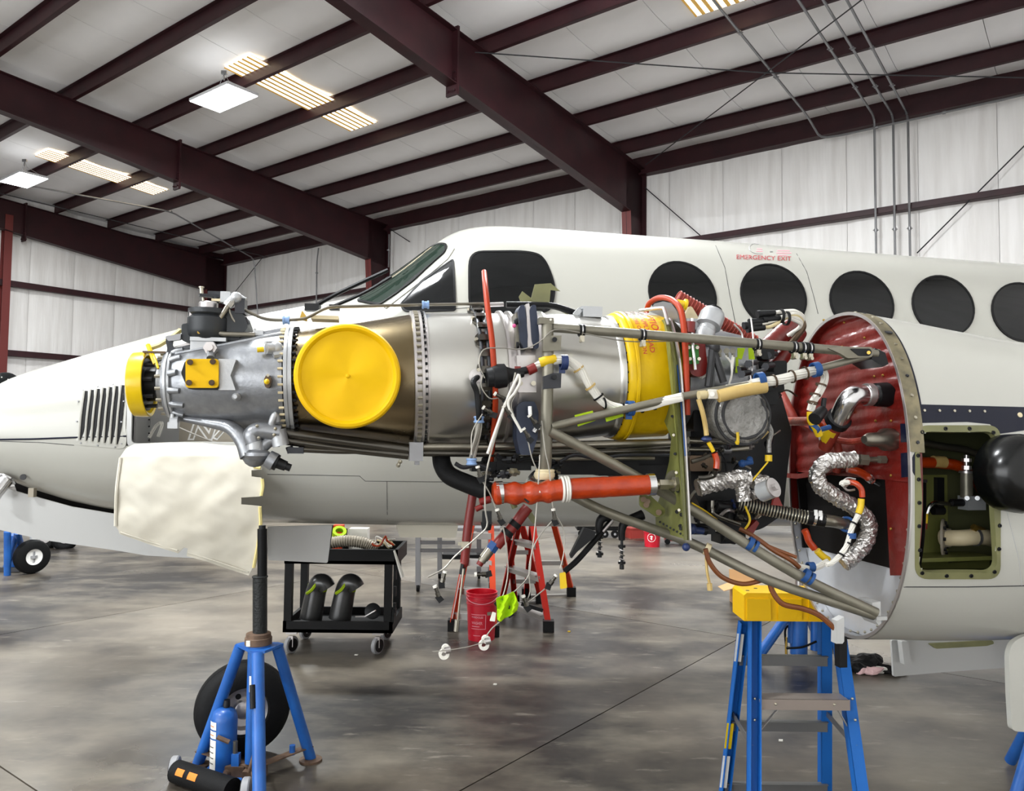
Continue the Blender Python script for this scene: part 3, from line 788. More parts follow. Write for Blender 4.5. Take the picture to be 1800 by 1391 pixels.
build(MB().lathe(pl_, q_ - pl_, [(0, .045), (.004, .05), (.012, .05), (.014, .036), (.10, .034), (.12, .036)], 18), 'taxi_light', 'alubright', plane)
build(MB().lathe(E(41, 839, FC - .40), -YA, [(0, .016), (.006, .016), (.006, .010)], 16), 'drain_port', 'seal', plane)
build(MB().box(E(57, 866, FC - .33), (.03, .03, .05)), 'door_hinge', 'tan', plane)
# belly antenna plate under the cabin
build(MB().prism([E(x, y, FC - .1) for x, y in rnd([(697, 922), (806, 922), (802, 942), (800, 946), (702, 945)], 5)], YA * .5), 'belly_panel', 'beigeplane', plane)
# ---- wing centre section behind the nacelle
def airfoil(y, zoff): 
    x0, ch, th = 2.5, 2.2, .17
    pts = []
    for i in range(24):
        a = 2 * math.pi * i / 24; xx = .5 - .5 * math.cos(a); t = th * (.2969 * math.sqrt(max(xx, 0)) - .126 * xx - .3516 * xx ** 2 + .2843 * xx ** 3 - .1015 * xx ** 4) * 5
        pts.append(AL(x0 + ch * xx, y, zoff + (t if a < math.pi else -t) * ch * .6))
    return pts
build(MB().rings([airfoil(.1, -.52), airfoil(FC - .3, -.58)]), 'wing_centre_section', 'white', plane)
# ------------------------------------------------------------------ nacelle
NT = profile([(1480, 552), (1506, 556), (1573, 568), (1625, 579), (1702, 594), (1800, 610), (1950, 640), (2300, 720)], 0)
NB = profile([(1480, 1116), (1500, 1117), (1600, 1120), (1700, 1119), (1800, 1114), (2300, 1080)], 0)
XF = toA(E(1480, 700, 0))[0]; XN1 = XF + 2.6
def nhw(x): return .385 + .05 * min(1, (x - XF) / .9)
def nsec(x, n=180, sc=1.0):
    zt, zb = smooth(NT, x), smooth(NB, x); zc, hh = (zt + zb) / 2, (zt - zb) / 2; out = []
    for i in range(n):
        a = 2 * math.pi * i / n + math.pi / 2; c, s = math.cos(a), math.sin(a)
        out.append(AL(x, nhw(x) * sc * math.copysign(abs(c) ** (2 / 2.3), c), zc + hh * sc * math.copysign(abs(s) ** (2 / 2.3), s)))
    return out
nst = [XF + .9 * i / 60 for i in range(61)] + [XF + .9 + (XN1 - XF - .9) * i / 12 for i in range(1, 13)]
nrings = [nsec(x) for x in nst]
nf = MB().rings(nrings); BVN = BVHTree.FromPolygons([tuple(p) for p in nf.v], nf.f)
OPO = rnd([(1608, 748), (1758, 748), (1758, 1018), (1608, 1018)], 24, 6); OPI = rnd([(1620, 762), (1748, 762), (1748, 1005), (1620, 1005)], 20, 6)
OPM = rnd([(1614, 755), (1753, 755), (1753, 1011), (1614, 1011)], 22, 6)
ncut = cutloft(nrings, [(OPM, lambda c: toA(c)[1] < 0)]); ncut.f = [f for f in ncut.f if len(f) == 4]
nac = build(ncut, 'nacelle', 'white', plane, 'white engine nacelle with navy stripes', sharp=60)
for i0, i1, mm in ((55, 126, 'whitebowl'), (0, 55, 'redblanket'), (126, 180, 'redblanket')):
    ra_, rb_ = nsec(XF + .002, 180, .985), nsec(XF + .045, 180, .985); build(MB().rings([(ra_ + ra_)[i0:i1 + 1], (rb_ + rb_)[i0:i1 + 1]], closed=False), 'nacelle_inner_skin', mm, nac)
# front edge strip (bare metal land with fastener holes), navy edge behind it
def arc(bvhpts): return bvhpts
def sec_pt(x, ang, off=0.0):
    zt, zb = smooth(NT, x), smooth(NB, x); zc, hh = (zt + zb) / 2, (zt - zb) / 2; c, s = math.cos(ang), math.sin(ang)
    p = AL(x, nhw(x) * math.copysign(abs(c) ** (2 / 2.3), c), zc + hh * math.copysign(abs(s) ** (2 / 2.3), s))
    o = AL(x, 0, zc); d = (p - o).normalized(); return p + d * off
def ringstrip(x0, x1, a0, a1, off, name, m, n=40, th=.006):
    rr = []
    for i in range(n + 1):
        a = a0 + (a1 - a0) * i / n
        rr.append([sec_pt(x0, a, off - th), sec_pt(x0, a, off), sec_pt(x1, a, off), sec_pt(x1, a, off - th)])
    return build(MB().rings(rr), name, m, nac)
ringstrip(XF - .004, XF + .048, math.pi * .25, math.pi * .965, .004, 'nacelle_land_strip', 'stripmetal')
ringstrip(XF + .048, XF + .056, math.pi * .25, math.pi * .90, .002, 'navy_edge', 'navy')
ringstrip(XF - .006, XF, -math.pi, math.pi, .003, 'nacelle_lip', 'alu', 90, .012)
for i in range(13):
    a = math.pi * (.45 + .5 * i / 12); p = sec_pt(XF + .024, a, .003); d = (sec_pt(XF + .024, a, .02) - p).normalized()
    build(MB().cyl(p, p + d * .004, .006 if i != 6 else .014, n=10), 'land_fastener', 'darkmetal' if i % 3 == 0 or i == 6 else 'bolt', nac)
# stripes
def nd(pts, m, name='stripe', off=.0015, r=3): return decal(BVN, dens(pts, 10), off, r, name, m, nac, skirt=0.001)
nd([(1609, 711), (1800, 716), (1860, 718), (1860, 752), (1800, 757), (1757, 763), (1740, 746), (1700, 742), (1612, 744)], 'navy')
nd([(1583, 745), (1612, 745), (1609, 777), (1584, 778)], 'navy'); nd([(1584, 797), (1609, 794), (1609, 837), (1585, 840)], 'navy')
nd([(1758, 779), (1800, 772), (1860, 765), (1860, 900), (1780, 870), (1760, 830)], 'navy')
for i in range(5):
    l, n = cast(BVN, 1624 + 26.4 * i, 722 + .4 * i); build(MB().cyl(l, l + n * .005, .0048, n=8), 'stripe_fastener', 'bolt', nac)
l, n = cast(BVN, 1792, 730); build(MB().lathe(l, n, [(0, .009), (.004, .009), (.004, .004)], 12), 'stripe_fastener', 'cream', nac)
skinline(BVN, [(1584, 1032), (1700, 1032), (1800, 1030)], .0018, 'panel_joint', 'seal', nac)
skinline(BVN, [(1770, 900), (1790, 980), (1796, 1030)], .0014, 'panel_joint', 'whitegrey', nac)
# access opening frame and what is inside
ofr = decal(BVN, dens(OPO, 12), .003, name='access_frame', m='olive', parent=nac, inner=grow(dens(OPO, 12), -12), skirt=.02)
for (x, y) in ((1620, 760), (1661, 754), (1703, 754), (1745, 761), (1613, 801), (1614, 843), (1615, 884), (1615, 925), (1616, 967), (1620, 1007), (1753, 804), (1755, 885), (1756, 924), (1755, 965), (1747, 1005), (1663, 1012), (1706, 1012)):
    l, n = cast(BVN, x, y); build(MB().lathe(l + n * .002, n, [(0, .0075), (.004, .0065), (.004, .0035), (.001, .0035)], 10), 'access_fastener', 'graphite', nac)
CW = -.12
well = MB(); a_ = toA(E(1612, 880, CW)); b_ = toA(E(1752, 880, CW)); zt_ = toA(E(1680, 752, CW))[2]; zb_ = toA(E(1680, 1014, CW))[2]
xl, xr = XF + .115, b_[0] + .12
AB(well, xl - .03, xr + .1, -.06, -.05, zb_, zt_ + .05); AB(well, xr + .09, xr + .1, -.30, -.05, zb_, zt_ + .05); AB(well, xl - .04, xl - .03, -.30, -.05, zb_, zt_ + .05); AB(well, xl - .03, xr + .1, -.33, -.05, zt_ + .04, zt_ + .05); AB(well, xl - .03, xr + .1, -.30, -.05, zb_ + .0, zb_ + .01)
build(well, 'wheel_well_box', 'wellgreen', nac, flat=True)
gp = MB(); P = lambda x, y, c: E(x, y, c)
gp.prism([P(1620, 835, -.08), P(1665, 835, -.08), P(1667, 990, -.08), P(1740, 985, -.08), P(1740, 1000, -.08), P(1620, 1000, -.08)], YA * .01)
build(gp, 'green_bracket', 'ochregreen', nac, flat=True)
build(MB().prism([P(1620, 982, -.2), P(1745, 978, -.2), P(1745, 985, -.2), P(1620, 989, -.2)], YA * .12), 'green_ledge', 'ochregreen', nac, flat=True)
build(MB().prism([P(1648, 840, -.1), P(1660, 840, -.1), P(1660, 905, -.1), P(1648, 905, -.1)], YA * .03), 'dark_rib', 'graphite', nac)
build(MB().tube([P(1615, 813, -.15), P(1660, 815, -.15), P(1690, 822, -.14), P(1715, 845, -.12), P(1735, 872, -.1)], .021, 12), 'well_red_hose', 'orangehose', nac)
build(MB().tube([P(1640, 812, -.152), P(1660, 813, -.152)], .023, 12, smooth=False), 'hose_band', 'tape', nac)
build(MB().tube([P(1615, 777, -.12), P(1660, 786, -.12), P(1700, 792, -.12), P(1745, 812, -.12)], .014, 10), 'well_pipe', 'pipe', nac)
v0 = P(1699, 875, -.2)
build(MB().cyl(P(1699, 832, -.2), v0, .021, n=16), 'valve_cylinder', 'mount', nac)
build(MB().cyl(P(1699, 800, -.2), P(1699, 828, -.2), .009, n=10).hexnut(P(1699, 806, -.2), P(1699, 812, -.2), .016).hexnut(P(1699, 819, -.2), P(1699, 826, -.2), .016).cyl(P(1699, 828, -.2), P(1699, 832, -.2), .026), 'valve_stem', 'alu', nac)
build(MB().box(P(1708, 884, -.2), (.075, .05, .05), (XA, YA, ZA)).cyl(P(1700, 876, -.24), P(1700, 876, -.2), .008).cyl(P(1718, 876, -.24), P(1718, 876, -.2), .008), 'valve_body', 'castpale', nac)
build(MB().tube([P(1694, 884, -.2), P(1668, 886, -.2), P(1645, 884, -.2), P(1634, 890, -.2), P(1628, 905, -.2)], .0075, 8), 'valve_pipe', 'alubright', nac)
build(MB().tube([P(1692, 884, -.2), P(1672, 884, -.2)], .014, 10, smooth=False).tube([P(1658, 898, -.15), P(1640, 898, -.15)], .016, 10), 'black_fitting', 'black', nac)
build(MB().cyl(P(1627, 903, -.2), P(1626, 920, -.2), .009, n=8), 'yellow_band', 'yellowtag', nac)
build(MB().cyl(P(1626, 920, -.2), P(1625, 930, -.2), .009, n=8), 'red_band', 'redtube', nac)
build(MB().tube([P(1655, 946, -.12), P(1690, 946, -.18), P(1718, 944, -.18), P(1734, 945, -.15), P(1745, 948, -.08)], .030, 14), 'ivory_duct', 'cream', nac)
build(MB().band(P(1714, 944, -.18), XA, .031, .012), 'duct_clamp', 'galv', nac)
fl0 = P(1656, 945, -.12); build(MB().lathe(fl0, XA * .7 - YA * .7, [(0, .07), (.008, .07), (.012, .035), (.03, .034)], 24), 'duct_flange', 'tan', nac)
for i in range(8):
    a = i * math.pi / 4; x_, y_ = perp(XA * .7 - YA * .7); q = fl0 + (x_ * math.cos(a) + y_ * math.sin(a)) * .055; build(MB().cyl(q, q + (XA * .7 - YA * .7) * .018, .007, n=6), 'duct_bolt', 'graphite', nac)
build(MB().hexnut(P(1710, 926, -.2), P(1716, 930, -.2), .012).tube([P(1713, 928, -.2), P(1728, 932, -.17), P(1736, 945, -.13)], .010, 8), 'drain_fitting', 'brass', nac)
# black rounded cover standing off the nacelle at the right edge
bc = E(1812, 834, -.52); build(MB().lathe(bc + YA * .12, -YA, [(0, .11), (.02, .13), (.08, .132), (.12, .12), (.145, .09), (.155, .04), (.156, .001)], 28), 'oil_cooler_cover', 'blackgloss', nac, 'glossy black domed cover at the right edge')
# belly of the nacelle and doors behind it
plate([(1480, 1113), (1600, 1117), (1800, 1110), (1900, 1105), (1900, 1122), (1700, 1126), (1480, 1124)], .02, .06, 'nacelle_gap_shade', 'darkwell', nac)  # near-black strip in place of the shaded gap below the nacelle
plate(rnd([(1567, 1126), (1700, 1124), (1900, 1118), (1900, 1165), (1660, 1182), (1571, 1190)], 3), .55, .012, 'gear_door', 'whitegrey', plane)
plate(rnd([(1585, 1128), (1596, 1128), (1602, 1165), (1590, 1170)], 2), .50, .03, 'gear_door_strut', 'whitegrey', plane)
plate(rnd([(1633, 1132), (1745, 1126), (1748, 1132), (1735, 1136), (1645, 1141)], 3), .54, .012, 'gear_door_slot', 'olive', plane)
plate(rnd([(1773, 1150), (1780, 1130), (1800, 1118), (1850, 1110), (1850, 1290), (1779, 1286), (1775, 1220)], 10), -.25, .02, 'gear_door', 'white', plane, 'white curved gear door hanging at the right edge')
# ------------------------------------------------------------------ firewall
fwz = lambda y: toA(E(1480, y, 0))[2]
fw = MB(); ny, nz = 40, 60
x_ = XF + .035; zt, zb = smooth(NT, x_), smooth(NB, x_); zc, hh = (zt + zb) / 2, (zt - zb) / 2
def half(z): 
    s = min(1, abs(z - zc) / hh); return nhw(x_) * .98 * (1 - s ** 2.3) ** (1 / 2.3)
zcut = fwz(838); RD = .035
rr = []
for j in range(nz + 1):
    z = zcut + (zt - .004 - zcut) * j / nz; row = []
    for i in range(ny + 1):
        t = i / ny * 2 - 1; y = half(z) * t
        q = (z + .35 * y * .25) / .052; d = .010 * abs(math.sin(math.pi * q)) ** .6
        row.append(AL(x_ - d, y, z))
    rr.append(row)
fwall = build(MB().rings(rr, closed=False), 'firewall', 'redblanket', plane, 'red quilted firewall blanket', sharp=80)
lowz = fwz(985)
m = MB(); rr = []
for j in range(13):
    z = lowz + (zcut - lowz) * j / 12; rr.append([AL(x_ + RD - .01, half(z) * (i / 8 - 1), z) for i in range(17)])
build(m.rings(rr, closed=False), 'firewall_recess_shade', 'darkwell', fwall)  # near-black panel takes the place of shadow in a deeper recess
build(MB().prism([AL(x_, -half(zcut) * .99, zcut), AL(x_, -.20, zcut), AL(x_, -.22, lowz - .02), AL(x_, -half(lowz) * .97, lowz)], XA * .012), 'firewall_side_panel', 'redblanket', fwall)
build(MB().prism([AL(x_ - .01, half(zcut) * .985, zcut), AL(x_ + RD, half(zcut) * .985, zcut), AL(x_ + RD, half(lowz) * .985, lowz), AL(x_ - .01, half(lowz) * .985, lowz)], -YA * .01), 'recess_side', 'darkwell', fwall)
build(MB().prism([AL(x_, -half(zcut) * .98, zcut), AL(x_ + RD, -half(zcut) * .98, zcut), AL(x_ + RD, half(zcut) * .98, zcut), AL(x_, half(zcut) * .98, zcut)], ZA * .01), 'recess_top', 'darkwell', fwall)
m = MB(); rr = []
for j in range(15):
    z = zb + .01 + (lowz - zb - .01) * j / 14; rr.append([AL(x_ + .012 + .025 * (1 - (2 * i / 24 - 1) ** 2) * (j / 14) ** .8, half(z) * (2 * i / 24 - 1), z) for i in range(25)])
build(m.rings(rr, closed=False), 'firewall_lower_bowl', 'whitebowl', fwall)
for i in range(26):
    a = -math.pi * (.08 + .84 * i / 25); q = sec_pt(XF + .005, a, -.022); build(MB().sphere(q, .0055, 8), 'rivet', 'bolt', fwall)
for (x, y) in ((1448, 563), (1484, 567), (1520, 594), (1537, 662), (1552, 660), (1539, 740), (1566, 740), (1566, 836), (1566, 930), (1500, 725), (1480, 610)):
    q = E(x, y, 0); a = toA(q); p = hit(x, y, AL(XF + .028, 0, 0), XA); build(MB().sphere(p, .0055, 8), 'blanket_stud', 'brass', fwall)
FWH = lambda x, y, d=0.0: hit(x, y, AL(XF + .03 - d, 0, 0), XA)
# steel elbow duct
m = MB().tube([FWH(1560, 693, .0), FWH(1533, 694, .06), FWH(1512, 695, .115), FWH(1500, 697, .145), FWH(1490, 706, .165), FWH(1480, 726, .17), FWH(1472, 743, .17)], .036, 18, 4); build(m, 'elbow_duct', 'alubright', fwall, sharp=30)
build(MB().band(FWH(1526, 694, .08), XA, .036, .022, .005), 'elbow_collar', 'alu', fwall)
build(MB().cyl(FWH(1560, 694, .0), FWH(1538, 694, .05), .045, .042, 18), 'elbow_gasket', 'black', fwall); build(MB().cyl(FWH(1476, 735, .17), FWH(1470, 742, .17), .045, n=18), 'elbow_gasket', 'black', fwall)
build(MB().tube([FWH(1474, 740, .17), FWH(1462, 762, .16), FWH(1450, 785, .15)], .026, 12), 'elbow_hose', 'redhose', fwall)
build(MB().tube([FWH(1466, 752, .166), FWH(1455, 772, .156)], .0275, 12, smooth=False), 'elbow_band', 'yellowtag', fwall)
build(MB().cyl(FWH(1452, 769, .1), FWH(1440, 773, .12), .014, n=10), 'wire_end', 'wire', fwall)
# steel fitting and horizontal red pipes
build(MB().lathe(FWH(1569, 773, .0), FWH(1530, 773, .1) - FWH(1569, 773, 0), [(0, .04), (.04, .04), (.06, .026), (.11, .024), (.13, .014)], 16), 'bulkhead_fitting', 'pipe', fwall)
build(MB().tube([FWH(1540, 770, .08), FWH(1480, 775, .08), FWH(1400, 742, .10), FWH(1376, 742, .12)], .012, 8), 'red_line', 'redhose', fwall)
build(MB().tube([FWH(1372, 741, .14), FWH(1400, 741, .15), FWH(1425, 741, .16), FWH(1448, 745, .15), FWH(1460, 755, .12)], .017, 12), 'orange_line', 'orangehose', fwall)
build(MB().tube([FWH(1372, 690, .05), FWH(1385, 715, .05), FWH(1400, 745, .04)], .019, 12), 'corrugated_red_hose', 'redhose', fwall); build(MB().tube([FWH(1468, 770, .05), FWH(1474, 800, .05), FWH(1470, 830, .05)], .016, 12), 'corrugated_red_hose', 'redhose', fwall)
build(MB().prism([FWH(x, y, .045) for x, y in ((1366, 830), (1400, 834), (1440, 826), (1500, 812), (1500, 820), (1440, 836), (1400, 842), (1366, 838))], XA * .04), 'red_lip', 'redblanket', fwall)
# foil wrapped S hose
C1 = -.22
S = [(1503, 808), (1478, 809), (1455, 812), (1440, 825), (1436, 840), (1446, 858), (1470, 874), (1498, 890), (1520, 908), (1528, 930), (1520, 955), (1500, 978), (1482, 992)]
m = MB().tube([E(x, y, C1 + .06 * (i / 12)) for i, (x, y) in enumerate(S)], .028, 22, 9, jit=.10); m.jitter(.003, 60); build(m, 'foil_wrapped_hose', 'foil', fwall, 'crinkled foil wrapped S-shaped hose', flat=True)
m = MB().hexnut(E(1509, 808, C1), E(1524, 809, C1), .021).cyl(E(1500, 808, C1), E(1560, 808, C1 + .02), .010).hexnut(E(1545, 808, C1), E(1556, 808, C1), .015); build(m, 'hose_fitting', 'mount', fwall, flat=True)
# clamped harness over the hose
hb = lambda pts, r: MB().tube([E(x, y, c) for x, y, c in pts], r, 10)
build(hb([(1490, 848, -.27), (1504, 850, -.29), (1514, 860, -.3), (1516, 874, -.3)], .010), 'harness_red_boot', 'orangehose', fwall)
build(hb([(1514, 877, -.3), (1513, 890, -.3), (1509, 903, -.3)], .011), 'harness_yellow_boot', 'yellowtag', fwall)
m = MB().bundle([E(x, y, c) for x, y, c in ((1509, 905, -.3), (1500, 922, -.3), (1494, 940, -.3), (1488, 960, -.3), (1475, 978, -.3), (1462, 990, -.3), (1452, 993, -.3))], .009, 7, .0036); build(m, 'harness_wires', 'wire', fwall)
for (x, y) in ((1500, 920), (1492, 956), (1478, 975)): build(MB().band(E(x, y, -.3), E(x, y, -.3) - E(x + 6, y - 12, -.3), .0105, .006, .002, 12), 'cable_tie', 'black', fwall)
build(MB().band(E(1497, 942, -.3), ZA, .011, .018, .004), 'blue_clamp', 'blueclamp', fwall); build(MB().torus(E(1488, 922, -.2), YA + XA * .5, .024, .005), 'blue_ring_clamp', 'blueclamp', fwall)
build(MB().tube([E(1480, 848, -.25), E(1490, 841, -.26), E(1504, 843, -.27)], .004, 6).tube([E(1481, 854, -.25), E(1490, 862, -.26), E(1503, 861, -.27)], .004, 6).sphere(E(1485, 851, -.26), .013, 10), 'pipe_clamp', 'alu', fwall)
build(MB().bundle([E(1492, 848, -.29), E(1482, 849, -.29), E(1479, 853, -.29)], .009, 6, .004), 'cut_wires', 'wire', fwall)
build(hb([(1490, 824, -.12), (1510, 830, -.13), (1535, 845, -.13)], .015), 'orange_connector_boot', 'orangehose', fwall)
build(MB().cyl(E(1527, 840, -.14), E(1532, 844, -.14), .017, n=12).cyl(E(1536, 846, -.14), E(1546, 852, -.14), .009, n=10), 'connector_ferrule', 'alubright', fwall)
# corrugated drain hose with steel end
m = MB(); a, b = E(1302, 886, -.1), E(1418, 910, -.18); d = (b - a)
m.cyl(a, b, .021, n=14); build(m, 'corrugated_hose_core', 'black', fwall)
for i in range(23): build(MB().torus(a + d * (i / 22), d, .0225, .0028, 16, 6), 'hose_wire_ring', 'bolt' if i % 1 == 0 else 'black', fwall)
build(MB().cyl(E(1419, 910, -.18), E(1450, 916, -.2), .026, .024, 14), 'hose_cuff', 'black', fwall)
for x in (1432, 1440): build(MB().band(E(x, 908 + (x - 1419) * .18, -.19), d, .026, .010, .003).box(E(x + 1, 899 + (x - 1419) * .18, -.21), (.012, .012, .02)), 'worm_clamp', 'alubright', fwall)
build(MB().tube([E(1446, 915, -.2), E(1465, 917, -.2), E(1485, 922, -.18), E(1500, 928, -.12)], .022, 14), 'drain_pipe', 'pipe', fwall)
build(MB().tube([E(1414, 932, -.22), E(1418, 940, -.22), E(1422, 952, -.22), E(1432, 965, -.22)], .012, 10), 'drain_red_boot', 'orangehose', fwall)
build(MB().tube([E(1436, 968, -.22), E(1446, 978, -.22), E(1456, 985, -.22)], .012, 10), 'drain_yellow_boot', 'yellowtag', fwall)
build(MB().bundle([E(1455, 987, -.24), E(1430, 1000, -.25), E(1405, 996, -.25), E(1388, 992, -.25), E(1378, 988, -.25)], .011, 8, .0036, .6), 'harness_wires', 'wire', fwall)
build(MB().band(E(1425, 997, -.25), XA, .013, .022, .004), 'blue_clamp', 'blueclamp', fwall)
# pale nacelle strut under the bowl
build(MB().prism([E(x, y, -.36) for x, y in ((1471, 1092), (1484, 1085), (1484, 1128), (1481, 1132), (1470, 1132))], YA * .03), 'lower_strut', 'whitegrey', nac)
build(MB().box(E(1478, 1145, -.34), (.028, .028, .1), (XA, YA, ZA)), 'strut_foot', 'black', nac)
# ================================================================== ENGINE
def yline(px): return 676 + (662 - 676) * (px - 255) / (1100 - 255)
def axp(px): return E(px, yline(px), 0)
AXD = (axp(1100) - axp(255)).normalized()
AXY = YA; AXZ = AXD.cross(AXY).normalized()
if AXZ.z < 0: AXZ = -AXZ
def rad(px, r): return r * mpp(axp(px))
def lat(prof, n=64, caps=True):
    c = axp(prof[0][0]); return MB().lathe(c, AXD, [((axp(p) - c).dot(AXD), rad(p, r)) for p, r in prof], n, caps)
def polar(px, rpx, deg, dr=0.0):                    # deg 0 = towards the camera, 90 = up
    a = math.radians(deg); return axp(px) + (-AXY * math.cos(a) + AXZ * math.sin(a)) * (rad(px, rpx) + dr)
def pdir(deg): a = math.radians(deg); return (-AXY * math.cos(a) + AXZ * math.sin(a))
eng = thing('turboprop_engine', axp(735) - V((0, 0, .25)), 'uncowled grey turboprop engine hanging ahead of the red firewall', 'engine')
# shared small parts
def shared(mb, name, m, parent):
    return build(mb, name, m, parent)
def boltring(px, rpx, n, size, name, m, parent, length=.012, a0=0, aft=-1, hexa=True):
    src = None
    for i in range(n):
        a = a0 + 360 * i / n
        if 110 < (a % 360) < 250: continue            # far side is never seen
        p = polar(px, rpx, a); b = MB().cyl(p, p + AXD * length * aft, size, n=6 if hexa else 10)
        build(b, name, m, parent)
# propeller shaft and flange
build(lat([(250, 20), (253, 46), (260, 46), (261, 30), (284, 30)], 40), 'propeller_flange', 'graphite', eng)
boltring(261, 39, 8, .007, 'flange_bolt', 'darkmetal', eng, .03, 10, 1)
build(lat([(280, 34), (284, 40), (290, 42), (294, 44), (296, 58), (300, 60)], 48), 'nose_housing', 'casting', eng)
build(lat([(300, 60), (303, 62), (305, 62), (305.5, 59), (307, 59), (307.5, 62), (311, 62), (313, 57)], 56), 'nose_flange', 'castpale', eng)
boltring(296, 53, 16, .006, 'nose_nut', 'bolt', eng, .018, 11)
gb = build(lat([(311, 57), (322, 62), (340, 66), (380, 73), (430, 82), (480, 89), (505, 92)], 64), 'reduction_gearbox', 'casting', eng, 'grey cast reduction gearbox')
for d, l in ((-14, 330), (-38, 334), (14, 326), (-60, 330), (40, 330), (62, 330)):
    build(MB().tube([polar(312, 58, d), polar(320, 62, d), polar(l, 65, d)], [.013, .009], 10), 'casting_boss', 'casting', gb)
for d, w in ((70, .010), (52, .008), (-78, .012), (88, .008)):
    build(MB().tube([polar(p, 60 + (p - 311) * .165, d + (p - 311) * .04) for p in (318, 360, 410, 460, 503)], w, 8), 'casting_rib', 'casting', gb)
build(lat([(507, 92), (507.5, 96), (513, 96), (513.5, 94), (515, 94), (515.5, 97), (521, 97), (521.5, 91)], 72), 'gearbox_flange', 'castpale', eng)
boltring(507, 93.5, 44, .0042, 'flange_stud', 'cream', eng, .016, 2)
boltring(522, 94, 44, .0055, 'flange_nut', 'graphite', eng, .012, 2, 1)
# bolted yellow blanking plate on the gearbox
b0 = E(355, 656, -.185)
pts = [E(x, y, -.19) for x, y in rnd([(326, 631), (384, 631), (384, 682), (326, 682)], 7)]
yp = build(MB().prism(pts, YA * .012), 'blanking_plate', 'yellow', eng, 'yellow square blanking plate')
build(MB().prism([E(x, y, -.178) for x, y in rnd([(318, 656), (325, 635), (384, 633), (385, 685), (330, 684)], 4)], YA * .05), 'plate_pad', 'graphite', eng)
build(MB().prism([E(x, y, -.172) for x, y in ((384, 631), (415, 632), (412, 640), (405, 660), (414, 686), (384, 686))], YA * .06), 'plate_pad_casting', 'castpale', eng)
for (x, y) in ((334, 637), (374, 636), (332, 673), (372, 673)):
    build(MB().cyl(E(x, y, -.188), E(x, y, -.200), .009, n=14).cyl(E(x, y, -.2), E(x, y, -.209), .0055, n=10), 'plate_bolt', 'brownsteel', yp)
q = E(370, 612, -.14); build(MB().cyl(q + YA * .03, q - YA * .01, .021, n=6).cyl(q, q - YA * .022, .011, n=12), 'hex_plug', 'alu', eng)
build(MB().cyl(E(370, 630, -.16), E(370, 618, -.14), .012, n=12), 'plug_neck', 'casting', eng)
build(MB().lathe(E(415, 698, -.17), -YA, [(-.02, .012), (.012, .011), (.018, .006)], 14), 'round_boss', 'castpale', eng)
q = E(470, 669, -.205); build(MB().prism([E(x, y, -.200) for x, y in rnd([(463, 668), (470, 656), (478, 667), (474, 682), (466, 682)], 5)], YA * .03), 'sensor_flange', 'brownsteel', eng)
build(MB().cyl(E(469, 671, -.2), E(469, 671, -.218), .009, n=12).sphere(E(469, 671, -.218), .008, 10), 'yellow_cap', 'yellowgloss', eng)
build(MB().cyl(E(471, 660, -.2), E(471, 660, -.21), .005, n=6), 'sensor_screw', 'bolt', eng)
build(MB().cyl(E(468, 613, -.16), E(480, 613, -.15), .018, n=14).sphere(E(485, 614, -.14), .026, 12).cyl(E(466, 603, -.16), E(500, 603, -.1), .006, n=8).tube([E(480, 625, -.16), E(495, 622, -.15), E(508, 615, -.13)], .012, 8), 'torque_sensor', 'castpale', eng)
build(MB().cyl(E(452, 615, -.165), E(464, 614, -.163), .009, n=12), 'yellow_cap', 'yellowgloss', eng)
# governor stack on top
gov = build(MB().prism([E(x, y, -.065) for x, y in rnd([(319, 570), (331, 568), (331, 546), (346, 544), (404, 545), (428, 552), (436, 575), (418, 598), (345, 600), (330, 603), (319, 598)], 4)], YA * .13), 'propeller_governor', 'governor', eng, 'dark propeller governor')
build(MB().lathe(E(366, 598, -.04), ZA, [(0, .05), (.012, .062), (.03, .066), (.07, .066), (.078, .058), (.085, .064), (.10, .064)], 28), 'governor_body', 'governor', eng)
build(MB().lathe(E(366, 547, -.04), ZA, [(0, .030), (.026, .030), (.030, .026)], 20), 'governor_cap', 'alu', eng)
build(MB().box(E(372, 600, -.03), (.11, .12, .012), (XA, YA, ZA)).box(E(360, 611, -.03), (.07, .1, .03), (XA, YA, ZA)), 'governor_pad', 'castpale', eng)
build(MB().cyl(E(358, 547, -.04), E(357, 520, -.04), .004, n=8).cyl(E(355, 518, -.05), E(354, 506, -.05), .006, n=8).cyl(E(354, 506, -.05), E(354, 504, -.05), .009, n=10), 'governor_screw', 'bolt', eng)
build(MB().beam(E(350, 519, -.05), E(395, 522, -.02), .018, .010).box(E(378, 517, -.02), (.04, .03, .014), (XA, YA, ZA)).cyl(E(379, 523, -.03), E(379, 534, -.03), .010, n=10), 'governor_lever', 'darkmetal', eng)
build(MB().box(E(382, 529, -.02), (.03, .04, .008), (XA, YA, ZA)), 'governor_spring_plate', 'cream', eng)
build(MB().box(E(338, 551, -.07), (.016, .01, .018), (XA, YA, ZA)).cyl(E(341, 543, -.06), E(341, 548, -.06), .009, n=10), 'governor_bracket', 'alu', eng)
build(MB().cyl(E(350, 588, -.08), E(350, 584, -.10), .006, n=10).cyl(E(350, 588, -.07), E(350, 588, -.09), .008, n=6), 'brass_plug', 'brass', eng)
fit = build(MB().box(E(398, 524, -.05), (.03, .05, .035), (XA, YA, ZA)).cyl(E(402, 533, -.07), E(412, 524, -.07), .015, n=12).sphere(E(415, 523, -.07), .019, 12).hexnut(E(400, 538, -.07), E(406, 530, -.07), .016).cyl(E(418, 523, -.05), E(430, 530, -.05), .014, n=10), 'oil_union', 'castpale', eng)
build(MB().box(E(424, 540, -.04), (.03, .06, .05), (XA, YA, ZA)).cyl(E(428, 560, -.05), E(433, 572, -.05), .012, n=10), 'union_block', 'darkmetal', eng)
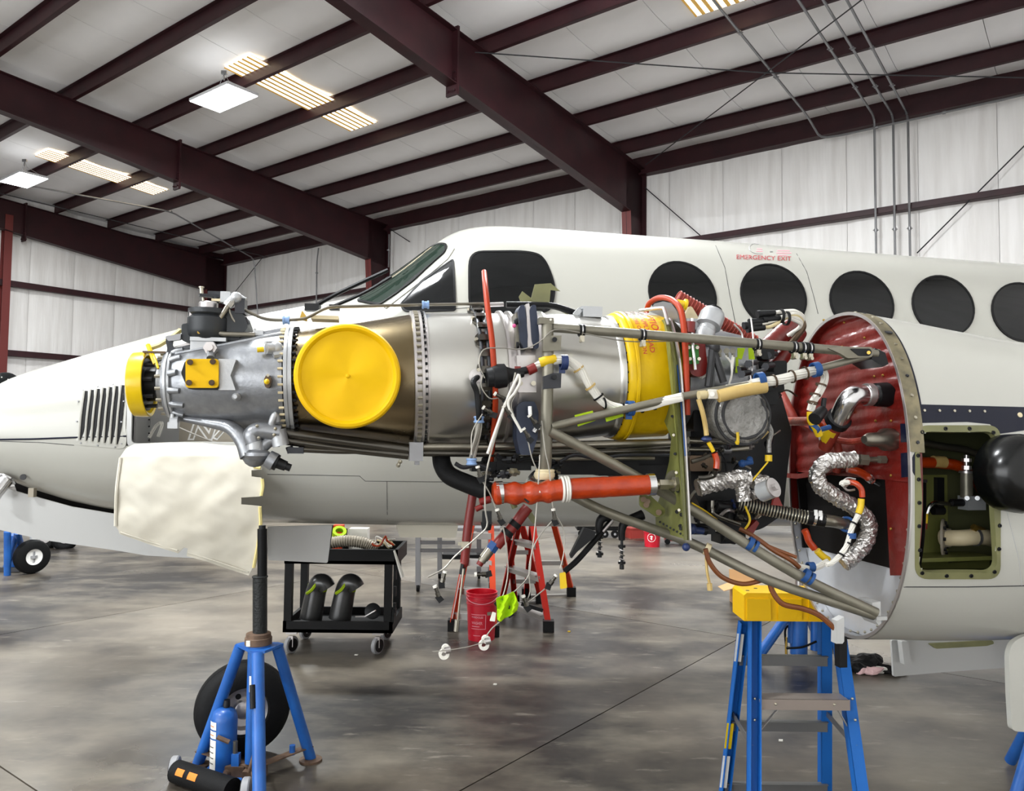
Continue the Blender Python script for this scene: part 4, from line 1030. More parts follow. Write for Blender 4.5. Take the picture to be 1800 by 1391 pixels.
build(MB().tube([E(401, 537, -.075), E(391, 553, -.08), E(381, 566, -.08), E(377, 574, -.08), E(381, 583, -.08), E(390, 587, -.08), E(410, 588, -.08), E(448, 589, -.07)], .0085, 10), 'oil_pipe', 'pipe', eng)
build(MB().tube([E(403, 543, -.06), E(405, 552, -.06), E(412, 565, -.06), E(430, 580, -.05)], .006, 8), 'oil_pipe', 'pipe', eng)
build(MB().tube([E(418, 538, -.05), E(440, 550, -.05), E(468, 561, -.05), E(500, 563, -.05), E(530, 561, -.05), E(545, 556, -.05), E(577, 541, -.05), E(620, 539, -.05), E(740, 536, -.05), E(860, 534, -.05)], .0052, 8, 4), 'oil_line', 'pipe', eng)
for (x, y) in ((503, 563), (748, 536)): build(MB().cyl(E(x - 6, y, -.05), E(x + 6, y, -.05), .012, n=12).cyl(E(x - 6, y, -.05), E(x - 3, y, -.05), .0145, n=12).cyl(E(x + 3, y, -.05), E(x + 6, y, -.05), .0145, n=12), 'blue_line_clamp', 'paleblue', eng)
build(MB().cyl(E(450, 590, -.06), E(448, 578, -.06), .004, n=6).box(E(455, 586, -.05), (.03, .03, .016), (XA, YA, ZA)), 'pipe_bracket', 'castpale', eng)
build(MB().prism([E(x, y, -.02) for x, y in ((526, 562), (531, 546), (540, 558), (540, 565))], YA * .006), 'yellow_fin', 'brass', eng)
build(MB().box(E(572, 561, .0), (.09, .08, .012), (XA, YA, ZA)), 'top_plate', 'cream', eng)
# nose brackets
build(MB().prism([E(x, y, -.06) for x, y in rnd([(292, 591), (310, 588), (318, 588), (316, 598), (304, 600), (303, 607), (309, 618), (302, 632), (291, 634), (294, 612), (291, 600)], 2)], YA * .008), 'nose_bracket', 'darkmetal', eng)
build(MB().prism([E(x, y, -.075) for x, y in rnd([(290, 592), (318, 586), (317, 597), (296, 600)], 2)], YA * .02), 'bracket_plate', 'galv', eng)
build(MB().beam(E(252, 619, -.05), E(292, 620, -.05), .02, .006), 'bracket_arm', 'brownsteel', eng)
build(MB().beam(E(303, 614, -.03), E(344, 601, -.03), .012, .010), 'bracket_link', 'alu', eng)
build(MB().tube([E(265, 612, -.03), E(280, 607, -.03), E(300, 595, -.02), E(318, 580, -.01)], .008, 4, smooth=False), 'pale_yellow_strip', 'canvasedge', eng)
build(MB().cyl(E(300, 742, -.06), E(314, 742, -.06), .02, n=12).box(E(305, 748, -.07), (.03, .03, .02), (XA, YA, ZA)).cyl(E(303, 735, -.07), E(303, 728, -.07), .006, n=8), 'chip_detector', 'castpale', eng)
# lower oil strut casting
m = MB().tube([E(325, 737, -.05), E(370, 744, -.07), (E(405, 752, -.09)), E(428, 775, -.11), E(440, 800, -.12)], [.010, .034], 14, 5); build(m, 'oil_strut_casting', 'casting', eng)
build(MB().lathe(E(452, 808, -.13), ZA, [(0, .030), (.012, .042), (.022, .042), (.03, .03), (.055, .026)], 24).sphere(E(448, 800, -.11), .04, 16), 'strut_base', 'casting', eng)
build(MB().cyl(E(448, 790, -.14), E(446, 772, -.14), .024, n=16), 'strut_neck', 'castpale', eng)
m = MB().tube([E(446, 778, -.14), E(443, 764, -.14), E(455, 757, -.14), E(475, 759, -.14), E(493, 762, -.14)], .027, 16, 5); build(m, 'strut_elbow', 'casting', eng)
build(MB().tube([E(492, 775, -.13), E(475, 775, -.13), E(462, 785, -.13)], .02, 12), 'strut_lower_branch', 'casting', eng)
build(MB().cyl(E(488, 756, -.14), E(494, 784, -.14), .026, n=14).tube([E(478, 755, -.14), E(478, 742, -.15), E(484, 730, -.15), E(488, 740, -.14)], .011, 10), 'strut_clamp', 'castpale', eng)
for (x, y) in ((452, 749), (484, 754), (482, 765), (455, 770)): build(MB().sphere(E(x, y, -.175), .006, 8), 'strut_screw', 'bolt', eng)
build(MB().cyl(E(470, 806, -.14), E(483, 813, -.14), .028, .03, n=18), 'plug_housing', 'casting', eng)
build(MB().cyl(E(483, 812, -.14), E(488, 814, -.14), .026, n=16).cyl(E(488, 814, -.14), E(503, 820, -.14), .018, .016, n=16).cyl(E(503, 820, -.14), E(511, 823, -.14), .012, n=14), 'drain_plug', 'graphite', eng)
# oil transfer tubes
for pts, r, mt in (([(494, 761), (600, 775), (718, 791)], .019, 'pipedark'), ([(495, 774), (600, 788), (718, 801)], .014, 'pipedark'), ([(525, 790), (590, 793), (640, 793)], .010, 'pipedark'),
                   ([(744, 786), (900, 785), (1186, 778)], .014, 'pipe'), ([(744, 797), (900, 798), (1186, 792)], .011, 'pipedark'), ([(940, 808), (1060, 806), (1150, 806)], .007, 'pipe'),
                   ([(1210, 774), (1270, 776), (1330, 774)], .013, 'pipe'), ([(1210, 790), (1280, 791), (1315, 788)], .009, 'pipe'), ([(960, 792), (1080, 792), (1186, 784)], .008, 'pipedark')):
    build(MB().tube([E(x, y, -.10) for x, y in pts], r, 12, 3), 'oil_tube', mt, eng)
build(MB().box(E(731, 794, -.105), (.045, .05, .062), (XA, YA, ZA)).box(E(733, 812, -.1), (.016, .02, .02), (XA, YA, ZA)), 'tube_clamp', 'galv', eng)
build(MB().box(E(520, 792, -.1), (.05, .03, .02), (XA, YA, ZA)).cyl(E(508, 785, -.1), E(512, 796, -.1), .012, n=10), 'tube_end_fitting', 'darkmetal', eng)
for x, y in ((1282, 775), (1276, 791)): build(MB().cyl(E(x - 6, y, -.1), E(x + 7, y, -.1), .017, n=12), 'tube_sleeve', 'galv', eng)
for (x, y) in ((703, 812), (700, 818)): build(MB().sphere(E(x, y, -.1), .008, 8), 'clamp_nut', 'bolt', eng)
# exhaust duct and stub
build(lat([(521, 90), (524, 92), (527, 90), (560, 93), (610, 99), (670, 107), (718, 114), (722, 114)], 72), 'exhaust_duct', 'steelhot', eng, 'bronze tinted heat stained exhaust duct')
build(MB().cyl(E(612, 663, -.05), E(612, 663, -.33), .150, .140, 48), 'exhaust_stub', 'steelhot', eng)
build(lat([(722, 114), (722.5, 121), (727, 121), (727.5, 117), (734, 117), (734.5, 121), (739, 121), (740, 117), (744, 117), (744.5, 120), (747, 120), (747.5, 117)], 80), 'hot_section_flange', 'alu', eng)
boltring(726, 119, 60, .0058, 'flange_bolt', 'bolt', eng, .016, 0, 1)
boltring(739, 119, 60, .0045, 'flange_slot', 'graphite', eng, .008, 3, 1, False)
cs = build(lat([(747, 116), (780, 117), (832, 116), (860, 115), (874, 114)], 80), 'combustion_case', 'case', eng, 'brushed silver combustion case')
build(lat([(874, 114), (874.5, 119), (879, 119), (880, 113), (889, 112), (890, 118), (894, 118), (895, 110)], 80), 'case_flange', 'alu', eng)
build(lat([(895, 110), (925, 108), (945, 112)], 64), 'bleed_case', 'alu', eng)
build(lat([(943, 112), (945, 117), (949, 117), (950, 113), (1000, 110), (1040, 106), (1058, 104), (1062, 107), (1068, 107), (1069, 98)], 80), 'gas_generator_case', 'case', eng, 'smooth silver gas generator case')
boltring(1068, 104, 40, .004, 'case_bolt', 'graphite', eng, .012, 0, 1)
# fuel manifold: two tubes round the case with nozzle blocks
for px, dr in ((831, .012), (842, .012)):
    build(MB().tube([polar(px, 116, a, dr) for a in range(-84, 100, 8)], .0065, 8, 2), 'fuel_manifold_tube', 'darkmetal', eng)
src = None
for i, a in enumerate(range(-72, 96, 25)):
    p = polar(836, 116, a); d = pdir(a); t_ = AXD.cross(d)
    fn = build(MB().prism([p + AXD * (.030 * math.cos(q)) * (1 if abs(math.cos(q)) > .5 else .8) + t_ * (.034 * math.sin(q)) for q in [2 * math.pi * j / 12 for j in range(12)]], d * .008).box(p + d * .016, (.03, .022, .02), (AXD, t_, d)), 'fuel_nozzle', 'pipedark', eng)
    for sx in (-1, 1): build(MB().cyl(p + AXD * (.024 * sx) + d * .006, p + AXD * (.024 * sx) + d * .016, .006, n=10), 'nozzle_bolt', 'bolt', fn)
    for tt in (-.05, .05): build(MB().box(p + t_ * tt + d * .014, (.03, .012, .012), (AXD, t_, d)), 'manifold_nut', 'pipedark', fn)
q = polar(822, 116, -2); d = pdir(-2)
ig = build(MB().lathe(q, d, [(0, .026), (.006, .026), (.007, .020), (.012, .019), (.013, .011), (.05, .010)], 24), 'igniter', 'alu', eng)
build(MB().tube([q + d * .04, E(832, 672, -.30), E(838, 690, -.29), E(841, 720, -.28), E(842, 738, -.27)], .009, 10), 'igniter_lead', 'graphite', eng)
build(MB().bundle([E(842, 742, -.26), E(840, 760, -.26), E(834, 785, -.25), E(830, 805, -.24)], .011, 4, .005, .3), 'igniter_cable', 'cable', eng)
for (x, y) in ((842, 738), (829, 812)): build(MB().cyl(E(x, y - 6, -.26), E(x, y + 6, -.26), .015, n=14).torus(E(x, y - 4, -.26), ZA, .014, .004, 14, 6).torus(E(x, y + 4, -.26), ZA, .014, .004, 14, 6), 'pale_blue_sleeve', 'paleblue', eng)
# red edged fire seal ring
ar = [(851, 478), (853, 500), (857, 540), (864, 590), (868, 640), (871, 690), (870, 730), (866, 780), (862, 828)]
ra = [E(x, y, -.02 - .26 * math.sin(math.pi * min(1, i / 8.0)) ** .8) for i, (x, y) in enumerate(ar)]
R1 = cat(ra, 5); inn_ = [p + YA * .012 + (axp(858) - p).normalized() * .035 for p in R1]
m = MB(); m.rings([[a, a + AXD * .003, b + AXD * .003, b] for a, b in zip(R1, inn_)]); build(m, 'seal_plate', 'galv', eng)
build(MB().tube(ra, .0095, 10, 5), 'red_seal', 'orangeseal', eng, 'thin red fire seal strip')
src = [build(MB().cyl(p + (b - p) * .5 + AXD * .002, p + (b - p) * .5 + AXD * .010, .004, n=6), 'seal_rivet', 'graphite', eng) for p, b in list(zip(R1, inn_))[::4]]
# dark blue hinged boxes by the mount ring
for (x0, x1, nm) in ((911, 924, 0), (931, 944, 1)):
    pts = rnd([(x0, 545), (x0 + 4, 536), (x1 - 2, 536), (x1 + 1, 560), (x1 + 4, 590), (x1 + 3, 612), (x0 + 10, 614), (x0 + 4, 600)], 3)
    build(MB().prism([E(x, y, -.24) for x, y in pts], YA * .07), 'clamp_block', 'navybox', eng)
build(MB().prism([E(x, y, -.235) for x, y in ((924, 535), (930, 533), (935, 560), (937, 612), (928, 612), (926, 560))], YA * .06), 'clamp_spacer', 'alu', eng)
build(MB().prism([E(x, y, -.22) for x, y in ((907, 550), (912, 548), (914, 600), (912, 612), (905, 612), (908, 580))], YA * .08), 'clamp_side', 'mount', eng)
for (x, y) in ((903, 568), (908, 607), (906, 565)): build(MB().cyl(E(x, y, -.25), E(x + 4, y, -.25), .011, n=10), 'clamp_bolt', 'graphite', eng)
build(MB().sphere(E(904, 573, -.26), .007, 8), 'pink_cap', mat('pink', '#c84f86', .5), eng)
build(MB().prism([E(x, y, -.236) for x, y in ((908, 625), (941, 625), (943, 690), (941, 690), (911, 690))], YA * .02), 'case_pad', 'alu', eng)
for (x, y) in ((915, 674), (938, 674)): build(MB().cyl(E(x, y, -.236), E(x, y, -.25), .008, n=12), 'pad_bolt', 'bolt', eng)
build(MB().prism([E(x, y, -.245) for x, y in rnd([(908, 715), (918, 706), (940, 706), (947, 725), (945, 770), (935, 800), (915, 800), (908, 770)], 4)], YA * .07), 'lower_clamp_block', 'navybox', eng)
build(MB().tube([E(931, 715, -.26), E(932, 730, -.265)], .008, 8).cyl(E(940, 740, -.26), E(948, 755, -.26), .007).cyl(E(943, 752, -.26), E(938, 760, -.26), .009), 'lower_fitting', 'alubright', eng)
# black connector hub with red boot and yellow sleeve
h0, h1 = E(856, 664, -.27), E(890, 660, -.27)
build(MB().lathe(h0, h1 - h0, [(0, .030), (.018, .034), (.020, .038), (.034, .040), (.06, .038), (.066, .028), (.085, .020), (.12, .012)], 20), 'connector_hub', 'graphite', eng)
build(MB().cyl(E(905, 655, -.27), E(930, 650, -.27), .012, n=12), 'connector_shell', 'graphite', eng)
build(MB().cyl(E(928, 652, -.28), E(941, 646, -.28), .016, n=12).box(E(910, 647, -.27), (.02, .01, .01)), 'red_boot', 'redtube', eng)
build(MB().bundle([E(938, 645, -.28), E(950, 639, -.29), E(956, 637, -.29)], .011, 6, .004), 'harness_wires', 'wire', eng)
build(MB().tube([E(949, 638, -.29), E(962, 634, -.295), E(975, 631, -.29)], .016, 10), 'yellow_sleeve', 'yellowtag', eng)
HW = [(968, 634, -.29), (990, 632, -.29), (1008, 640, -.285), (1020, 650, -.28), (1032, 670, -.275), (1045, 690, -.27), (1062, 708, -.27), (1085, 717, -.27), (1107, 718, -.28), (1140, 714, -.30), (1170, 705, -.33), (1200, 698, -.36)]
build(MB().bundle([E(*q) for q in HW], .016, 10, .0052, .5), 'wire_harness', 'wire', eng, 'white wire harness looping to the mount')
for i, (x, y) in enumerate(((1017, 649), (1038, 680), (1052, 698), (1062, 709), (1095, 718), (1128, 716), (1150, 711))): build(MB().band(E(x, y, -.276), E(x + 6, y + (8 if x < 1060 else -1), -.276) - E(x, y, -.276), .0165, .006, .003, 14), 'cable_tie', 'black' if i > 1 else 'tape', eng)
for (x, y, mt) in ((988, 637, 'blueclampdark'), (1105, 718, 'blueclamp')):
    build(MB().band(E(x, y, -.285), XA, .020, .012, .005).band(E(x + 6, y, -.285), XA, .020, .010, .005).box(E(x, y + 14, -.28), (.02, .015, .02)), 'blue_clamp', mt, eng)
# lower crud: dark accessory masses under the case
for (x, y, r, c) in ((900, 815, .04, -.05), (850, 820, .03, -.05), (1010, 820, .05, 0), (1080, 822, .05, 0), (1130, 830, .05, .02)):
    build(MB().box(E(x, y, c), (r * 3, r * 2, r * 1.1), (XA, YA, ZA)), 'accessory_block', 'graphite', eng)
build(MB().tube([E(775, 800, -.05), E(778, 818, -.07), E(790, 836, -.1), (E(820, 850, -.14)), E(862, 866, -.2)], .031, 16), 'black_intake_hose', 'rubber', eng, 'thick black rubber hose')
# orange fire sleeved hose
a, b = E(866, 867, -.28), E(1148, 852, -.30)
m = MB(); rings_ = []
x_, y_ = perp(b - a)
for i in range(61):
    t = i / 60; r = .034 + (.004 * math.sin(t * 60) if t < .36 else 0) + .0015 * noise.noise(V((t * 30, 1, 2))); r -= .004 * max(0, (t - .6)); r *= 1 if .005 < t < .995 else .8
    sag = -.006 * math.sin(math.pi * min(1, t / .45)) if t < .45 else 0
    rings_.append([p + ZA * sag for p in m.circ(a + (b - a) * t, x_, y_, r, 20)])
build(m.rings(rings_), 'fire_sleeved_hose', 'orangehose', eng, 'thick orange fire sleeved hose')
for t in (.04, .985): build(MB().band(a + (b - a) * t, b - a, .0335, .022, .003, 24), 'steel_band', 'alubright', eng)
for t in (.425, .445, .46): build(MB().torus(a + (b - a) * t, b - a, .0385, .0045, 22, 8), 'white_lacing', 'wire', eng)
build(MB().cyl(E(1150, 852, -.3), E(1158, 852, -.3), .010).hexnut(E(1158, 852, -.3), E(1174, 852, -.3), .018).cyl(E(1174, 852, -.3), E(1184, 851, -.3), .014).cyl(E(1184, 851, -.3), E(1190, 851, -.3), .026, n=6), 'hose_fitting', 'bolt', eng)
# hanging red tube and diagonal red probe
build(MB().tube([E(832, 862, -.12), E(822, 930, -.12), E(817, 985, -.12), E(815, 992, -.12)], .015, 12), 'red_drain_tube', 'redtube', eng)
build(MB().box(E(818, 957, -.13), (.025, .03, .02)).beam(E(805, 956, -.13), E(818, 957, -.13), .01, .01), 'tube_bracket', 'bolt', eng)
build(MB().tube([E(815, 992, -.12), E(812, 1010, -.12)], .010, 8), 'tube_tip', 'black', eng)
build(MB().tube([E(928, 892, -.2), E(905, 922, -.2), E(885, 945, -.2), E(872, 960, -.2)], .019, 12), 'red_probe_boot', 'redtube', eng)
for (x, y) in ((908, 918), (895, 933)): build(MB().cyl(E(x, y, -.2), E(x - 6, y + 8, -.2), .0205, n=12), 'probe_band', 'black', eng)
build(MB().hexnut(E(871, 955, -.2), E(862, 968, -.2), .019), 'blue_union', 'blueclamp', eng)
build(MB().cyl(E(862, 966, -.2), E(850, 982, -.2), .017, n=12).cyl(E(850, 982, -.2), E(846, 988, -.2), .014, n=12), 'probe_tip', 'pipe', eng)
build(MB().cyl(E(847, 986, -.2), E(842, 994, -.2), .011, n=10), 'red_cap', 'redtube', eng)
build(MB().tube([E(895, 868, -.15), E(905, 893, -.15)], .010, 8).prism([E(x, y, -.16) for x, y in ((918, 896), (928, 890), (944, 915), (938, 922))], YA * .01), 'support_link', 'olive', eng)
build(MB().cyl(E(862, 878, -.25), E(843, 883, -.25), .012, n=10).cyl(E(848, 890, -.25), E(836, 896, -.25), .009, n=10), 'red_nipple', 'redtube', eng)
build(MB().box(E(856, 910, -.25), (.03, .03, .04)).cyl(E(855, 918, -.25), E(855, 932, -.25), .019, .014, n=12), 'hanging_connector', 'graphite', eng)
# hanging control cables with end fittings
def cable(pts, r=.0022, name='hanging_cable', m='cable', c=-.30): return build(MB().tube([E(x, y, c) if len((x, y)) == 2 else None for x, y in pts], r, 6, 4), name, m, eng)
cable([(906, 655), (898, 690), (880, 740), (862, 800), (853, 845), (853, 895), (856, 925), (838, 945), (800, 978), (780, 1000), (752, 1015)], .003)
cable([(905, 655), (912, 680), (898, 710), (905, 735), (916, 760)], .003)
cable([(846, 843), (862, 870), (874, 902), (885, 930), (890, 965), (893, 1005), (885, 1045), (872, 1065)], .0022)
cable([(928, 775), (935, 805), (943, 825)], .0022); cable([(952, 740), (958, 790), (966, 830), (970, 880), (975, 902), (990, 930), (992, 965), (985, 1000)])
cable([(975, 912), (950, 940), (935, 970), (930, 1010), (910, 1035), (890, 1050)]); cable([(949, 800), (945, 870), (938, 950), (930, 1000), (932, 1040), (925, 1060), (950, 1042), (975, 1020)])
cable([(852, 665), (842, 640), (850, 615), (880, 612), (920, 614), (950, 600), (975, 580), (1020, 585), (1100, 600), (1180, 600)], .002)
cable([(848, 660), (846, 680), (860, 700), (876, 700)], .002); cable([(848, 728), (830, 760), (829, 800)], .002)
build(MB().tube([E(x, y, -.31) for x, y in ((912, 658), (892, 700), (870, 760), (857, 798))], .0045, 8).tube([E(x, y, -.31) for x, y in ((912, 658), (914, 672), (905, 690), (893, 712), (917, 760))], .0045, 8), 'white_cable', 'wire', eng)
def fitting(x, y, c=-.31, s=.8, ang=0):
    p = E(x, y, c); d = XA * math.cos(ang) - ZA * math.sin(ang); n_ = XA * math.sin(ang) + ZA * math.cos(ang)
    f = build(MB().cyl(p - d * .016 * s, p + d * .004 * s, .007 * s, n=10).cyl(p + d * .004 * s, p + d * .02 * s, .010 * s, n=6), 'cable_end', 'pipedark', eng)
    build(MB().cyl(p - d * .024 * s, p - d * .016 * s, .009 * s, n=10), 'white_ferrule', 'wire', f)
    build(MB().prism([p + d * .01 * s + n_ * .004, p + d * .04 * s + n_ * .012, p + d * .046 * s - n_ * .006, p + d * .02 * s - n_ * .012], YA * .004), 'clip_tab', 'graphite', f)
for (x, y, a_) in ((878, 697, .5), (857, 722, .6), (891, 722, .9), (925, 762, 1.0), (936, 738, .9), (974, 905, 1.4), (877, 905, 1.2), (940, 870, 2.6), (972, 1020, 2.2), (888, 1055, 2.7), (923, 1057, 1.2), (842, 830, 1.3), (780, 1015, 1.8), (845, 1010, 0), (768, 1040, 1.2), (895, 1066, 1.4)): fitting(x, y, ang=a_)
RAG = rnd([(872, 1053), (880, 1049), (892, 1046), (903, 1040), (908, 1052), (912, 1063), (909, 1074), (897, 1083), (886, 1088), (880, 1094), (874, 1090), (874, 1070)], 2)
sheet(RAG, lambda x, y: -.33 + .012 * math.sin(x * .35 + y * .12) + .012 * noise.noise(V((x * .12, y * .12, 2))), .005, 3.0, 'lime_rag', 'limecloth', eng, 'lime green rag tied to the hanging cables')
build(MB().prism([E(x, y, -.34) for x, y in rnd([(866, 1076), (872, 1078), (870, 1093), (861, 1092)], 1)], YA * .004), 'white_tag', 'paper', eng)
build(MB().prism([E(x, y, -.33) for x, y in rnd([(984, 1008), (994, 1006), (997, 1034), (985, 1036)], 2)], YA * .004), 'yellow_tag', 'yellowtag', eng)
# white washers dangling by the bucket
for (x, y) in ((850, 1130), (780, 1146)):
    w = build(MB().lathe(E(x, y + 3, -.2), -YA, [(0, .008), (0, .017), (.012, .017), (.012, .008)], 18, caps=False, loop=True), 'nylon_roller', 'wire', eng)
    build(MB().lathe(E(x + 3, y - 7, -.2), -YA, [(0, .006), (0, .013), (.012, .013), (.012, .006)], 16, caps=False, loop=True), 'nylon_roller', 'wire', eng)
    build(MB().cyl(E(x + 3, y - 2, -.21), E(x + 12, y - 4, -.21), .012, n=12), 'roller_hub', 'alu', eng)
cable([(878, 1094), (865, 1105), (855, 1118)], .0022); cable([(850, 1130), (820, 1138), (790, 1143), (760, 1146)], .0015)
build(MB().tube([E(815, 1000, -.15), E(808, 1060, -.15), E(803, 1108, -.15)], .004, 6).tube([E(804, 1090, -.15), E(802, 1110, -.15)], .009, 8), 'hanging_rod', 'pipe', eng)
# control rods with springs below the mount
def springrod(pts, xe, y0, y1):
    s = build(MB().tube([E(x, y, -.12) for x, y in pts], [.018, .011], 10), 'control_arm', 'black', eng)
    build(MB().cyl(E(xe, y0, -.12), E(xe, y1 - 8, -.12), .005, n=8).cyl(E(xe, y1 - 8, -.12), E(xe, y1, -.12), .008, n=8), 'spring_rod', 'graphite', s)
    ym = (y0 + y1) / 2; P = [E(xe, ym - 14, -.12) + ZA * (-.0022 * i) + XA * .009 * math.cos(i * .9) + YA * .009 * math.sin(i * .9) for i in range(26)]
    build(MB().tube(P, .002, 5, smooth=False), 'coil_spring', 'alu', s)
    for yy in (ym - 15, ym + 14): build(MB().cyl(E(xe, yy - 2, -.12), E(xe, yy + 2, -.12), .013, n=12), 'spring_cup', 'black', s)
springrod([(1075, 905), (1058, 912), (1053, 925), (1054, 945)], 1054, 940, 980); springrod([(1130, 905), (1100, 918), (1093, 932), (1093, 950)], 1093, 950, 1001)
build(MB().prism([E(x, y, -.15) for x, y in ((1027, 928), (1048, 935), (1045, 945), (1015, 970), (1005, 982), (1003, 976))], YA * .02), 'control_bellcrank', 'graphite', eng)
build(MB().tube([E(1075, 915, -.1), E(1050, 945, -.13), E(1015, 985, -.15), E(992, 1005, -.15)], .010, 8), 'control_cable', 'rubber', eng)
build(MB().tube([E(1082, 910, -.14), E(1060, 935, -.14)], .005, 6), 'push_rod', 'alu', eng)
# items above the gas generator
build(MB().box(E(1038, 552, -.05), (.07, .06, .03), (XA, YA, ZA)).cyl(E(1012, 546, -.06), E(1018, 552, -.06), .016, n=12).box(E(1038, 543, -.05), (.075, .05, .010), (XA, YA, ZA)), 'bleed_valve', 'castpale', eng)
build(MB().tube([E(890, 536, 0), E(960, 537, 0), E(990, 543, 0), E(1025, 556, 0)], .012, 8), 'black_line', 'black', eng)
build(MB().tube([E(855, 536, 0), E(885, 535, 0)], .008, 8), 'line_end', 'alu', eng)
build(MB().prism([E(x, y, .05) for x, y in ((940, 500), (968, 498), (985, 512), (968, 510), (966, 533), (938, 530), (933, 527))], YA * .004), 'green_flag_plate', 'olive', eng)
build(MB().prism([E(x, y, .06) for x, y in ((912, 522), (918, 512), (935, 525), (990, 545), (1002, 555), (960, 535), (915, 530))], YA * .004), 'olive_plate', 'olive', eng)
for pts, sz in (((1010, 730), 0), ((1060, 722), 1)):
    x, y = pts; build(MB().prism([E(px, py, -.285) for px, py in ((x, y), (x + 32, y - 8), (x + 36, y + 10), (x + 6, y + 20))], YA * .003), 'lime_tape', 'limetape', eng)
# inlet: green bulkhead plate with orange seal
XB = toA(E(1205, 760, -.33))[0]
PB = lambda x, y, d=0.0: hit(x, y, AL(XB + d, 0, 0), XA)
near = [(1176, 560), (1186, 596), (1194, 650), (1200, 740), (1206, 850), (1211, 950)]
back = [(1153, 933), (1152, 896), (1164, 862), (1176, 812), (1180, 770), (1150, 700), (1150, 640), (1150, 590), (1150, 566)]
bk = build(MB().prism([PB(x, y) for x, y in near + back], XA * .004), 'inlet_bulkhead', 'ochregreen', eng, 'olive green inlet bulkhead plate', flat=True)
build(MB().prism([PB(x, y) for x, y in near] + [PB(x - 9, y, -.03) for x, y in near[::-1]], YA * .003), 'bulkhead_flange', 'ochregreen', eng, flat=True)
build(MB().tube([PB(x + 2, y) for x, y in near], .006, 6), 'bulkhead_edge', 'alu', eng)
build(MB().tube([PB(x + .5, y + 2, -.008) for x, y in [(1190, 640), (1200, 745), (1204, 800)]], .0025, 6), 'blue_edge_line', 'blueclamp', eng)
for i in range(11): build(MB().cyl(PB(1172 + 2.4 * i, 600 + 33 * i), PB(1172 + 2.4 * i, 600 + 33 * i, -.008), .005, n=8), 'bulkhead_rivet', 'bolt' if i % 2 else 'graphite', bk)
for i in range(8): build(MB().cyl(PB(1160 + 6 * i, 918 + 3.4 * i), PB(1160 + 6 * i, 918 + 3.4 * i, -.004), .004, n=6), 'bulkhead_rivet', 'graphite', bk)
for (x, y) in ((1190, 900), (1198, 905), (1196, 925), (1203, 926)): build(MB().cyl(PB(x, y), PB(x, y, -.004), .007, n=8), 'bulkhead_hole', 'black', bk)
build(MB().tube([PB(x, y, .02) for x, y in ((1136, 548), (1142, 533), (1158, 524), (1178, 526), (1194, 540), (1201, 566), (1205, 620), (1207, 680), (1208, 730))], .0105, 10), 'orange_seal', 'orangeseal', eng, 'orange rubber inlet seal')
build(MB().prism([PB(x, y, .015) for x, y in ((1142, 548), (1150, 534), (1165, 530), (1180, 533), (1190, 548), (1196, 570), (1176, 562))], XA * .004), 'seal_retainer', 'galv', eng)
build(MB().tube([PB(1125, 546, -.02), PB(1160, 542, -.02), PB(1168, 546, -.02), PB(1174, 572, -.02)], .006, 8), 'handle_tube', 'alu', eng)
build(MB().prism([E(x, y, -.2) for x, y in rnd([(1125, 872), (1140, 868), (1170, 896), (1168, 905), (1155, 910), (1125, 890)], 4)], YA * .01), 'green_bracket', 'ochregreen', eng)
for (x, y) in ((1131, 878), (1138, 882), (1136, 888), (1158, 901)): build(MB().cyl(E(x, y, -.2), E(x, y, -.212), .010, n=12), 'bracket_bolt', 'brownsteel', eng)
# accessory section
build(lat([(1172, 60), (1174, 98), (1180, 98), (1212, 98), (1220, 84), (1262, 78), (1295, 70), (1310, 50)], 56), 'accessory_gearbox', 'casting', eng, 'grey accessory gearbox')
build(MB().prism([E(x, y, -.245) for x, y in rnd([(1210, 590), (1238, 590), (1245, 655), (1230, 664), (1213, 658)], 8)], YA * .05), 'fuel_control_cover', 'redtube', eng)
build(MB().prism([E(x, y, -.25) for x, y in rnd([(1209, 606), (1228, 606), (1229, 640), (1210, 640)], 3)], YA * .05), 'green_plate', 'green', eng)
build(MB().tube([E(1216, 560, -.26), E(1218, 610, -.265), E(1222, 650, -.26)], .006, 8), 'shiny_rod', 'alubright', eng)
for (x, y) in ((1211, 611), (1226, 611), (1213, 631), (1229, 631)): build(MB().cyl(E(x, y, -.25), E(x, y, -.26), .006, n=10), 'cover_screw', 'bolt', eng)
build(MB().tube([E(1228, 620, -.23), E(1236, 640, -.23), E(1237, 655, -.23), E(1228, 663, -.23)], .007, 8).tube([E(1234, 615, -.23), E(1243, 640, -.23), E(1243, 655, -.23), E(1232, 664, -.23)], .007, 8), 'white_gasket_loop', 'wire', eng)
build(MB().tube([E(1212, 566, -.26), E(1211, 585, -.26)], .020, 10), 'red_cup', 'redtube', eng)
a, b = E(1233, 604, -.18), E(1255, 548, -.15)
build(MB().lathe(a, b - a, [(0, .030), (.05, .034), (.055, .030), (.07, .030), (.075, .044), (.12, .044), (.135, .038), (.14, .030)], 24), 'grey_canister', 'castpale', eng, 'light grey cylindrical canister')
build(MB().cyl(b, b + (b - a).normalized() * .012, .026, n=16), 'canister_cap', 'black', eng)
build(MB().box(E(1213, 572, -.12), (.05, .06, .04), (XA, YA, ZA)).cyl(E(1215, 575, -.13), E(1236, 567, -.14), .012, .008, n=10), 'actuator', 'castpale', eng)
build(MB().prism([E(x, y, -.1) for x, y in rnd([(1203, 556), (1213, 538), (1217, 540), (1229, 560), (1225, 564), (1205, 562)], 2)], YA * .02), 'cream_bracket', 'cream', eng)
build(MB().lathe(E(1190, 533, -.1), XA - ZA * .15, [(0, .014), (.025, .014), (.027, .021), (.035, .021)], 16), 'yellow_plug', 'yellowgloss', eng, 'round yellow plug')
a, b = E(1192, 522, .05), E(1325, 600, .05)
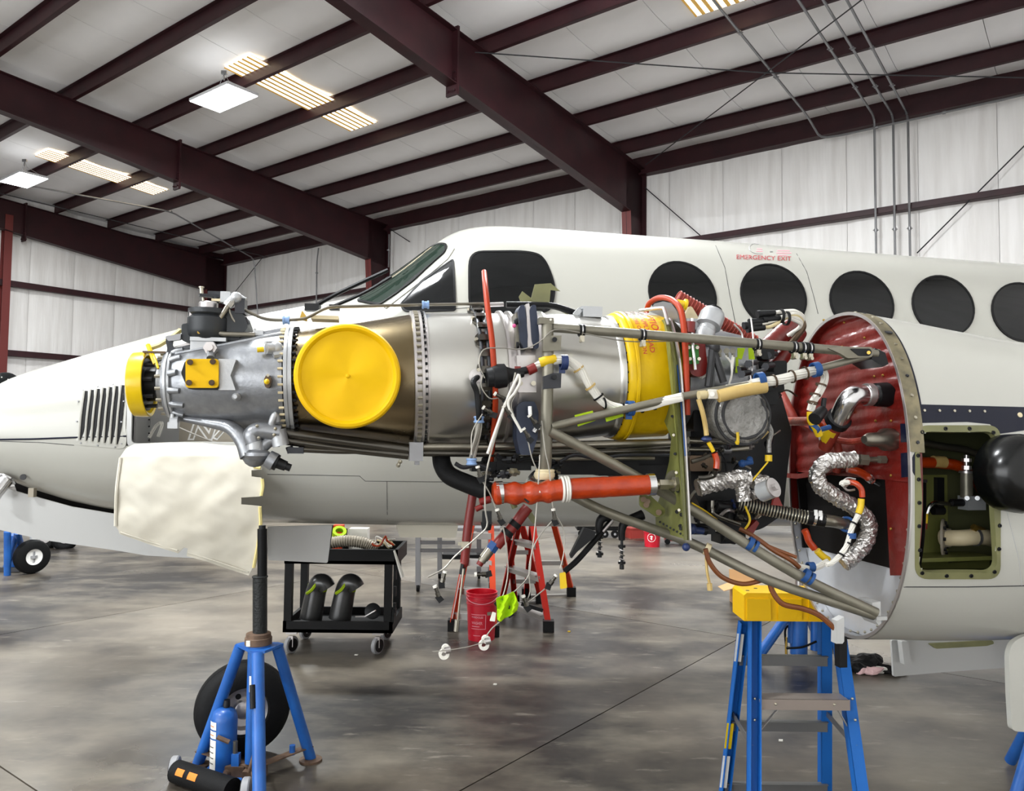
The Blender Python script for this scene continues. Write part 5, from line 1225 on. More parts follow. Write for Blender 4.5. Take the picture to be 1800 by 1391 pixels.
build(MB().tube([a, (a + b) / 2, b], .023, 14, 3), 'ribbed_red_hose', 'redhose', eng, 'ribbed brick red scat hose')
for i in range(26): build(MB().torus(a + (b - a) * (i / 25), b - a, .0235, .0035, 16, 5), 'hose_rib', 'redhose', eng)
build(MB().tube([E(1252, 616, -.26), E(1250, 640, -.27), E(1245, 680, -.27)], .013, 8).tube([E(1255, 620, -.26), E(1265, 650, -.27), E(1272, 672, -.27)], .013, 8).sphere(E(1256, 612, -.26), .020, 10), 'grey_sleeve', 'seal', eng)
for x in (1264, 1277, 1288): build(MB().cyl(E(x, 617, -.24), E(x, 617, -.26), .010, n=10).cyl(E(x, 620, -.25), E(x + 2, 628, -.25), .005), 'sensor_terminal', 'mount', eng)
for (x0, x1) in ((1275, 1286), (1288, 1286), (1290, 1288)): build(MB().tube([E(x0, 625, -.25), E(x1, 640, -.255), E(1286, 660, -.255), E(1280, 680, -.255)], .0035, 6), 'white_wire', 'wire', eng)
build(MB().prism([E(x, y, -.22) for x, y in ((1297, 612), (1310, 612), (1304, 632), (1297, 630))], YA * .004).prism([E(x, y, -.22) for x, y in ((1316, 612), (1324, 612), (1327, 632), (1317, 632))], YA * .004).prism([E(x, y, -.22) for x, y in ((1294, 628), (1298, 628), (1298, 656), (1293, 656))], YA * .004), 'lime_ribbon', 'limetape', eng)
for (x, y, a_) in ((1303, 658, -.24), (1328, 656, -.24), (1315, 640, -.2), (1345, 645, -.15), (1350, 625, -.1), (1296, 650, -.2)): build(MB().hexnut(E(x, y, a_), E(x, y, a_ - .02), .014).cyl(E(x, y, a_), E(x + 14, y - 3, a_ + .03), .010), 'pipe_union', 'darkmetal', eng)
build(MB().tube([E(1296, 645, -.2), E(1312, 646, -.2), E(1318, 655, -.2), E(1320, 668, -.2)], .004, 6).tube([E(1320, 560, -.2), E(1324, 600, -.2), E(1322, 660, -.2)], .003, 6).tube([E(1306, 600, -.2), E(1303, 585, -.2), E(1290, 570, -.2)], .003, 6), 'thin_pipe', 'alu', eng)
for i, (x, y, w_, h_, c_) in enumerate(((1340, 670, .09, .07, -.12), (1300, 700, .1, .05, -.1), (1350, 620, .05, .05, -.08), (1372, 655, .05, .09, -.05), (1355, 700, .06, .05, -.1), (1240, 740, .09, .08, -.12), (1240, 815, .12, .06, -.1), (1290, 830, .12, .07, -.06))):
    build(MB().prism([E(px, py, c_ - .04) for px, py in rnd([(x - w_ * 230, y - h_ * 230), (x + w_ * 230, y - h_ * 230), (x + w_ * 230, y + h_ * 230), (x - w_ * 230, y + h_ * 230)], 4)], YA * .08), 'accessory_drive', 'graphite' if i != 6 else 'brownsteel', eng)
# bundle of loose connectors
for i, (x, y) in enumerate(((1336, 552), (1322, 566), (1318, 578), (1312, 572), (1345, 562))):
    build(MB().cyl(E(x, y, -.15), E(x + 26, y - 2, -.15), .012, .010, n=12).cyl(E(x - 5, y + 1, -.15), E(x, y, -.15), .014, n=10), 'loose_connector', 'graphite', eng)
    build(MB().tube([E(x + 24, y - 2, -.15), E(x + 48 - 4 * i, y - 5, -.15), E(1400 - 3 * i, 548 + 3 * i, -.15), E(1412 - i, 560 + 3 * i, -.13), E(1405 - 5 * i, 590, -.08)], .007, 8), 'connector_lead', 'wire' if i != 2 else 'wirecream', eng)
for x, y in ((1372, 556), (1382, 560)): build(MB().band(E(x, y, -.15), XA, .022, .010, .004), 'lead_tie', 'graphite', eng)
build(MB().tube([E(1408, 560, -.12), E(1412, 575, -.12), E(1400, 592, -.1), E(1390, 605, -.08)], .012, 8), 'brown_sleeve', 'brownsteel', eng)
# red ducts towards the firewall
build(MB().tube([E(1338, 622, -.02), E(1358, 602, 0), E(1385, 578, .02), E(1400, 568, .04)], .036, 14), 'red_duct', 'redblanket', eng)
build(MB().tube([E(1335, 672, 0), E(1365, 640, .02), E(1395, 600, .05), E(1405, 585, .07)], .03, 14), 'red_duct', 'redblanket', eng)
# made-up dark masses standing in for deep shade behind and below the accessories
build(MB().prism([E(x, y, .02) for x, y in rnd([(1214, 690), (1290, 680), (1372, 690), (1392, 760), (1384, 830), (1376, 905), (1340, 930), (1300, 940), (1236, 905), (1214, 850)], 10)], YA * .22), 'accessory_dark_mass', 'graphite', eng)
build(MB().prism([E(x, y, .0) for x, y in rnd([(905, 802), (1000, 798), (1184, 792), (1186, 850), (1150, 856), (1090, 842), (1050, 826), (985, 824), (940, 820), (905, 816)], 6)], YA * .12), 'lower_dark_mass', 'graphite', eng)
build(MB().prism([E(x, y, .02) for x, y in rnd([(1300, 640), (1372, 630), (1380, 690), (1300, 700)], 8)], YA * .15), 'drive_dark_mass', 'graphite', eng)
# bubble wrapped generator
g0 = E(1306, 730, -.29)
gx = (XA * .97 - YA * .25).normalized(); gz = ZA; gn = -YA
bw = build(MB().lathe(g0 - gn * .11, gn, [(0, .07), (.02, .098), (.085, .102), (.11, .096), (.125, .082), (.128, .01)], 40).jitter(.006, 35), 'wrapped_generator', 'bubble', eng, 'generator wrapped in clear bubble wrap')
for v in bw.data.vertices: pass
build(MB().torus(g0 + gn * .012, gn, .078, .006, 36, 8).torus(g0 + gn * .0, gn, .098, .005, 36, 8), 'retaining_ring', 'seal', eng)
build(MB().tube([E(1350, 745, -.27), E(1356, 760, -.28), E(1352, 778, -.28), E(1352, 796, -.28)], .008, 8), 'plastic_wrap_tail', 'bubble', eng)
build(MB().cyl(E(1351, 800, -.28), E(1351, 811, -.28), .012, n=14).tube([E(1350, 812, -.28), E(1330, 836, -.28), E(1318, 850, -.28)], .003, 6), 'yellow_end_cap', 'yellowtag', eng)
build(MB().tube([E(1296, 760, -.31), E(1297, 770, -.31), E(1296, 782, -.31)], .005, 6).sphere(E(1296, 778, -.31), .008, 8), 'yellow_strap', 'yellowtag', eng)
build(MB().prism([E(x, y, -.24) for x, y in ((1322, 770), (1345, 752), (1352, 760), (1340, 772))], YA * .03), 'amber_tape', 'tape', eng)
# tape wrapped harness and blue clamps along the mid tube
HB2 = [(1262, 697, -.385), (1290, 690, -.39), (1320, 684, -.395), (1345, 680, -.395)]
build(MB().tube([E(1228, 695, -.37), E(1240, 694, -.37)], .015, 10).bundle([E(1240, 694, -.37), E(1258, 693, -.37)], .013, 8, .005), 'harness_stub', 'wirecream', eng)
build(MB().tube([E(*q) for q in HB2], .021, 12), 'tape_wrap', 'tape', eng, 'tan tape wrapped harness section')
build(MB().bundle([E(*q) for q in ((1320, 676, -.39), (1340, 672, -.39), (1370, 668, -.385), (1400, 660, -.38), (1425, 653, -.37), (1440, 648, -.36))], .018, 11, .0055, .4), 'wire_harness', 'wire', eng)
build(MB().bundle([E(*q) for q in ((1437, 648, -.36), (1448, 655, -.34), (1449, 670, -.33), (1440, 690, -.32), (1430, 705, -.31), (1425, 722, -.3))], .014, 9, .005, .4), 'wire_harness', 'wire', eng)
for (x, y) in ((1360, 670), (1392, 662), (1415, 656), (1443, 677), (1433, 694), (1428, 708)): build(MB().band(E(x, y, -.385 if x < 1420 and y < 672 else -.33), E(x + 8, y - 2, -.38) - E(x, y, -.38) if y < 672 else ZA + XA * .3, .0195 if y < 672 else .0155, .006, .003, 14), 'cable_tie', 'brownsteel', eng)
for (x, y) in ((1336, 668), (1434, 650)): build(MB().band(E(x, y, -.388), XA - ZA * -.2, .020, .022, .005), 'blue_clamp', 'blueclamp', eng)
build(MB().tube([E(1425, 724, -.3), E(1426, 740, -.3), E(1434, 752, -.3), E(1440, 765, -.29)], .013, 10), 'yellow_sleeve', 'yellowtag', eng)
build(MB().band(E(1432, 753, -.3), ZA + XA, .015, .014, .004).tube([E(1440, 756, -.28), E(1458, 751, -.26)], .009, 8), 'blue_clamp', 'blueclamp', eng)
build(MB().cyl(E(1432, 737, -.33), E(1446, 722, -.3), .022, .018, 14).tube([E(1446, 722, -.3), E(1449, 700, -.3)], .009, 8), 'black_valve', 'graphite', eng)
build(MB().box(E(1253, 693, -.38), (.03, .012, .03), (XA, YA, ZA)).cyl(E(1252, 693, -.385), E(1252, 693, -.395), .008, n=12), 'white_bracket', 'wire', eng)
# cream strap with yellow and orange sleeves
build(MB().tube([E(1228, 702, -.37), E(1235, 725, -.37), E(1240, 750, -.36), E(1242, 766, -.36)], .008, 8), 'cream_strap', 'tape', eng)
build(MB().sphere(E(1242, 772, -.35), .014, 10, 1.3, 1, .7), 'blue_clip', 'blueclampdark', eng)
build(MB().tube([E(1245, 778, -.35), E(1250, 786, -.35), E(1254, 794, -.35)], .007, 8), 'yellow_sleeve', 'yellowtag', eng)
build(MB().tube([E(1256, 797, -.35), E(1260, 810, -.35), E(1259, 824, -.35)], .010, 8), 'orange_sleeve', 'orangehose', eng)
build(MB().tube([E(1258, 826, -.35), E(1254, 836, -.34), E(1240, 840, -.33), E(1228, 840, -.32)], .009, 8), 'strap_fitting', 'pipedark', eng)
# foil wrapped lines under the accessory case
for pts, r in (([(1226, 858), (1245, 852), (1270, 846), (1295, 842), (1316, 842)], .028), ([(1298, 842), (1305, 860), (1308, 880)], .024), ([(1322, 850), (1338, 846), (1350, 850)], .022), ([(1322, 872), (1330, 868), (1340, 866)], .016)):
    m = MB().tube([E(x, y, -.26) for x, y in pts], r, 18, 8, jit=.12); m.jitter(.003, 60); build(m, 'foil_wrapped_line', 'foil', eng, flat=True)
a, b = E(1338, 866, -.32), E(1358, 858, -.36)
build(MB().cyl(a, b, .032, n=24), 'grey_actuator', 'castpale', eng)
dr_ = (b - a).normalized(); build(MB().cyl(b, b + dr_ * .006, .033, n=24).hexnut(b, b + dr_ * .018, .012), 'actuator_face', 'alu', eng)
build(MB().prism([E(x, y, -.3) for x, y in ((1360, 878), (1368, 872), (1376, 890), (1358, 888))], YA * .01), 'red_flag', 'redtube', eng)
build(MB().sphere(E(1305, 815, -.2), .014, 10).sphere(E(1318, 808, -.2), .012, 10).cyl(E(1300, 816, -.2), E(1322, 812, -.2), .010), 'blue_fitting', 'blueclamp', eng)
build(MB().tube([E(1252, 880, -.25), E(1252, 895, -.25), E(1258, 906, -.25), E(1300, 922, -.22)], .007, 8), 'bent_pipe', 'pipedark', eng)
build(MB().prism([E(x, y, -.1) for x, y in ((1310, 935), (1330, 915), (1335, 920), (1322, 942))], YA * .03), 'red_lever', 'redtube', eng)
build(MB().tube([E(1300, 930, -.2), E(1316, 938, -.22), E(1335, 950, -.25), E(1360, 968, -.28), E(1390, 985, -.3), E(1405, 998, -.3)], .008, 8).tube([E(1325, 945, -.24), E(1350, 960, -.27), E(1400, 980, -.3)], .006, 8), 'brown_cable', 'brownwire', eng)
build(MB().tube([E(1215, 885, -.2), E(1240, 900, -.2), E(1260, 915, -.2)], .005, 6).tube([E(1310, 890, -.2), E(1318, 915, -.2), E(1306, 935, -.2)], .004, 6).tube([E(1312, 965, -.2), E(1345, 985, -.2), E(1380, 1000, -.2)], .004, 6), 'yellow_wire', 'yellowtag', eng)
build(MB().tube([E(1240, 965, -.28), E(1248, 990, -.28), E(1270, 1015, -.28), E(1305, 1027, -.28), E(1340, 1020, -.28), E(1352, 1014, -.28)], .008, 8), 'brown_cable', 'brownwire', eng)
build(MB().tube([E(1352, 1018, -.3), E(1358, 1040, -.3), E(1376, 1062, -.31), (E(1410, 1070, -.32)), E(1440, 1082, -.33), E(1468, 1106, -.34)], .009, 8), 'brown_cable', 'brownwire', eng)
build(MB().tube([E(1241, 980, -.27), E(1243, 1005, -.27), E(1247, 1026, -.27)], .005, 6).cyl(E(1247, 1026, -.27), E(1248, 1038, -.27), .009, n=8), 'dangling_lead', 'tape', eng)
build(MB().sphere(E(1215, 930, -.2), .02, 10).sphere(E(1206, 962, -.25), .014, 10).cyl(E(1212, 930, -.2), E(1236, 934, -.2), .012), 'blue_fitting', 'blueclampdark', eng)
for (x, y, s_) in ((1300, 905, .09), (1270, 890, .07), (1230, 930, .06), (1280, 945, .07)): build(MB().box(E(x, y, -.02), (s_ * 1.4, .08, s_ * .5), (XA, YA, ZA)).cyl(E(x - 10, y, -.06), E(x + 12, y + 4, -.06), s_ * .25), 'accessory_block', 'graphite', eng)
# small plumbing over the dark accessory mass
rc = random.Random(11)
for i in range(16):
    x, y = rc.uniform(1225, 1370), rc.uniform(690, 905); c = -.02 - rc.uniform(0, .12); dx, dy = rc.uniform(-34, 34), rc.uniform(-16, 22)
    build(MB().tube([E(x, y, c), E(x + dx * .5, y + dy * .2 - 5, c - .02), E(x + dx, y + dy, c)], rc.choice((.0035, .005, .0065)), 7), 'fuel_line', rc.choice(('pipe', 'pipedark', 'alu', 'pipedark', 'cable')), eng)
for i in range(20):
    x, y = rc.uniform(1220, 1375), rc.uniform(690, 920); c = -.04 - rc.uniform(0, .12); a_ = rc.uniform(0, 6.28); d = XA * math.cos(a_) * .6 + ZA * math.sin(a_) * .6 - YA * .5
    p = E(x, y, c); u_ = build(MB().hexnut(p, p + d * .02, rc.uniform(.007, .013)).cyl(p - d * .012, p + d * .034, rc.uniform(.004, .007), n=10), 'line_union', rc.choice(('darkmetal', 'bolt', 'pipedark', 'blueclampdark', 'graphite', 'alu')), eng)
for i in range(16):
    x, y = rc.uniform(815, 985), rc.uniform(800, 845); c = -.08 - rc.uniform(0, .1); a_ = rc.uniform(0, 6.28); d = XA * math.cos(a_) * .7 + ZA * math.sin(a_) * .5 - YA * .4; p = E(x, y, c)
    build(MB().hexnut(p, p + d * .022, rc.uniform(.009, .015)).cyl(p - d * .02, p + d * .04, rc.uniform(.005, .008), n=10), 'line_union', rc.choice(('graphite', 'darkmetal', 'graphite', 'bolt')), eng)
for pts, r_, mm in (([(985, 812), (1010, 800), (1050, 806), (1100, 800), (1180, 800)], .006, 'darkmetal'), ([(872, 800), (895, 812), (935, 806), (975, 812)], .008, 'graphite'), ([(1215, 812), (1235, 806), (1250, 800), (1262, 806)], .008, 'pipe'), ([(1225, 720), (1240, 735), (1244, 760)], .005, 'black'), ([(1262, 790), (1275, 810), (1278, 840)], .003, 'black'), ([(800, 815), (815, 822), (840, 818), (862, 826)], .007, 'darkmetal')):
    build(MB().tube([E(x, y, -.14) for x, y in pts], r_, 8), 'fuel_line', mm, eng)
# ================================================================== ENGINE MOUNT
mt = thing('engine_mount', E(962, 840, -.25), 'grey tubular steel engine mount truss beside the silver engine case', 'engine mount')
def mtube(pts, r, name='mount_tube', m='mount', n=20): return build(MB().tube([E(*p) for p in pts], r, n, 4), name, m, mt)
mtube([(962, 566, -.27), (963, 640, -.285), (961, 720, -.28), (960, 790, -.26), (958, 830, -.24)], .0195)
mtube([(972, 576, -.27), (1180, 592, -.325), (1400, 610, -.375), (1540, 622, -.36)], .0155)
mtube([(970, 750, -.28), (1080, 724, -.30), (1200, 697, -.335), (1340, 672, -.36), (1440, 648, -.37), (1545, 620, -.35)], .0125)
mtube([(966, 758, -.28), (1100, 828, -.25), (1230, 905, -.24), (1400, 1010, -.33), (1540, 1078, -.37)], .0175)
mtube([(960, 845, -.16), (1060, 898, -.16), (1215, 955, -.20), (1350, 1020, -.30), (1500, 1070, -.355), (1536, 1082, -.365)], .0165)
# box bracket at the tube head
build(MB().prism([E(x, y, -.29) for x, y in ((948, 558), (974, 558), (974, 569), (948, 569))], YA * .03), 'head_bracket', 'mount', mt, flat=True)
build(MB().cyl(E(968, 562, -.291), E(968, 562, -.295), .004, n=10), 'bracket_hole', 'wire', mt)
for (y0, c_) in ((590, 'mount'), (656, 'darkmetal')):
    build(MB().prism([E(x, y, -.31) for x, y in ((972, y0), (987, y0), (986, y0 + 26), (955, y0 + 28), (955, y0 + 6))], YA * .02), 'ear_bracket', c_, mt, flat=True)
    build(MB().cyl(E(975, y0 + 7, -.31), E(975, y0 + 7, -.325), .008, n=10), 'ear_bolt', 'graphite', mt)
build(MB().lathe(E(957, 843, -.24), ZA, [(0, .028), (.01, .034), (.02, .034), (.03, .026)], 20).torus(E(958, 828, -.24), ZA, .026, .006, 20, 8), 'isolator_cup', 'cream', mt)
build(MB().cyl(E(957, 845, -.24), E(957, 862, -.24), .03, .02, 16), 'isolator_foot', 'mount', mt)
build(MB().lathe(E(932, 838, -.15), XA * .8 - ZA * .6, [(0, .026), (.03, .026), (.032, .02), (.06, .02)], 18), 'isolator_mount', 'alubright', mt)
for (x, y, c) in ((1022, 581, -.285), (1129, 589, -.312), (1331, 606, -.36), (1395, 611, -.372), (1411, 612, -.375), (1422, 613, -.375)):
    d = XA; p = E(x, y, c)
    cl = build(MB().band(p - d * .006, d, .0165, .006, .004, 18).band(p + d * .006, d, .0165, .006, .004, 18), 'cushion_clamp', 'black', mt)
    build(MB().band(p, d, .017, .004, .003, 18), 'clamp_strap', 'alubright', cl); build(MB().box(p - ZA * .028 - YA * .005, (.014, .016, .02), (XA, YA, ZA)).cyl(p - ZA * .034 - YA * .02, p - ZA * .034 + YA * .01, .006, n=8), 'clamp_screw', 'bolt', cl)
# fork at the firewall end
build(MB().prism([E(x, y, -.395) for x, y in rnd([(1455, 612), (1475, 610), (1480, 610), (1532, 610), (1537, 618), (1532, 628), (1490, 630), (1478, 622)], 3)], YA * .02), 'fork_fitting', 'mount', mt)
build(MB().prism([E(x, y, -.398) for x, y in rnd([(1494, 613), (1530, 613), (1533, 619), (1529, 626), (1510, 626)], 3)], YA * .006), 'fork_slot', 'graphite', mt)
build(MB().cyl(E(1527, 620, -.39), E(1527, 620, -.405), .006, n=10), 'fork_bolt', 'brass', mt)
build(MB().prism([E(x, y, -.37) for x, y in ((1538, 612), (1556, 620), (1562, 640), (1552, 645), (1532, 632))], YA * .12), 'firewall_fitting', 'graphite', mt)
build(MB().prism([E(x, y, -.36) for x, y in ((1533, 1060), (1548, 1058), (1549, 1096), (1545, 1100), (1536, 1088))], YA * .08).box(E(1540, 1084, -.34), (.04, .06, .012), (XA, YA, ZA)), 'lower_fitting', 'whitegrey', mt)
for pts in (((1318, 956, -.285), (1322, 962, -.285)), ((1416, 1012, -.345),)):
    p = E(*pts[0]); d = (E(1400, 1010, -.33) - E(1230, 905, -.24)); build(MB().band(p, d, .0185, .016, .005, 18).band(p + d.normalized() * .02, d, .0185, .010, .004, 18), 'blue_clamp', 'blueclamp', mt)
p = E(1243, 966, -.215); build(MB().band(p, E(1350, 1020, -.30) - E(1215, 955, -.2), .0175, .018, .004, 18), 'cream_clamp', 'cream', mt)
build(MB().lathe(E(1182, 845, -.22), YA * -1 + XA * .2, [(0, .03), (.01, .036), (.02, .036), (.025, .02)], 20), 'pipe_ring', 'mount', mt)
# ================================================================== YELLOW COVERS
pc_ = thing('shaft_cover', axp(250), 'glossy yellow ring cover over the propeller shaft flange', 'cover')
build(lat([(235, 40), (235.5, 53), (238, 56), (250, 57), (263, 57), (264, 55), (262.5, 51), (255, 50), (243, 49)], 56, caps=False), 'cap_shell', 'yellowgloss', pc_)
build(lat([(241, 1), (241.5, 51), (243, 51), (243.5, 1)], 40), 'cap_face', 'yellowgloss', pc_)
build(MB().tube([E(260, 607, -.03), E(266, 622, -.05), E(273, 640, -.06)], .008, 6).tube([E(268, 620, -.05), E(274, 634, -.08), E(278, 648, -.10)], .004, 6), 'pull_strap', 'yellowgloss', pc_)
ec = thing('exhaust_cover', E(612, 662, -.34), 'round bright yellow plastic cover over the exhaust stub', 'cover')
c0 = E(612, 663, -.30); 
rims = [(0, .150), (.012, .158), (.045, .157), (.052, .152), (.054, .144), (.050, .139), (.043, .135)]
build(MB().lathe(c0, -YA, rims, 72, caps=False), 'cover_rim', 'yellow', ec)
m = MB(); rr = []
for i in range(15):
    r = .137 * i / 14; ring = []
    for j in range(64):
        a = 2 * math.pi * j / 64; d_ = .040 + .006 * math.sin(3 * a + .6) * (r / .137) * (1 - (r / .137) ** 4) * 1.4 + .003 * noise.noise(V((r * 12 * math.cos(a), r * 12 * math.sin(a), 0)))
        if i == 14: d_ = .0435
        ring.append(c0 - YA * d_ + XA * (max(r, .0005) * math.cos(a)) + ZA * (max(r, .0005) * math.sin(a)))
    rr.append(ring)
build(m.rings(rr, cap1=False), 'cover_disc', 'yellow', ec, sharp=80)
build(MB().sphere(c0 - YA * .041, .007, 12, 1, .5, 1, (XA, YA, ZA)), 'centre_nub', 'yellow', ec)
ic = thing('inlet_cover', E(1140, 662, -.2), 'yellow vinyl wrap with red CAUTION lettering around the engine inlet', 'cover')
IR = [(1070, 104), (1072, 110), (1080, 112), (1088, 110), (1096, 108), (1130, 107), (1158, 106), (1160, 100)]
m = MB(); c = axp(1086); rr = []
for p, r in IR:
    rr.append([axp(p) + pdir(360 * j / 72) * (rad(p, r) + .006 * noise.noise(V((p * .05, j * .35, 3)))) for j in range(72)])
build(m.rings(rr, cap0=False, cap1=False), 'wrap', 'yellowvinyl', ic, sharp=70)
m = MB().rings([[axp(p) + pdir(a) * rad(p, r) for a in range(0, 360, 6)] for p, r in ((1082, 112.5), (1083, 114), (1087, 114), (1088, 111.5))], cap0=False, cap1=False); build(m, 'wrap_welt', 'yellowvinyl', ic)
def wraptext(s, px, deg0, deg1, sz, wpx):
    vs, fs = textmesh(s, 1.0, .01); w0, w1 = min(v.x for v in vs), max(v.x for v in vs); P = []
    for v in vs:
        t = (v.x - w0) / (w1 - w0); a = deg0 + (deg1 - deg0) * t; pp = px + v.y * wpx
        P.append(axp(pp) + pdir(a) * (rad(pp, 108.0) + .010))
    build(MB().add(P, fs), 'lettering', 'redtext', ic, flat=True)
wraptext('CAUTION', 1123, 78, 30, 1, 17); wraptext('DO NOT APPLY LOAD', 1109, 86, 16, 1, 11); wraptext('REMOVE BEFORE OPERATION', 1097, 86, 15, 1, 9)
build(MB().tube([E(1086, 556, -.04), E(1094, 552, -.06), E(1102, 557, -.06), E(1106, 565, -.07)], .007, 6), 'tie_cord', 'cream', ic)
# ================================================================== CANVAS APRON
OUT = [(236, 781), (300, 778), (380, 779), (424, 783), (430, 800), (444, 815), (460, 822), (460, 826), (442, 827), (442, 838), (459, 840), (462, 852), (458, 873), (424, 875), (424, 887), (456, 890), (457, 925), (452, 960), (446, 995), (437, 1012), (405, 1002), (365, 988), (328, 978), (330, 964), (323, 963), (313, 973), (270, 960), (210, 939), (208, 932), (202, 925), (206, 860), (210, 805), (222, 788)]
def ccf(x, y):
    return 1.66 - .05 * math.sin(math.pi * min(1, max(0, (y - 780) / 230))) + .020 * noise.noise(V((x * .012, y * .010, .4))) + .009 * noise.noise(V((x * .022 + y * .03, y * .014 - x * .016, 4.4))) + .003 * noise.noise(V((x * .05 - y * .04, y * .05, 7.4))) + max(0, (800 - y)) * .004
ap = thing('canvas_apron', E(330, 1000, 1.66), 'off-white padded canvas apron draped below the open nose bay', 'cover')
sheet(OUT, ccf, .010, 5, 'canvas_sheet', 'canvas', ap)
for pts in ([(461, 842), (462, 856), (459, 872)], [(457, 891), (458, 925), (453, 960), (446, 998)], [(446, 821), (458, 823)]):
    build(MB().tube([E(x, y, ccf(x, y) - .004) for x, y in pts], .009, 6), 'edge_binding', 'canvasedge', ap)
build(MB().tube([E(x, y, ccf(x, y) - .003) for x, y in ((212, 805), (205, 860), (203, 925))], .008, 6), 'rolled_edge', 'canvas', ap)
for pts in ([(212, 936), (270, 955), (312, 968)], [(330, 972), (370, 984), (436, 1006)]): build(MB().tube([E(x, y, ccf(x, y) - .003) for x, y in pts], .004, 6), 'hem', 'canvas', ap)
# ================================================================== TRIPOD JACK
def leg(a, b, r, name, m, parent, n=14): return build(MB().cyl(a, b, r, n=n), name, m, parent)
JD = 3.70
jc = Pz(455, 1364); jx = jc.x
def J(px, py): return Pd(px, py, JD)
jk = thing('tripod_jack', V((jc.x, JD, 0)), 'blue tripod jack with a tall black ram under the nose', 'jack')
build(MB().cyl(J(461, 1016), J(461, 930), .0225, n=18), 'ram_extension', 'plasticblack', jk)
build(MB().cyl(J(461, 932), J(461, 924), .016, n=14), 'ram_pad', 'graphite', jk)
build(MB().cyl(J(457, 1125), J(457, 1012), .033, n=20).torus(J(457, 1014), ZA, .032, .005, 20, 8), 'ram', mat('ramblack', '#1b1d1d', .5, .3, bump=.3, bscale=90), jk)
build(MB().lathe(J(454, 1134), ZA, [(0, .055), (.006, .062), (.035, .062), (.038, .058), (.055, .056), (.058, .045)], 28), 'ram_collar', 'rust', jk)
build(MB().lathe(J(454, 1140), ZA, [(0, .058), (.022, .058)], 28), 'collar_body', 'jackblue', jk)
build(MB().prism([J(436, 1121) - YA * .062, J(443, 1121) - YA * .062, J(443, 1131) - YA * .062, J(436, 1131) - YA * .062], YA * .004), 'collar_label', 'paper', jk)
hub = J(454, 1140)
f_l, f_r, f_f = Pz(348, 1347), Pz(546, 1338), Pz(456, 1432)
tri = [hub + V((-.095, .03, 0)), hub + V((.075, .045, 0)), hub + V((.022, -.075, 0))]
build(MB().prism([tri[0] + V((-.02, 0, 0)), tri[0] + V((0, .03, 0)), tri[1] + V((0, .02, 0)), tri[1] + V((.03, 0, 0)), tri[2] + V((.035, -.01, 0)), tri[2] + V((-.03, -.01, 0))], V((0, 0, .012))), 'head_plate', 'jackblue', jk)
for a, b in zip(tri, (f_l, f_r, f_f)):
    d = (b - a); leg(a + V((0, 0, -.002)), b + V((0, 0, .012)), .027 if b is not f_f else .029, 'leg', 'jackblue', jk)
    build(MB().lathe(b, ZA, [(0, .055), (.010, .055), (.016, .03)], 20), 'foot', 'rust', jk)
leg(hub + V((-.02, .0, -.005)), V((hub.x - .02, hub.y, .08)), .028, 'centre_tube', 'jackblue', jk)
build(MB().prism([J(440, 1185) - YA * .036, J(444, 1185) - YA * .036, J(444, 1213) - YA * .036, J(440, 1213) - YA * .036], YA * .002), 'tube_lettering', 'whiteprint', jk)
p = tri[2] + (f_f - tri[2]) * .2; q = tri[2] + (f_f - tri[2]) * .35
build(MB().cyl(p + V((-.016, -.028, 0)), q + V((-.014, -.03, 0)), .013, n=12), 'grip', 'black', jk)
for a, b in ((f_r, V((hub.x, hub.y, 0))), (f_l, V((hub.x, hub.y, 0))), (f_f, V((hub.x, hub.y, 0)))):
    build(MB().beam(a + V((0, 0, .075)), b + V((0, 0, .06)), .045, .006), 'base_strap', 'rust', jk)
build(MB().box(V((hub.x, hub.y, .03)), (.09, .09, .05)), 'base_block', 'rust', jk)
build(MB().tube([V((hub.x + .03, hub.y - .02, .25)), V((hub.x - .01, hub.y - .06, .06))], .008, 8), 'lever_rod', 'rust', jk)
sp_ = f_r + (V((hub.x, hub.y, 0)) - f_r) * .35; build(MB().cyl(V((sp_.x, sp_.y, .06)), V((sp_.x, sp_.y, .105)), .014, n=12), 'base_stud', 'jackblue', jk)
# hydraulic bottle unit
hp = Pz(392, 1361); hy = thing('hydraulic_pump', hp, 'blue hydraulic bottle pump with white labels between the jack legs', 'pump')
k = mpp(hp); H_ = 95 * k
build(MB().lathe(hp + V((0, 0, .01)), ZA, [(0, .058), (.004, .06), (.245, .06), (.28, .052), (.295, .034), (.30, .02)], 28), 'cylinder', 'jackblue', hy)
build(MB().cyl(hp + V((.008, 0, .30)), hp + V((.008, 0, .322)), .014, n=10).cyl(hp + V((.008, 0, .318)), hp + V((.01, 0, .345)), .017, .014, 12), 'filler_cap', 'graphite', hy)
for z0, z1, mt_ in ((.025, .165, 'paper'), (.172, .205, 'paper'), (.212, .248, 'paper')):
    rr = []
    for zz in (z0, z1): rr.append([hp + V((.0612 * math.cos(a), .0612 * math.sin(a), zz + .01)) for a in [math.radians(205 + 7 * i) for i in range(8)]])
    build(MB().rings(rr, closed=False), 'paper_label', mt_, hy)
for zz in (.055, .08, .105, .13, .185, .225):
    rr = [[hp + V((.0618 * math.cos(a), .0618 * math.sin(a), zz + h_)) for a in [math.radians(212 + 6 * i) for i in range(6)]] for h_ in (.01, .014)]
    build(MB().rings(rr, closed=False), 'label_text', 'graphite' if zz < .15 else 'orangeprint', hy)
build(MB().tube([hp + V((-.005, -.075, .20)), hp + V((.05, -.07, .175))], .011, 8), 'handle_socket', 'rust', hy)
build(MB().box(hp + V((.075, -.03, .035)), (.09, .07, .05)).cyl(hp + V((.035, -.07, .03)), hp + V((.05, -.05, .03)), .017), 'pump_block', 'rust', hy)
build(MB().box(hp + V((.075, -.045, .085)), (.035, .03, .06)), 'pump_piston', 'jackblue', hy)
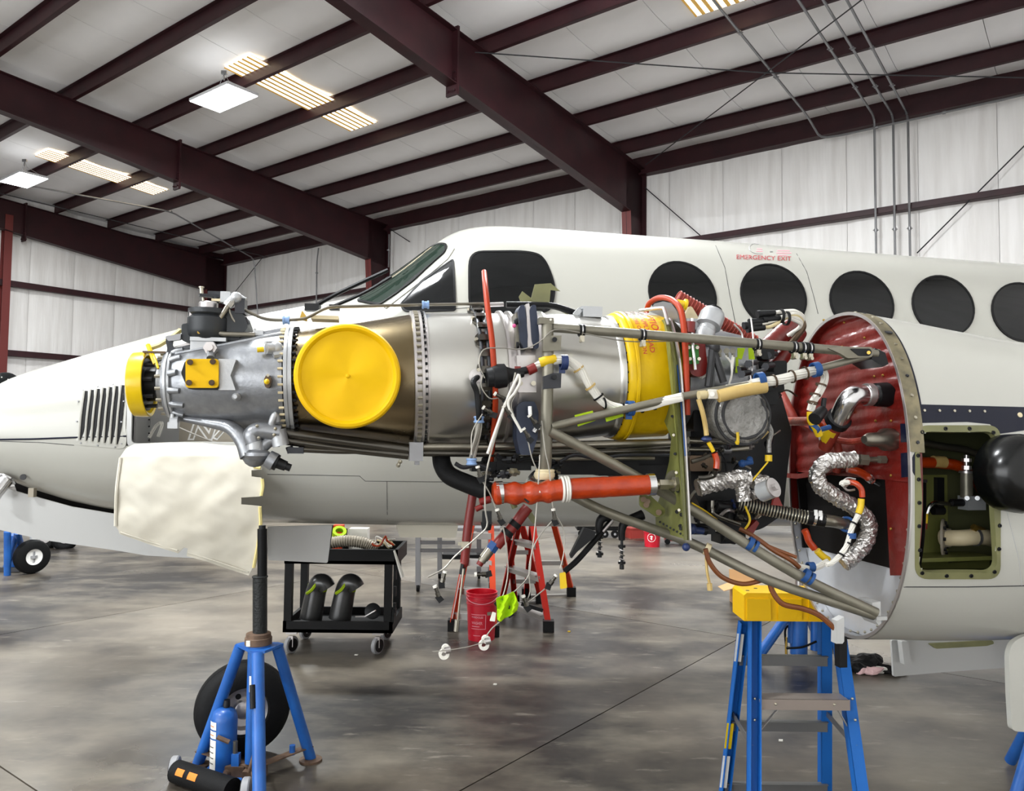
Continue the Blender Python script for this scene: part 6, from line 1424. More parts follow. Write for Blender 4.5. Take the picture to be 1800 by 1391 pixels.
build(MB().cyl(hp + V((.07, -.045, .11)), hp + V((.07, -.045, .17)), .011, n=10), 'piston_rod', 'pipe', hy)
build(MB().box(hp + V((.03, -.01, .006)), (.24, .16, .012)), 'base_plate', 'jackblue', hy)
# black roller dolly at the lower left
rp = Pz(352, 1395); rl = thing('jack_roller', rp, 'black roller with an orange label and grey wheels at the bottom left', 'roller')
a, b = Pz(310, 1378) + V((0, 0, .055)), Pz(408, 1412) + V((0, 0, .055))
build(MB().cyl(a, b, .050, n=22), 'roller_drum', 'rubber', rl)
d_ = (b - a).normalized(); x_, y_ = perp(d_)
for off, w_ in ((.05, .05), (.13, .055)):
    hr = ZA.cross(d_).normalized(); hr = hr if hr.y < 0 else -hr
    rr = [[a + d_ * (off + w_ * t) + (hr * math.cos(q) + ZA * math.sin(q)) * .0515 for q in (.25, .45, .65, .85)] for t in (0, .5, 1)]
    build(MB().rings(rr, closed=False), 'orange_label', 'orangeprint', rl)
for c in (Pz(303, 1372), Pz(428, 1412)):
    build(MB().lathe(c + V((.03, 0, .055)), V((-1, -.15, 0)), [(0, .03), (.002, .05), (.008, .055), (.03, .055), (.036, .05), (.037, .012)], 24), 'wheel', 'wheelgrey', rl)
    build(MB().lathe(c + V((-.008, 0, .055)), V((-1, -.15, 0)), [(0, .044), (.003, .044)], 20), 'wheel_face', 'black', rl)
# tyre behind the jack
tp = Pz(425, 1326); tz = .232; ty = thing('aircraft_tyre', tp, 'black aircraft tyre on a silver rim behind the tripod jack', 'tyre')
tx = (V((.42, -.9, 0))).normalized(); tc_ = tp + V((0, 0, tz))
build(MB().lathe(tc_ - tx * .085, tx, [(0, .12), (.0, .15), (.012, .195), (.035, .222), (.055, .228), (.06, .224), (.064, .230), (.085, .232), (.106, .230), (.11, .224), (.115, .228), (.135, .222), (.158, .195), (.17, .15), (.17, .12), (.16, .115), (.01, .115)], 56, caps=False, loop=True), 'tyre', 'rubber', ty)
build(MB().lathe(tc_ + tx * .03, tx, [(-.09, .118), (.03, .118), (.038, .112), (.03, .095), (.0, .085), (-.005, .05), (.02, .045), (.03, .03), (.03, .001)], 40, caps=False), 'rim', 'alu', ty)
for i in range(4):
    a = i * math.pi / 2 + .4; x_, y_ = perp(tx); build(MB().cyl(tc_ + (x_ * math.cos(a) + y_ * math.sin(a)) * .07 + tx * .024, tc_ + (x_ * math.cos(a) + y_ * math.sin(a)) * .07 + tx * .034, .014, n=12), 'rim_hole', 'black', ty)
# ================================================================== UTILITY CART
CD = 5.76
def C(px, py, d=CD): return Pd(px, py, d)
ct = thing('utility_cart', Pz(597, 1143), 'black plastic two-shelf utility cart with grey casters', 'cart')
xl, xr = C(497, 1100).x, C(690, 1100).x; zl0, zl1 = C(590, 1113).z, C(590, 1093).z; zu0, zu1 = C(590, 992).z, C(590, 966).z
def tray(x0, x1, y0, y1, z0, z1, name):
    m = MB(); t = .025; cx, cy = (x0 + x1) / 2, (y0 + y1) / 2
    m.box(V((cx, cy, z0 + .012)), (x1 - x0, y1 - y0, .024))
    for yy in (y0 + t / 2, y1 - t / 2): m.box(V((cx, yy, (z0 + z1) / 2)), (x1 - x0, t, z1 - z0))
    for xx in (x0 + t / 2, x1 - t / 2): m.box(V((xx, cy, (z0 + z1) / 2)), (t, y1 - y0, z1 - z0))
    return build(m, name, 'plasticblack', ct, flat=True)
tray(xl, xr, CD, CD + .5, zl0, zl1, 'lower_tray'); tray(xl, xr + .03, CD, CD + .5, zu0, zu1, 'upper_tray')
for (x, y) in ((xl + .03, CD + .03), (xr - .04, CD + .03), (xl + .03, CD + .47), (xr - .04, CD + .47)):
    build(MB().box(V((x, y, (zl1 + zu0) / 2)), (.055, .05, zu0 - zl1 + .02)), 'post', 'plasticblack', ct, flat=True)
m = MB()
for i in range(4): m.box(V((xr + .01, CD + .02, zl1 + .1 + i * .12)), (.02, .03, .07))
build(m, 'post_ribs', 'plasticblack', ct, flat=True)
build(MB().prism([C(686, 1110), C(692, 1095), C(694, 1075), C(690, 1070), C(688, 1090)], V((0, .1, 0))), 'corner_guard', 'plasticblack', ct)
for (x, y) in ((xl + .06, CD + .05), (xr - .11, CD + .05), (xl + .06, CD + .45), (xr - .11, CD + .45)):
    w = build(MB().lathe(V((x - .016, y - .02, .063)), V((1, -.5, 0)), [(0, .02), (0, .055), (.004, .063), (.03, .063), (.034, .055), (.034, .02)], 24), 'caster_wheel', 'wheelgrey', ct)
    build(MB().lathe(V((x - .013, y - .026, .063)), V((-1, .5, 0)) * -1, [(-.006, .046), (.036, .046)], 20), 'wheel_face', 'black', w)
    build(MB().box(V((x, y - .05, .09)), (.035, .01, .08)).box(V((x, y, zl0 - .008)), (.08, .08, .016)), 'caster_fork', 'alu', w)
# things on the cart
def elbow(px, label):
    b = C(px, 1088, CD + .2); s = mpp(b)
    t = thing('duct_elbow', b, label, 'duct', 'taped elbow ducts on the cart')
    build(MB().tube([b + V((-.02, 0, 0)), b + V((0, 0, .12)), b + V((.02, 0, .22)), b + V((.045, -.02, .27)), b + V((.085, -.03, .27)), b + V((.11, -.03, .235))], [.085, .062], 20, 5), 'duct_body', mat('ductgrey', '#4a4a4a', .3, .6) if 'ductgrey' not in MATS else 'ductgrey', t)
    build(MB().band(b + V((.025, 0, .235)), V((.3, 0, 1)), .072, .02, .004, 20), 'tape_band', 'limetape', t)
    build(MB().tube([b + V((-.04, -.06, .2)), b + V((.01, -.085, .24)), b + V((.05, -.07, .31))], .012, 5), 'tape_strip', 'limetape', t)
elbow(551, 'left dark elbow duct with green tape on the lower cart shelf'); elbow(602, 'right dark elbow duct with green tape on the lower cart shelf')
b = C(655, 1082, CD + .15); t = thing('round_bracket', b, 'small round black and silver part on the lower cart shelf', 'part')
build(MB().lathe(b + V((0, 0, .03)), V((.2, -1, .3)), [(0, .02), (0, .06), (.02, .06), (.03, .03)], 20), 'ring', 'graphite', t); build(MB().beam(b + V((-.05, -.04, .0)), b + V((.03, -.06, .05)), .02, .008).beam(b + V((-.12, -.05, .0)), b + V((-.05, -.04, 0)), .02, .006), 'strap', 'alu', t)
a, e = C(580, 955, CD + .2), C(656, 958, CD + .2)
t = thing('flexible_duct', (a + e) / 2, 'grey ribbed flexible duct lying on top of the black cart', 'duct')
P = cat([a, C(610, 951, CD + .2), C(640, 955, CD + .2), C(662, 966, CD + .2)], 14); build(MB().tube(P, .04, 14, smooth=False), 'duct_hose', 'tan', t)
for i in range(1, len(P) - 1, 2): build(MB().torus(P[i], P[i + 1] - P[i], .041, .005, 16, 5), 'duct_rib', 'tan', t)
def lbox(px0, py0, px1, py1, d, name, m, label, cat_, depth=.12):
    p0, p1 = C(px0, py1, d), C(px1, py0, d); c = (p0 + p1) / 2
    return build(MB().box(c + V((0, depth / 2, 0)), (abs(p1.x - p0.x), depth, abs(p1.z - p0.z))), name, m, label=label, cat_=cat_)
lbox(613, 930, 646, 966, CD + .36, 'white_box', 'paper', 'white box standing on the cart behind the ribbed duct', 'box', .1)
lbox(584, 924, 602, 966, CD + .38, 'orange_box', 'ladderorange', 'orange box at the back of the cart top', 'box', .08)
tb = C(596, 940, CD + .3); t = build(MB().lathe(tb, V((.2, -.6, .8)), [(0, .03), (0, .055), (.04, .055), (.04, .03)], 20, caps=False, loop=True), 'tape_roll', 'limetape', label='roll of green tape on the cart beside the orange box', cat_='tape')
t = thing('spray_bottle', C(607, 945, CD + .32), 'small black bottle on the cart between tape and white box', 'bottle'); bq = C(607, 966, CD + .32)
build(MB().lathe(bq, ZA, [(0, .025), (.09, .025), (.11, .012), (.13, .012)], 14), 'bottle_body', 'black', t); build(MB().cyl(bq + V((0, 0, .13)), bq + V((0, 0, .16)), .014, n=10), 'bottle_cap', 'black', t)
t = thing('wire_tangle', C(675, 960, CD + .15), 'tangle of coloured wires and small parts on the cart corner', 'wires')
for i, mm in enumerate(('orangehose', 'wire', 'wirecream', 'cable', 'olive', 'wirecream')):
    P = [C(650 + 8 * j + random.uniform(-5, 5), 955 + 8 * math.sin(i * 1.3 + j * 1.5) + random.uniform(-5, 4), CD + .15 + .03 * i) for j in range(6)]
    build(MB().tube(P, .007, 6), 'wire', mm, t)
build(MB().tube([C(693, 968, CD - .02), C(700, 990, CD - .02), C(708, 1015, CD - .02)], [.008, .016], 5), 'white_strap', 'wire', t)
# ================================================================== BUCKETS
def bucket(px, py, r, h, label, big):
    b = Pz(px, py); b = b + V((0, r, 0)); t = thing('bucket', b, label, 'bucket')
    build(MB().lathe(b, ZA, [(0, r * .86), (h * .74, r * .96), (h * .75, r * 1.0), (h * .77, r * 1.0), (h * .78, r * .97), (h * .82, r * .97), (h * .83, r * 1.02), (h * .85, r * 1.02), (h * .86, r * .98), (h * .9, r * .98), (h * .91, r * 1.03), (h * .93, r * 1.03), (h * .94, r * .99), (h, r * 1.02), (h, r * .96), (h * .5, r * .92), (.01, r * .84)], 40), 'pail', 'bucketred', t)
    build(MB().tube([b + V((r * 1.0 * math.cos(a), -r * 1.05 * math.sin(a) - .002, h * .93 - .05 * math.sin(a))) for a in [math.pi * i / 10 for i in range(11)]], .003, 6), 'handle', 'bucketprint', t)
    def pr(x0, x1, z0, z1, name='print_line'):
        rr = [[b + V((math.sin(a) * q, -math.cos(a) * q, z)) for a in [x0 + (x1 - x0) * i / 6 for i in range(7)]] for z in (z0, z1) for q in [r * (.86 + .10 * z / (h * .74)) + .0012]]
        build(MB().rings(rr, closed=False), name, 'bucketprint', t)
    if big:
        for z in (h * .56, h * .26): pr(-.75, .32, z, z + .004)
        for x in (.32,): pr(x - .02, x + .02, h * .26, h * .56)
        def btext(s, x0, x1, z, hh):
            vs, fs = textmesh(s, 1.0, .01); w0, w1 = min(v.x for v in vs), max(v.x for v in vs); h0, h1 = min(v.y for v in vs), max(v.y for v in vs); P = []
            for v in vs:
                a = x0 + (x1 - x0) * (v.x - w0) / (w1 - w0); zz = z + hh * (v.y - h0) / (h1 - h0); q = r * (.86 + .10 * zz / (h * .74)) + .002; P.append(b + V((math.sin(a) * q, -math.cos(a) * q, zz)))
            build(MB().add(P, fs), 'print_text', 'bucketprint', t, flat=True)
        btext('WAREHOUSE', -.7, .15, h * .49, .016); btext('WASHER', -.7, .1, h * .36, .022); pr(-.7, -.1, h * .31, h * .31 + .005); pr(-.6, -.05, h * .12, h * .12 + .004)
        build(MB().rings([[b + V((math.sin(a) * r * .955, -math.cos(a) * r * .955, z)) for a in (.42, .6, .75)] for z in (h * .55, h * .62)], closed=False), 'sticker', 'tan', t)
    else:
        q = r * .93 + .003
        for ra, rb in ((.055, .062),):
            rr = [[b + V((math.sin(rad_ * math.cos(a) / q - .25) * q, -math.cos(rad_ * math.cos(a) / q - .25) * q, h * .5 + rad_ * math.sin(a))) for a in [2 * math.pi * i / 28 for i in range(28)]] for rad_ in (ra, rb)]
            build(MB().rings(rr, cap0=False, cap1=False), 'logo_ring', 'whiteprint', t)
        for x0, x1, z0, z1 in ((-.45, -.1, .53, .57), (-.30, -.18, .38, .6), (-.42, -.15, .43, .46)): 
            build(MB().rings([[b + V((math.sin(a) * q, -math.cos(a) * q, h * z)) for a in (x0, (x0 + x1) / 2, x1)] for z in (z0, z1)], closed=False), 'logo_bar', 'whiteprint', t)
bucket(845, 1130, .122, .37, 'red plastic bucket with white print at the foot of the orange ladders', True)
bucket(1149, 963, .125, .28, 'small distant red bucket with a round white logo', False)
# ================================================================== LADDERS
def rail(a, b, w, dpt, name, m, parent, fwd=V((0, -1, 0))):
    """C-channel ladder rail"""
    d = (b - a).normalized(); s = d.cross(fwd).normalized(); f = s.cross(d).normalized(); mb = MB(); c = (a + b) / 2; L_ = (b - a).length
    mb.box(c, (w * .18, L_, dpt), (s, d, f)); mb.box(c + f * dpt * .45 + s * w * .4, (w, L_, dpt * .1), (s, d, f)); mb.box(c - f * dpt * .45 + s * w * .4, (w, L_, dpt * .1), (s, d, f))
    return build(mb, name, m, parent, flat=True)
bl = thing('step_ladder', V((Pd(1395, 1100, 3.3).x, 3.3, 0)), 'blue fibreglass stepladder with a yellow top cap below the engine mount', 'ladder')
T = lambda x, y, d: Pd(x, y, d)
fl_t, fl_b = T(1324, 1088, 3.36), T(1322, 767 + 1.62 * FPX / 3.02, 3.02)
fr_t, fr_b = T(1474, 1088, 3.36), T(1533, 767 + 1.62 * FPX / 3.02, 3.02)
rl_t, rl_b = T(1306, 1092, 3.42), T(1271, 767 + 1.62 * FPX / 3.5, 3.52)
rr_t, rr_b = T(1453, 1092, 3.42), T(1453, 767 + 1.62 * FPX / 3.5, 3.52)
for p in (fl_b, fr_b, rl_b, rr_b): p.z = 0.03
R_ = rail
R_(fl_t, fl_b, .05, .045, 'front_rail', 'ladderblue', bl, V((1, 0, 0))); R_(fr_t, fr_b, .05, .045, 'front_rail', 'ladderblue', bl, V((-1, 0, 0)))
R_(rl_t, rl_b, .045, .04, 'rear_rail', 'ladderblue', bl, V((1, 0, 0))); R_(rr_t, rr_b, .05, .045, 'rear_rail', 'ladderblue', bl, V((-1, 0, 0)))
for p in (fl_b, fr_b, rl_b, rr_b): build(MB().box(p + V((0, 0, -.012)), (.075, .07, .036)), 'foot_pad', 'black', bl)
m = MB(); c0 = T(1308, 1092, 3.31); c1 = T(1480, 1092, 3.31); zt = T(1350, 1043, 3.31).z; zb = c0.z
m.prism([V((c0.x, 3.31, zb)), V((c1.x, 3.31, zb)), V((c1.x, 3.31, zt - .01)), V((c1.x - .012, 3.31, zt)), V((c0.x + .012, 3.31, zt)), V((c0.x, 3.31, zt - .01))], V((0, .17, 0)))
cap = build(m, 'top_cap', 'ladderyellow', bl, flat=True)
for i in range(3): build(MB().box(V((c0.x + .06 + .13 * i, 3.306, (zb + zt) / 2 - .008)), (.10, .012, zt - zb - .03)), 'cap_rib', 'ladderyellow', cap, flat=True)
for (dx, dy) in ((.03, .05), (.08, .1), (.13, .05), (.2, .1), (.26, .05)): build(MB().cyl(V((c0.x + dx, 3.31 + dy, zt - .002)), V((c0.x + dx, 3.31 + dy, zt + .001)), .008, n=10), 'tool_hole', 'graphite', cap)
def lerp(a, b, y):                           # point on a rail at an image row
    lo, hi = 0.0, 1.0
    for _ in range(30):
        t = (lo + hi) / 2; p = a + (b - a) * t
        if project(p)[1] < y: lo = t
        else: hi = t
    return a + (b - a) * lo
for y, a, b, c, d, mm in ((1225, fl_t, fl_b, fr_t, fr_b, 'treadwarm'), (1420, fl_t, fl_b, fr_t, fr_b, 'treadwarm')):
    p, q = lerp(a, b, y), lerp(c, d, y); q.z = p.z; tr = build(MB().beam(p + V((.02, 0, 0)), q - V((.02, 0, 0)), .08, .006).box((p + q) / 2 + V((0, -.038, -.018)), ((q - p).length - .03, .004, .042)), 'tread', mm, bl, flat=True)
    for t in (.2, .8): build(MB().sphere(p + (q - p) * t + V((0, -.042, -.015)), .006, 8), 'rivet', 'bolt', tr)
    for s, e in ((p, V((.09, 0, 0))), (q, V((-.06, 0, 0)))): build(MB().beam(s + e + V((0, -.03, -.04)), s + V((0, -.03, -.13)) + e * .15, .014, .004), 'tread_brace', 'tread', tr)
for y in (1160, 1275, 1384):
    p, q = lerp(rl_t, rl_b, y), lerp(rr_t, rr_b, y); q.z = p.z; build(MB().beam(p, q, .02, .045).box((p + q) / 2 + V((0, -.012, .02)), ((q - p).length, .02, .004)), 'rear_brace', mat('bracegrey', '#6f6f6e', .45, .5) if 'bracegrey' not in MATS else 'bracegrey', bl, flat=True)
for a, b, c, d in ((fl_t, fl_b, rl_t, rl_b), (fr_t, fr_b, rr_t, rr_b)):
    p, q = lerp(a, b, 1315), lerp(c, d, 1255); build(MB().beam(p, (p + q) / 2, .006, .022).beam((p + q) / 2, q, .006, .022), 'spreader', 'galv', bl)
for p, q, n_ in ((fl_t, fl_b, 0), (fr_t, fr_b, 1)):
    for y in (1225, 1262): build(MB().sphere(lerp(p, q, y) + V((0, -.026, 0)), .006, 8), 'rail_rivet', 'bolt', bl)
def sticker(a, b, y0, y1, mm, parent, w=.03):
    p, q = lerp(a, b, y0), lerp(a, b, y1); build(MB().beam(p + V((-.013, -.028, 0)), q + V((-.013, -.028, 0)), w, .002, V((0, 1, 0))), 'sticker', mm, parent)
sticker(rl_t, rl_b, 1112, 1160, 'paper', bl); sticker(rl_t, rl_b, 1268, 1312, 'yellowgloss', bl); sticker(rl_t, rl_b, 1325, 1380, 'paper', bl)
def oladder(feet, tops, steps, mcol, label, edge=None):
    """feet/tops: front-left, front-right, rear-left, rear-right as (px, py) feet on the floor and (px, py, depth) tops"""
    F = [Pz(*f) for f in feet]; Tt = [Pd(*q) for q in tops]; t = thing('step_ladder', (F[0] + F[1] + F[2] + F[3]) / 4, label, 'ladder', 'orange stepladders')
    for i, (f, q) in enumerate(zip(F, Tt)):
        r_ = R_(q, f + V((0, 0, .05)), .075, .05, 'front_rail' if i < 2 else 'rear_rail', mcol[i], t, V((1 if i % 2 == 0 else -1, 0, 0)))
        build(MB().box(f + V((0, 0, .045)), (.09, .09, .09)), 'boot', 'black', r_)
        if edge and i in edge: build(MB().beam(q + V((-.012, -.03, 0)), f + V((-.012, -.03, .1)), .012, .004, V((0, 1, 0))), 'bright_edge', 'whiteprint', r_)
    for y in steps:
        p, q = lerp(Tt[0], F[0], y), lerp(Tt[1], F[1], y); q.z = p.z = (p.z + q.z) / 2; build(MB().beam(p, q, .09, .012).beam(p + V((0, -.045, -.02)), q + V((0, -.045, -.02)), .006, .05), 'tread', 'tread', t, flat=True)
    for y in steps[1::1]:
        p, q = lerp(Tt[2], F[2], y - 14), lerp(Tt[3], F[3], y - 14); build(MB().beam(p, q, .03, .04), 'rear_brace', 'tread', t, flat=True)
    p, q = lerp(Tt[0], F[0], steps[-1]), F[0] + V((0, 0, .3))
    build(MB().beam(lerp(Tt[1], F[1], steps[-1] + 6) + V((-.02, -.04, .0)), lerp(Tt[1], F[1], steps[-1] + 6) + V((-.2, -.02, .05)), .01, .03), 'tread_brace', 'black', t)
    c = sum(Tt, V()) / 4; build(MB().box(c + V((0, 0, .03)), (abs(Tt[1].x - Tt[0].x) + .1, .3, .06)), 'top_cap', 'ladderorange', t)
oladder([(797, 1108), (868, 1118), (905, 1062), (950, 1060)], [(838, 880, 6.9), (862, 880, 6.95), (890, 880, 7.05), (905, 880, 7.1)], [938, 985, 1036, 1080], ('ladderorange', 'ladderorange', 'ladderred', 'ladderred'), 'orange stepladder on the left, directly behind the red bucket', (0,))
oladder([(880, 1072), (964, 1110), (925, 1050), (1004, 1048)], [(921, 880, 6.95), (930, 880, 6.9), (938, 880, 7.2), (962, 880, 7.2)], [952, 1004, 1066], ('ladderred', 'ladderred', 'ladderred', 'ladderorange'), 'red-orange stepladder on the right of the bucket, with a white edged rail', (0,))
# ================================================================== STEEL STAND behind the cart
sd = thing('rolling_stand', Pz(735, 1040), 'grey steel rolling work stand behind the ladders and cart', 'stand')
D1, D2 = 7.95, 8.7
def S3(px, py, d=D1): return Pd(px, py, d)
for (x, yb, d) in ((735, 1028, D1), (862, 1022, D1 + .1), (773, 1008, D2), (842, 1005, D2)):
    build(MB().beam(S3(x, 930, d), S3(x, yb, d), .05, .05, V((0, 1, 0))), 'leg', 'galv', sd, flat=True)
    f = Pz(x, 1040 if d < 8.2 else 1017); build(MB().cyl(f + V((-.015, 0, .05)), f + V((.015, 0, .05)), .05, n=18), 'caster_wheel', 'black', sd)
    build(MB().box(f + V((0, 0, .1)), (.04, .05, .07)), 'caster_fork', 'alu', sd)
for (x0, y0, x1, y1, d) in ((735, 954, 800, 954, D1), (735, 968, 815, 968, D1), (862, 968, 815, 968, D1), (773, 935, 773, 985, D2)): build(MB().beam(S3(x0, y0, d), S3(x1, y1, d), .03, .03, V((0, 1, .2))), 'cross_bar', 'galv', sd, flat=True)
build(MB().box(S3(815, 976, D2), (.45, .3, .05)), 'lower_shelf', 'graphite', sd)
build(MB().box(S3(800, 925, D1 + .3), (.95, .6, .03)), 'stand_top', 'galv', sd)
# far clutter along the wall
def farbox(px0, py0, px1, py1, m, name, label, cat_, dep=.3):
    a, b = Pz(px0, py1), Pz(px1, py1); d = a.y; h = (py1 - py0) * d / FPX
    return build(MB().box(V(((a.x + b.x) / 2, d + dep / 2, h / 2)), (b.x - a.x, dep, h), (V((1, .25, 0)), V((-.25, 1, 0)), ZA)), name, m, label=label, cat_=cat_)
t = thing('tool_chest', Pz(1116, 947), 'small dark red box on the far floor beside the distant bucket', 'box'); p = Pz(1116, 947)
build(MB().box(p + V((0, .15, .07)), (.24, .3, .14), (V((1, .3, 0)), V((-.3, 1, 0)), ZA)), 'chest_body', 'redtool', t); build(MB().box(p + V((0, .15, .15)), (.25, .31, .02), (V((1, .3, 0)), V((-.3, 1, 0)), ZA)), 'chest_lid', 'redtool', t)
t = thing('wheeled_dolly', Pz(1052, 946), 'low black wheeled dolly on the far floor', 'dolly'); p = Pz(1052, 946)
build(MB().box(p + V((0, .3, .16)), (.66, .5, .10)), 'deck', 'plasticblack', t)
for dx in (-.26, .1, .26): build(MB().cyl(p + V((dx, .0, .06)), p + V((dx, .05, .06)), .06, n=16), 'wheel', 'rubber', t)
for dx in (-.26, .1, .26): build(MB().cyl(p + V((dx, -.006, .06)), p + V((dx, .0, .06)), .02, n=10), 'wheel_hub', 'wheelgrey', t)
t = thing('floor_jack', Pz(1185, 957), 'tiny red floor jack far behind the engine mount', 'jack'); p = Pz(1185, 957)
build(MB().beam(p + V((-.12, .1, .07)), p + V((.12, .1, .05)), .1, .05), 'jack_frame', 'redtool', t)
for dx in (-.1, .1): build(MB().cyl(p + V((dx, -.02, .04)), p + V((dx, .03, .04)), .04, n=12), 'wheel', 'black', t)
t = thing('cardboard_box', Pz(1312, 1068), 'open cardboard box on the floor behind the yellow ladder cap', 'box'); p = Pz(1312, 1068)
build(MB().box(p + V((.05, .15, .09)), (.26, .26, .18)), 'box_body', 'card', t, flat=True)
build(MB().prism([p + V((-.08, .02, .18)), p + V((-.08, .28, .18)), p + V((-.2, .26, .14)), p + V((-.2, .04, .14))], V((0, 0, .005))), 'flap', 'card', t, flat=True)
build(MB().prism([p + V((-.08, .28, .18)), p + V((.18, .28, .18)), p + V((.17, .33, .30)), p + V((-.07, .33, .30))], V((0, .005, 0))), 'flap', 'card', t, flat=True)
build(MB().box(p + V((.0, .018, .09)), (.05, .006, .15)), 'box_label', 'paper', t, flat=True)
# far jack behind the ladder
D3 = 5.85; fj = thing('wing_jack', Pz(1410, 1150), 'blue hydraulic wing jack standing behind the blue stepladder', 'jack')
T3 = lambda x, y, d=D3: Pd(x, y, d)
for (x, y0, y1, r) in ((1404, 1060, 1150, .062), (1432, 1060, 1143, .03), (1392, 1075, 1130, .03)): build(MB().cyl(T3(x, y1), T3(x, y0), r, n=20), 'cylinder', 'jackblue', fj)
leg(T3(1400, 1060), T3(1335, 1152, D3 - .2), .035, 'leg', 'jackblue', fj); leg(T3(1410, 1060), T3(1475, 1150, D3 + .3), .035, 'leg', 'jackblue', fj); leg(T3(1412, 1060), T3(1440, 1128, D3 + .6), .035, 'leg', 'jackblue', fj)
build(MB().cyl(T3(1405, 1062), T3(1405, 1000), .03, n=16), 'ram', 'alu', fj)
build(MB().tube([T3(1382, 1140), T3(1380, 1110), T3(1386, 1100), T3(1392, 1103)], .008, 6).tube([T3(1382, 1140, D3 - .1), T3(1410, 1138, D3 - .12), T3(1435, 1128, D3 - .1)], .008, 6), 'hydraulic_hose', 'rubber', fj)
build(MB().cyl(T3(1382, 1150), T3(1382, 1120), .010, n=8), 'hose_end', 'brass', fj)
# rags on the floor
t = thing('rag_heap', Pz(1525, 1185), 'heap of dark cloth with a pink and white rag on the floor', 'rags'); p = Pz(1525, 1185)
for (dx, dy, sx, sz, mm) in ((-.02, .12, .14, .05, 'black'), (.10, .2, .09, .05, 'black'), (-.06, .05, .10, .035, 'black'), (.17, .02, .10, .02, 'darkwell'), (.02, .0, .07, .03, 'rag'), (-.05, -.01, .04, .025, 'rag'), (.08, .01, .04, .03, 'wire')):
    m = MB().sphere(p + V((dx, dy, sz * .8)), 1.0, 14, sx, sx * .8, sz); m.jitter(.03, 14); m.v = [V((q.x, q.y, max(q.z, .002))) for q in m.v]; build(m, 'crumpled_cloth', mm, t, flat=True)
# far left: another aeroplane's fuselage, its nose wheel and jack
fp = thing('parked_airplane', Pd(0, 760, 10.2), 'second beige airplane partly hidden behind the nose at far left', 'airplane')
D4 = 10.2; ctr = Pd(-60, 735, D4); ztop = Pd(13, 634, D4 - .2).z; r4 = .78; cz = ztop - r4; rr = []
for i in range(30):
    x = -5.5 + 6.3 * i / 29; k = 1 if i < 18 else max(.08, 1 - ((i - 17) / 12) ** 2 * .95)
    rr.append([V((ctr.x + x, D4 + r4 * k * math.cos(a), cz + (1 - k) * -.1 + r4 * k * math.sin(a))) for a in [2 * math.pi * j / 40 for j in range(40)]])
build(MB().rings(rr), 'fuselage', 'beigeplane', fp)
wc = Pd(2, 688, D4 - r4 * .92)
build(MB().lathe(wc + V((0, .03, 0)), V((0, -1, .25)), [(0, .24), (.02, .24), (.022, .225), (.02, .001)], 32), 'window', 'glass', fp); 
for i in range(6): build(MB().sphere(wc + V((.17 * math.cos(i * .5), -.02, .17 * math.sin(i * .5) + .0)), .008, 8), 'window_screw', 'wire', fp)
wp = Pz(50, 1010); wt = thing('nose_wheel', wp, 'small black tyre with a white hub on the floor at far left', 'wheel'); tx = V((.8, -.6, 0)).normalized(); c = wp + V((0, .05, .19))
build(MB().lathe(c - tx * .075, tx, [(0, .09), (.0, .13), (.02, .175), (.06, .19), (.09, .19), (.13, .175), (.15, .13), (.15, .09)], 32, caps=False, loop=True), 'tyre', 'rubber', wt)
build(MB().lathe(c - tx * .05, tx, [(0, .095), (.10, .095), (.112, .088), (.10, .06), (.1, .001)], 28), 'hub', 'whiteprint', wt)
build(MB().box(c + tx * .055, (.05, .05, .03)).box(c + tx * .055, (.012, .02, .12)), 'hub_spokes', 'wheelgrey', wt)
build(MB().tube([c + V((0, .05, .1)), c + V((-.03, .05, .5))], .05, 10, smooth=False), 'strut', 'whitegrey', wt)
lj = thing('tripod_jack', Pz(20, 1010), 'blue jack legs beside the small white-hubbed wheel at far left', 'jack')
bq = Pz(24, 1004)
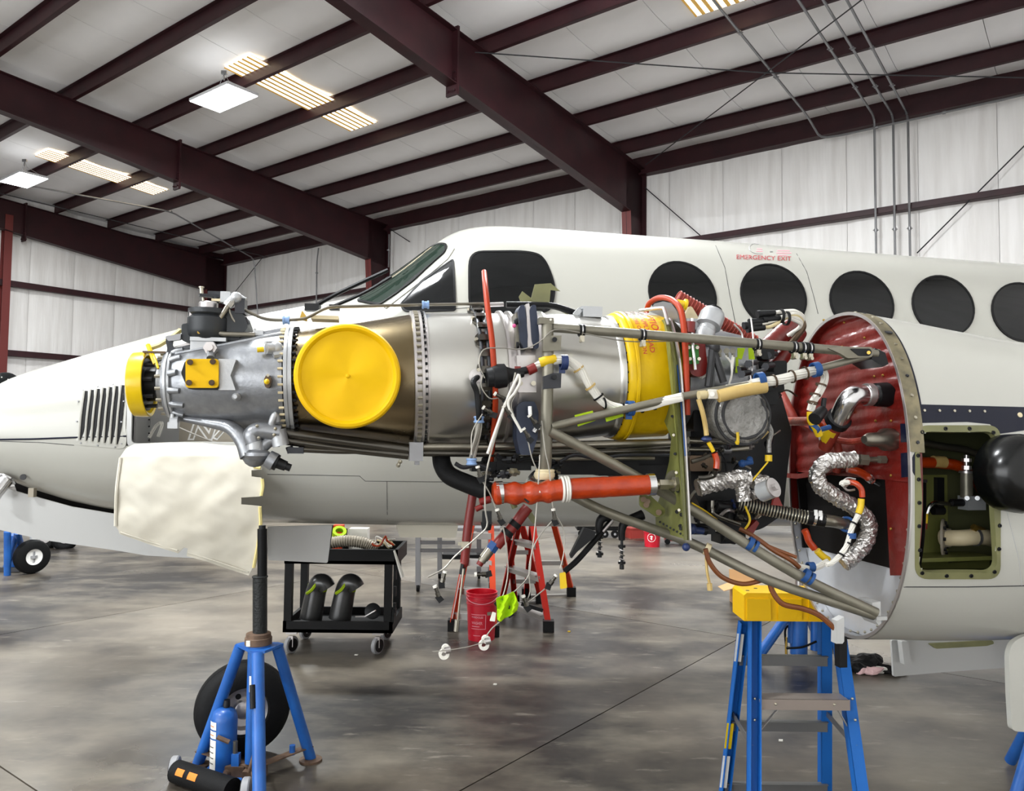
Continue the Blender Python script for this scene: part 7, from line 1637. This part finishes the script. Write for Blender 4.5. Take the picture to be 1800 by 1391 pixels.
leg(Pd(13, 935, 8.6), Pz(13, 1012), .035, 'leg', 'jackblue', lj); leg(Pd(30, 940, 8.7), Pz(8, 1004), .03, 'leg', 'jackblue', lj); leg(Pd(26, 940, 8.9), bq, .055, 'cylinder', 'jackblue', lj); leg(Pd(30, 935, 8.6), Pz(46, 992), .035, 'leg', 'jackblue', lj)
build(MB().box(bq + V((0, 0, .03)), (.25, .2, .05)), 'base', 'darkmetal', lj)
p = Pz(90, 966)
for dx, lab in ((-.15, 'dark spare tyre with a metal hub behind the far left nose wheel'), (.12, 'right one of the dark spare tyres behind the far left nose wheel')):
    t = thing('spare_tyre', p + V((dx, .1, 0)), lab, 'tyre', 'spare tyres at far left')
    build(MB().torus(p + V((dx, .1, .14)), V((.4, -1, 0)), .12, .055, 24, 10), 'tyre', 'rubber', t); build(MB().lathe(p + V((dx, .1, .14)), V((.4, -1, 0)), [(0, .07), (.03, .07), (.03, .04)], 16), 'hub', 'alu', t)
# blue jack leg entering at the lower right corner
rj = thing('tripod_jack', Pz(1786, 1412), 'blue jack leg entering at the bottom right corner', 'jack'); a = Pz(1784, 1412)
leg(a + V((.22, .1, .45)), a + V((0, 0, .015)), .027, 'leg', 'jackblue', rj); build(MB().lathe(a, ZA, [(0, .05), (.012, .05), (.018, .03)], 18), 'foot', 'rust', rj)
leg(a + V((.22, .1, .45)), a + V((.5, .15, .015)), .027, 'leg', 'jackblue', rj); leg(a + V((.22, .1, .45)), a + V((.25, .42, .015)), .027, 'leg', 'jackblue', rj); leg(a + V((.22, .1, .42)), a + V((.22, .1, 1.05)), .03, 'ram', 'plasticblack', rj)
# specks on the floor
for i, (x, y, mm, lab) in enumerate(((1000, 1111, 'yellowtag', 'tiny yellow scrap on the floor right of the ladders'), (626, 1152, 'wire', 'tiny white scrap on the floor below the cart'), (870, 1204, 'wire', 'tiny pale scrap on the open floor right of the jack'), (1372, 1303, 'wire', 'tiny white scrap on the floor seen through the blue ladder'))):
    p = Pz(x, y); build(MB().prism([p + V((-.012, -.006, 0)), p + V((.01, -.008, 0)), p + V((.014, .006, 0)), p + V((-.006, .009, 0))], V((0, 0, .006))), 'floor_scrap', mm, label=lab, cat_='scrap', group='scraps on the floor')
